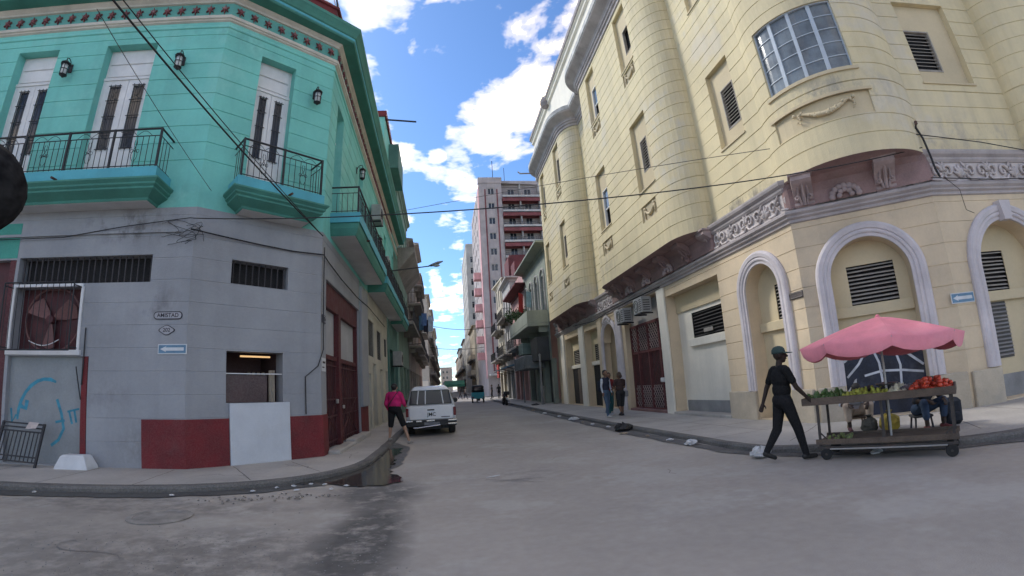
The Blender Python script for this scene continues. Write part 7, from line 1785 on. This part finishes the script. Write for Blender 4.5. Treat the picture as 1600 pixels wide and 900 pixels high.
lpart('canopy', MB().loft([sect(1.60, 0.98, 1.58, 0.02, 0.10, 1.30), sect(1.62, 0.98, 1.65, 0.12, 0.14, 1.30, 0.02), sect(1.62, 0.98, 1.69, 0.8, 0.16, 1.30, 0.03), sect(1.62, 0.98, 1.69, 2.6, 0.16, 1.28, 0.03), sect(1.58, 0.98, 1.62, 3.1, 0.10, 1.24, 0.02), sect(1.52, 0.98, 1.06, 3.75, 0.04, 1.36)]), m_carw, PU_, True)
def rear_pane(x0, x1, z0, z1, name='rear_window'):
    sl = lambda z: 0.012-0.0*(z)
    def xs(x, z): return x*(1-(z-1.0)*0.16/0.6)
    return lpart(name, MB().add([(xs(x0, z0), 0.005, z0), (xs(x1, z0), 0.005, z0), (xs(x1, z1), 0.005, z1), (xs(x0, z1), 0.005, z1), (xs(x0, z0), 0.03, z0), (xs(x1, z0), 0.03, z0), (xs(x1, z1), 0.03, z1), (xs(x0, z1), 0.03, z1)], [(0,1,2,3),(7,6,5,4),(0,4,5,1),(1,5,6,2),(2,6,7,3),(3,7,4,0)]), m_carglass, PU_)
lpart('window_seal', MB().prism([(-0.73, 1.07), (0.73, 1.07), (0.655, 1.53), (0.61, 1.555), (-0.61, 1.555), (-0.655, 1.53)], 0.008, 0.06), m_black, PU_)
rear_pane(-0.70, -0.47, 1.10, 1.52); rear_pane(-0.44, -0.20, 1.10, 1.52); rear_pane(-0.16, 0.42, 1.10, 1.52); rear_pane(0.45, 0.70, 1.10, 1.52)
for x in (-0.455, -0.18, 0.435): lpart('window_bar', MB().add([(x-0.016, -0.001, 1.08), (x+0.016, -0.001, 1.08), (x*0.87+0.016, -0.001, 1.54), (x*0.87-0.016, -0.001, 1.54), (x-0.016, 0.03, 1.08), (x+0.016, 0.03, 1.08), (x*0.87+0.016, 0.03, 1.54), (x*0.87-0.016, 0.03, 1.54)], [(0,1,2,3),(0,4,5,1),(1,5,6,2),(2,6,7,3),(3,7,4,0)]), m_carw, PU_)
lpart('tailgate', MB().cbox(-0.74, 0.74, -0.022, 0.02, 0.56, 1.03, 0.015), m_carw, PU_)
lpart('tailgate_handle', MB().cbox(-0.12, 0.12, -0.034, -0.018, 0.86, 0.905, 0.006), m_black, PU_)
lpart('lettering', text_mesh('JMC', 0.17, m_black, 0.003, 0.002), None, PU_, False, Matrix.Translation((0.02, -0.026, 0.725)))
lpart('model_badge', MB().cbox(0.34, 0.64, -0.030, -0.020, 0.62, 0.645, 0.004), m_black, PU_)
for sx in (-1, 1):
    lpart('tail_lamp', MB().cbox(min(sx*0.755, sx*0.855), max(sx*0.755, sx*0.855), -0.015, 0.10, 0.66, 0.96, 0.02), m_tail, PU_)
    lpart('wing_mirror', MB().ball((sx*0.98, 3.05, 1.12), 0.11, 0.07, 0.10, 12, 8), m_black, PU_, True)
    lpart('mirror_arm', MB().tube([(sx*0.80, 3.05, 1.05), (sx*0.93, 3.05, 1.10)], 0.025, 6), m_black, PU_)
    lpart('side_window', MB().add([(sx*0.815, 0.35, 1.10), (sx*0.815, 2.9, 1.10), (sx*0.715, 2.75, 1.56), (sx*0.715, 0.4, 1.56)], [(0, 1, 2, 3)]), m_carglass, PU_)
bp = lpart('rear_bumper', MB().cbox(-0.86, 0.86, -0.16, 0.10, 0.33, 0.55, 0.03), m_black, PU_)
for x0, x1, z in ((-0.86, -0.62, 0.52), (0.56, 0.86, 0.52), (0.56, 0.86, 0.40), (-0.16, 0.12, 0.525), (-0.52, -0.32, 0.515)): part('bumper_trim', MB().cbox(x0, x1, -0.185, -0.15, z-0.022, z+0.022, 0.008), m_chrome, bp, wm(PU_))
part('step_bar', MB().tube([(-0.60, -0.2, 0.30), (-0.45, -0.21, 0.30), (0.15, -0.21, 0.36), (0.3, -0.2, 0.37)], 0.022, 7), m_chrome, bp, wm(PU_))
part('number_plate', MB().cbox(-0.24, 0.28, -0.172, -0.162, 0.375, 0.475, 0.004), mat('plate_grey', (0.20, 0.20, 0.21), var=0.2), bp, wm(PU_))
for sx in (-1, 1):
    for y in (0.95, 4.1): wheel(PU_, sx*0.72, y, 0.34, 0.24, 'x', 'wheel', m_chrome)
lpart('underbody', MB().box(-0.6, 0.6, 0.1, 4.7, 0.22, 0.40), m_black, PU_)
lpart('exhaust', MB().tube([(0.42, -0.05, 0.28), (0.42, 0.8, 0.30)], 0.03, 8), m_black, PU_)

# ---- teal three wheeler
TR = thing('cargo_tricycle', (3.45, 50.6, 0), 'teal three wheeled cargo tricycle driving away down the street', 'tricycle')
m_tealcar = mat('tricycle_teal', (0.03, 0.30, 0.36), rough=0.4, var=0.1, bump=0)
lpart('cargo_box', MB().loft([sect(1.30, 0.45, 1.05, 0.0, 0.04), sect(1.34, 0.42, 1.08, 0.05, 0.05), sect(1.34, 0.42, 1.08, 1.5, 0.05)]), m_tealcar, TR)
lpart('hood', MB().loft([sect(1.28, 1.06, 1.75, 0.1, 0.10, 1.15), sect(1.28, 1.06, 1.82, 0.5, 0.12, 1.15), sect(1.28, 1.06, 1.80, 1.5, 0.12, 1.15)]), m_black, TR, True)
lpart('rear_window', MB().box(-0.35, 0.35, 0.06, 0.09, 1.3, 1.6), m_carglass, TR)
for sx in (-1, 1): wheel(TR, sx*0.58, 0.45, 0.24, 0.13, 'x'); lpart('tail_lamp', MB().cbox(sx*0.55-0.07, sx*0.55+0.07, -0.02, 0.02, 0.5, 0.62, 0.01), m_tail, TR)
wheel(TR, 0.0, 2.2, 0.24, 0.11, 'x')
lpart('cab', MB().loft([sect(0.9, 0.5, 1.5, 1.5, 0.1, 0.7), sect(0.8, 0.5, 1.45, 2.2, 0.1, 0.6), sect(0.5, 0.6, 1.0, 2.6, 0.1, 0.4)]), m_tealcar, TR, True)
lpart('mudflap', MB().box(-0.2, 0.2, 0.0, 0.02, 0.2, 0.42), m_black, TR)
# ---- motorcycle at the right kerb
MO = thing('motorcycle', (4.95, 38.9, 0), 'dark motorcycle parked at the right kerb facing away', 'motorcycle', rz=R(4))
for y in (0.3, 1.6): wheel(MO, 0.0, y, 0.30, 0.13, 'x')
lpart('frame', MB().tube([(0, 0.3, 0.32), (0, 0.75, 0.55), (0, 1.3, 0.75), (0, 1.6, 0.32)], 0.05, 7), m_black, MO)
lpart('seat', MB().loft([sect(0.22, 0.72, 0.82, 0.15, 0.04), sect(0.30, 0.70, 0.84, 0.4, 0.05), sect(0.26, 0.68, 0.80, 0.95, 0.05)]), m_black, MO, True)
lpart('tank', MB().ball((0, 1.12, 0.82), 0.17, 0.26, 0.14, 12, 8), mat('tank_red', (0.12, 0.03, 0.03), rough=0.3), MO, True)
lpart('engine', MB().cbox(-0.17, 0.17, 0.75, 1.15, 0.28, 0.60, 0.04), m_black, MO)
lpart('handlebar', MB().tube([(-0.36, 1.28, 1.08), (-0.2, 1.36, 1.03), (0, 1.4, 1.0), (0.2, 1.36, 1.03), (0.36, 1.28, 1.08)], 0.018, 6), m_chrome, MO)
lpart('rear_box', MB().cbox(-0.22, 0.22, -0.12, 0.22, 0.84, 1.14, 0.05), m_black, MO)
lpart('tail_lamp', MB().cbox(-0.07, 0.07, -0.02, 0.06, 0.66, 0.74, 0.01), m_tail, MO); lpart('number_plate', MB().box(-0.1, 0.1, -0.05, -0.04, 0.5, 0.62), m_signwhite, MO)
lpart('exhaust', MB().tube([(0.17, 0.1, 0.34), (0.17, 0.8, 0.32)], 0.05, 8), m_chrome, MO)
# ---- red car far up the street
RC_ = thing('parked_car', (-0.7, 84, 0), 'small red car parked far along the left kerb', 'car')
m_redcar = mat('car_red', (0.35, 0.04, 0.035), rough=0.3, var=0.05, bump=0)
lpart('body', MB().loft([sect(1.5, 0.35, 0.82, 0, 0.1), sect(1.62, 0.30, 0.90, 0.3, 0.1), sect(1.64, 0.30, 0.92, 3.4, 0.1), sect(1.5, 0.32, 0.78, 4.0, 0.1)]), m_redcar, RC_, True)
lpart('cabin', MB().loft([sect(1.45, 0.88, 0.98, 0.3, 0.04, 1.2), sect(1.45, 0.88, 1.38, 0.8, 0.08, 1.15), sect(1.45, 0.88, 1.40, 2.0, 0.08, 1.15), sect(1.45, 0.88, 0.95, 2.9, 0.03, 1.2)]), m_carglass, RC_, True)
lpart('roof', MB().cbox(-0.56, 0.56, 0.85, 1.95, 1.385, 1.43, 0.015), m_redcar, RC_)
for sx in (-1, 1):
    lpart('tail_lamp', MB().cbox(sx*0.6-0.1, sx*0.6+0.1, -0.02, 0.05, 0.6, 0.72, 0.02), m_tail, RC_)
    for y in (0.75, 3.2): wheel(RC_, sx*0.72, y, 0.29, 0.18, 'x')
lpart('bumper', MB().cbox(-0.78, 0.78, -0.08, 0.05, 0.36, 0.5, 0.03), m_chrome, RC_)

# ---- black rear-view mirror of the vehicle the photo is taken from
MI = thing('rear_view_mirror', (-1.03, 0.79, 1.94), 'black rounded mirror housing at the left edge of the photo', 'mirror', rz=R(222))
hs = [[(r_x*math.cos(R(a))*0.14, y, r_x*math.sin(R(a))*0.115+0.035) for a in range(0, 360, 15)] for y, r_x in ((-0.045, 0.55), (-0.04, 0.82), (-0.015, 1.0), (0.02, 0.98), (0.05, 0.75), (0.065, 0.4))]
lpart('housing', MB().loft(hs), mat('mirror_black', (0.004, 0.004, 0.005), rough=0.9, spec=0.05, var=0.1, bump=0, coords='object'), MI, True)
lpart('glass', MB().prism([(0.125*math.cos(R(a))*0.85, 0.10*math.sin(R(a))*0.85+0.035) for a in range(0, 360, 20)], -0.049, -0.046), m_carglass, MI)
lpart('stalk', MB().tube([(0.10, 0.02, 0.0), (0.28, 0.05, -0.18), (0.34, 0.05, -0.6)], 0.018, 8), mat('mirror_black', (0.008, 0.008, 0.009)), MI)

# ================================================================ litter and wear on the road
m_lit_w = mat('litter_white', (0.60, 0.60, 0.60), rough=0.6, var=0.15, scale=9, coords='object'); m_lit_b = mat('litter_black', (0.012, 0.012, 0.013), rough=0.35, var=0.2); m_lit_t = mat('litter_tan', (0.35, 0.28, 0.20), rough=0.8, var=0.25, scale=9, coords='object')
def litter(label, x, y, rx, ry, rz_, m_, seed, z=0.012, amp=0.35, rot=0.0):
    o = part('litter', crumple(rx, ry, rz_, seed, 12, 7, amp), m_, None, Matrix.Translation((x, y, z)) @ Matrix.Rotation(rot, 4, 'Z')); tag(o, label, 'litter', 'litter on the street')
litter('crumpled white bag in the right gutter beside the walking man', 5.05, 7.0, 0.19, 0.14, 0.09, m_lit_w, 31)
litter('white crumpled paper in the right gutter between the man and the gate', 5.0, 9.35, 0.15, 0.10, 0.06, m_lit_w, 32)
litter('white scrap further back in the gutter, near the pavement group', 5.05, 19.0, 0.22, 0.14, 0.06, m_lit_w, 33)
litter('black plastic bag lying in the gutter before the maroon gate', 5.0, 13.4, 0.26, 0.18, 0.12, m_lit_b, 34)
litter('flattened pale carton beside the black bag', 4.75, 12.7, 0.14, 0.09, 0.02, m_lit_t, 35)
litter('dark rag on the right pavement by the thin pole', 6.2, 33.2, 0.28, 0.2, 0.06, m_lit_b, 36, KZ)
for k, (x, y, s_) in enumerate(((5.02, 10.4, 0.06), (4.98, 11.6, 0.05), (5.05, 14.8, 0.07), (5.0, 16.3, 0.06), (5.02, 17.6, 0.05), (5.06, 21.5, 0.08), (5.02, 24.6, 0.09), (5.05, 28.0, 0.1), (7.9, 4.1, 0.07), (8.3, 3.95, 0.05))):
    litter('scrap of rubbish in the right gutter, %s' % ('first past the white paper', 'second past the white paper', 'just past the black bag', 'level with the maroon gate', 'just before the pavement group', 'past the pavement group', 'level with the far shop doors', 'farthest in the row', 'white, right of the cart wheel', 'grey, farthest right by the kerb')[k], x, y, s_*1.3, s_, s_*0.4, (m_lit_w, m_lit_t, m_lit_w)[k % 3], 50+k, rot=k)
for k, (x, y) in enumerate(((-2.6, 8.2), (-2.35, 8.35), (-2.85, 8.05), (-3.15, 7.75), (-2.1, 8.3), (-1.9, 7.9), (-1.7, 8.15), (-2.45, 7.85), (-6.6, 7.0), (-4.3, 7.3))):
    litter('tiny pale scrap in the wet left gutter, %s' % ('by the corner bend', 'right of the bend', 'left of the bend', 'second left of the bend', 'at the puddle edge', 'in the puddle', 'right edge of the puddle', 'below the bend', 'farthest left', 'left of the grit heap')[k], x, y, 0.045, 0.03, 0.012, m_lit_w, 70+k, 0.02, 0.4, k)
litter('thin white strip lying on the open road', 0.75, 8.4, 0.14, 0.02, 0.008, m_lit_w, 90, 0.004, 0.2, 0.5)
litter('white polystyrene tray under the cart', 6.2, 5.6, 0.16, 0.08, 0.03, m_lit_w, 91, 0.01, 0.15, 0.3)
# cracks and small scars
ck = MB(); q = random.Random(17)
def crack(x, y, a, n, w, st=0.16):
    pts = [(x, y)]
    for i in range(n):
        a += q.gauss(0, 0.45); x += math.cos(a)*st; y += math.sin(a)*st; pts.append((x, y))
    for (x0, y0), (x1, y1) in zip(pts, pts[1:]):
        dx, dy = x1-x0, y1-y0; l = math.hypot(dx, dy); nx, ny = -dy/l*w, dx/l*w
        ck.add([(x0-nx, y0-ny, 0.0045), (x1-nx*0.8, y1-ny*0.8, 0.0045), (x1+nx*0.8, y1+ny*0.8, 0.0045), (x0+nx, y0+ny, 0.0045)], [(0, 1, 2, 3)])
for (x, y, a, n, w) in ((0.6, 8.2, 0.3, 4, 0.012), (0.8, 7.9, 0.1, 5, 0.010), (1.1, 8.0, -0.2, 3, 0.012), (0.55, 2.62, 0.1, 3, 0.016), (-4.2, 5.0, 0.15, 9, 0.008), (-6.4, 5.4, -0.1, 12, 0.009), (3.4, 6.9, 1.5, 3, 0.008), (1.9, 9.6, 0.3, 4, 0.006), (3.0, 12, 1.3, 8, 0.006), (0.4, 11, 1.5, 9, 0.006)): crack(x, y, a, n, w)
o = part('road_cracks', ck, mat('crack_dark', (0.22, 0.20, 0.185), var=0.2)); o['kind'] = 'stuff'; o['label'] = 'short cracks and scars in the asphalt'
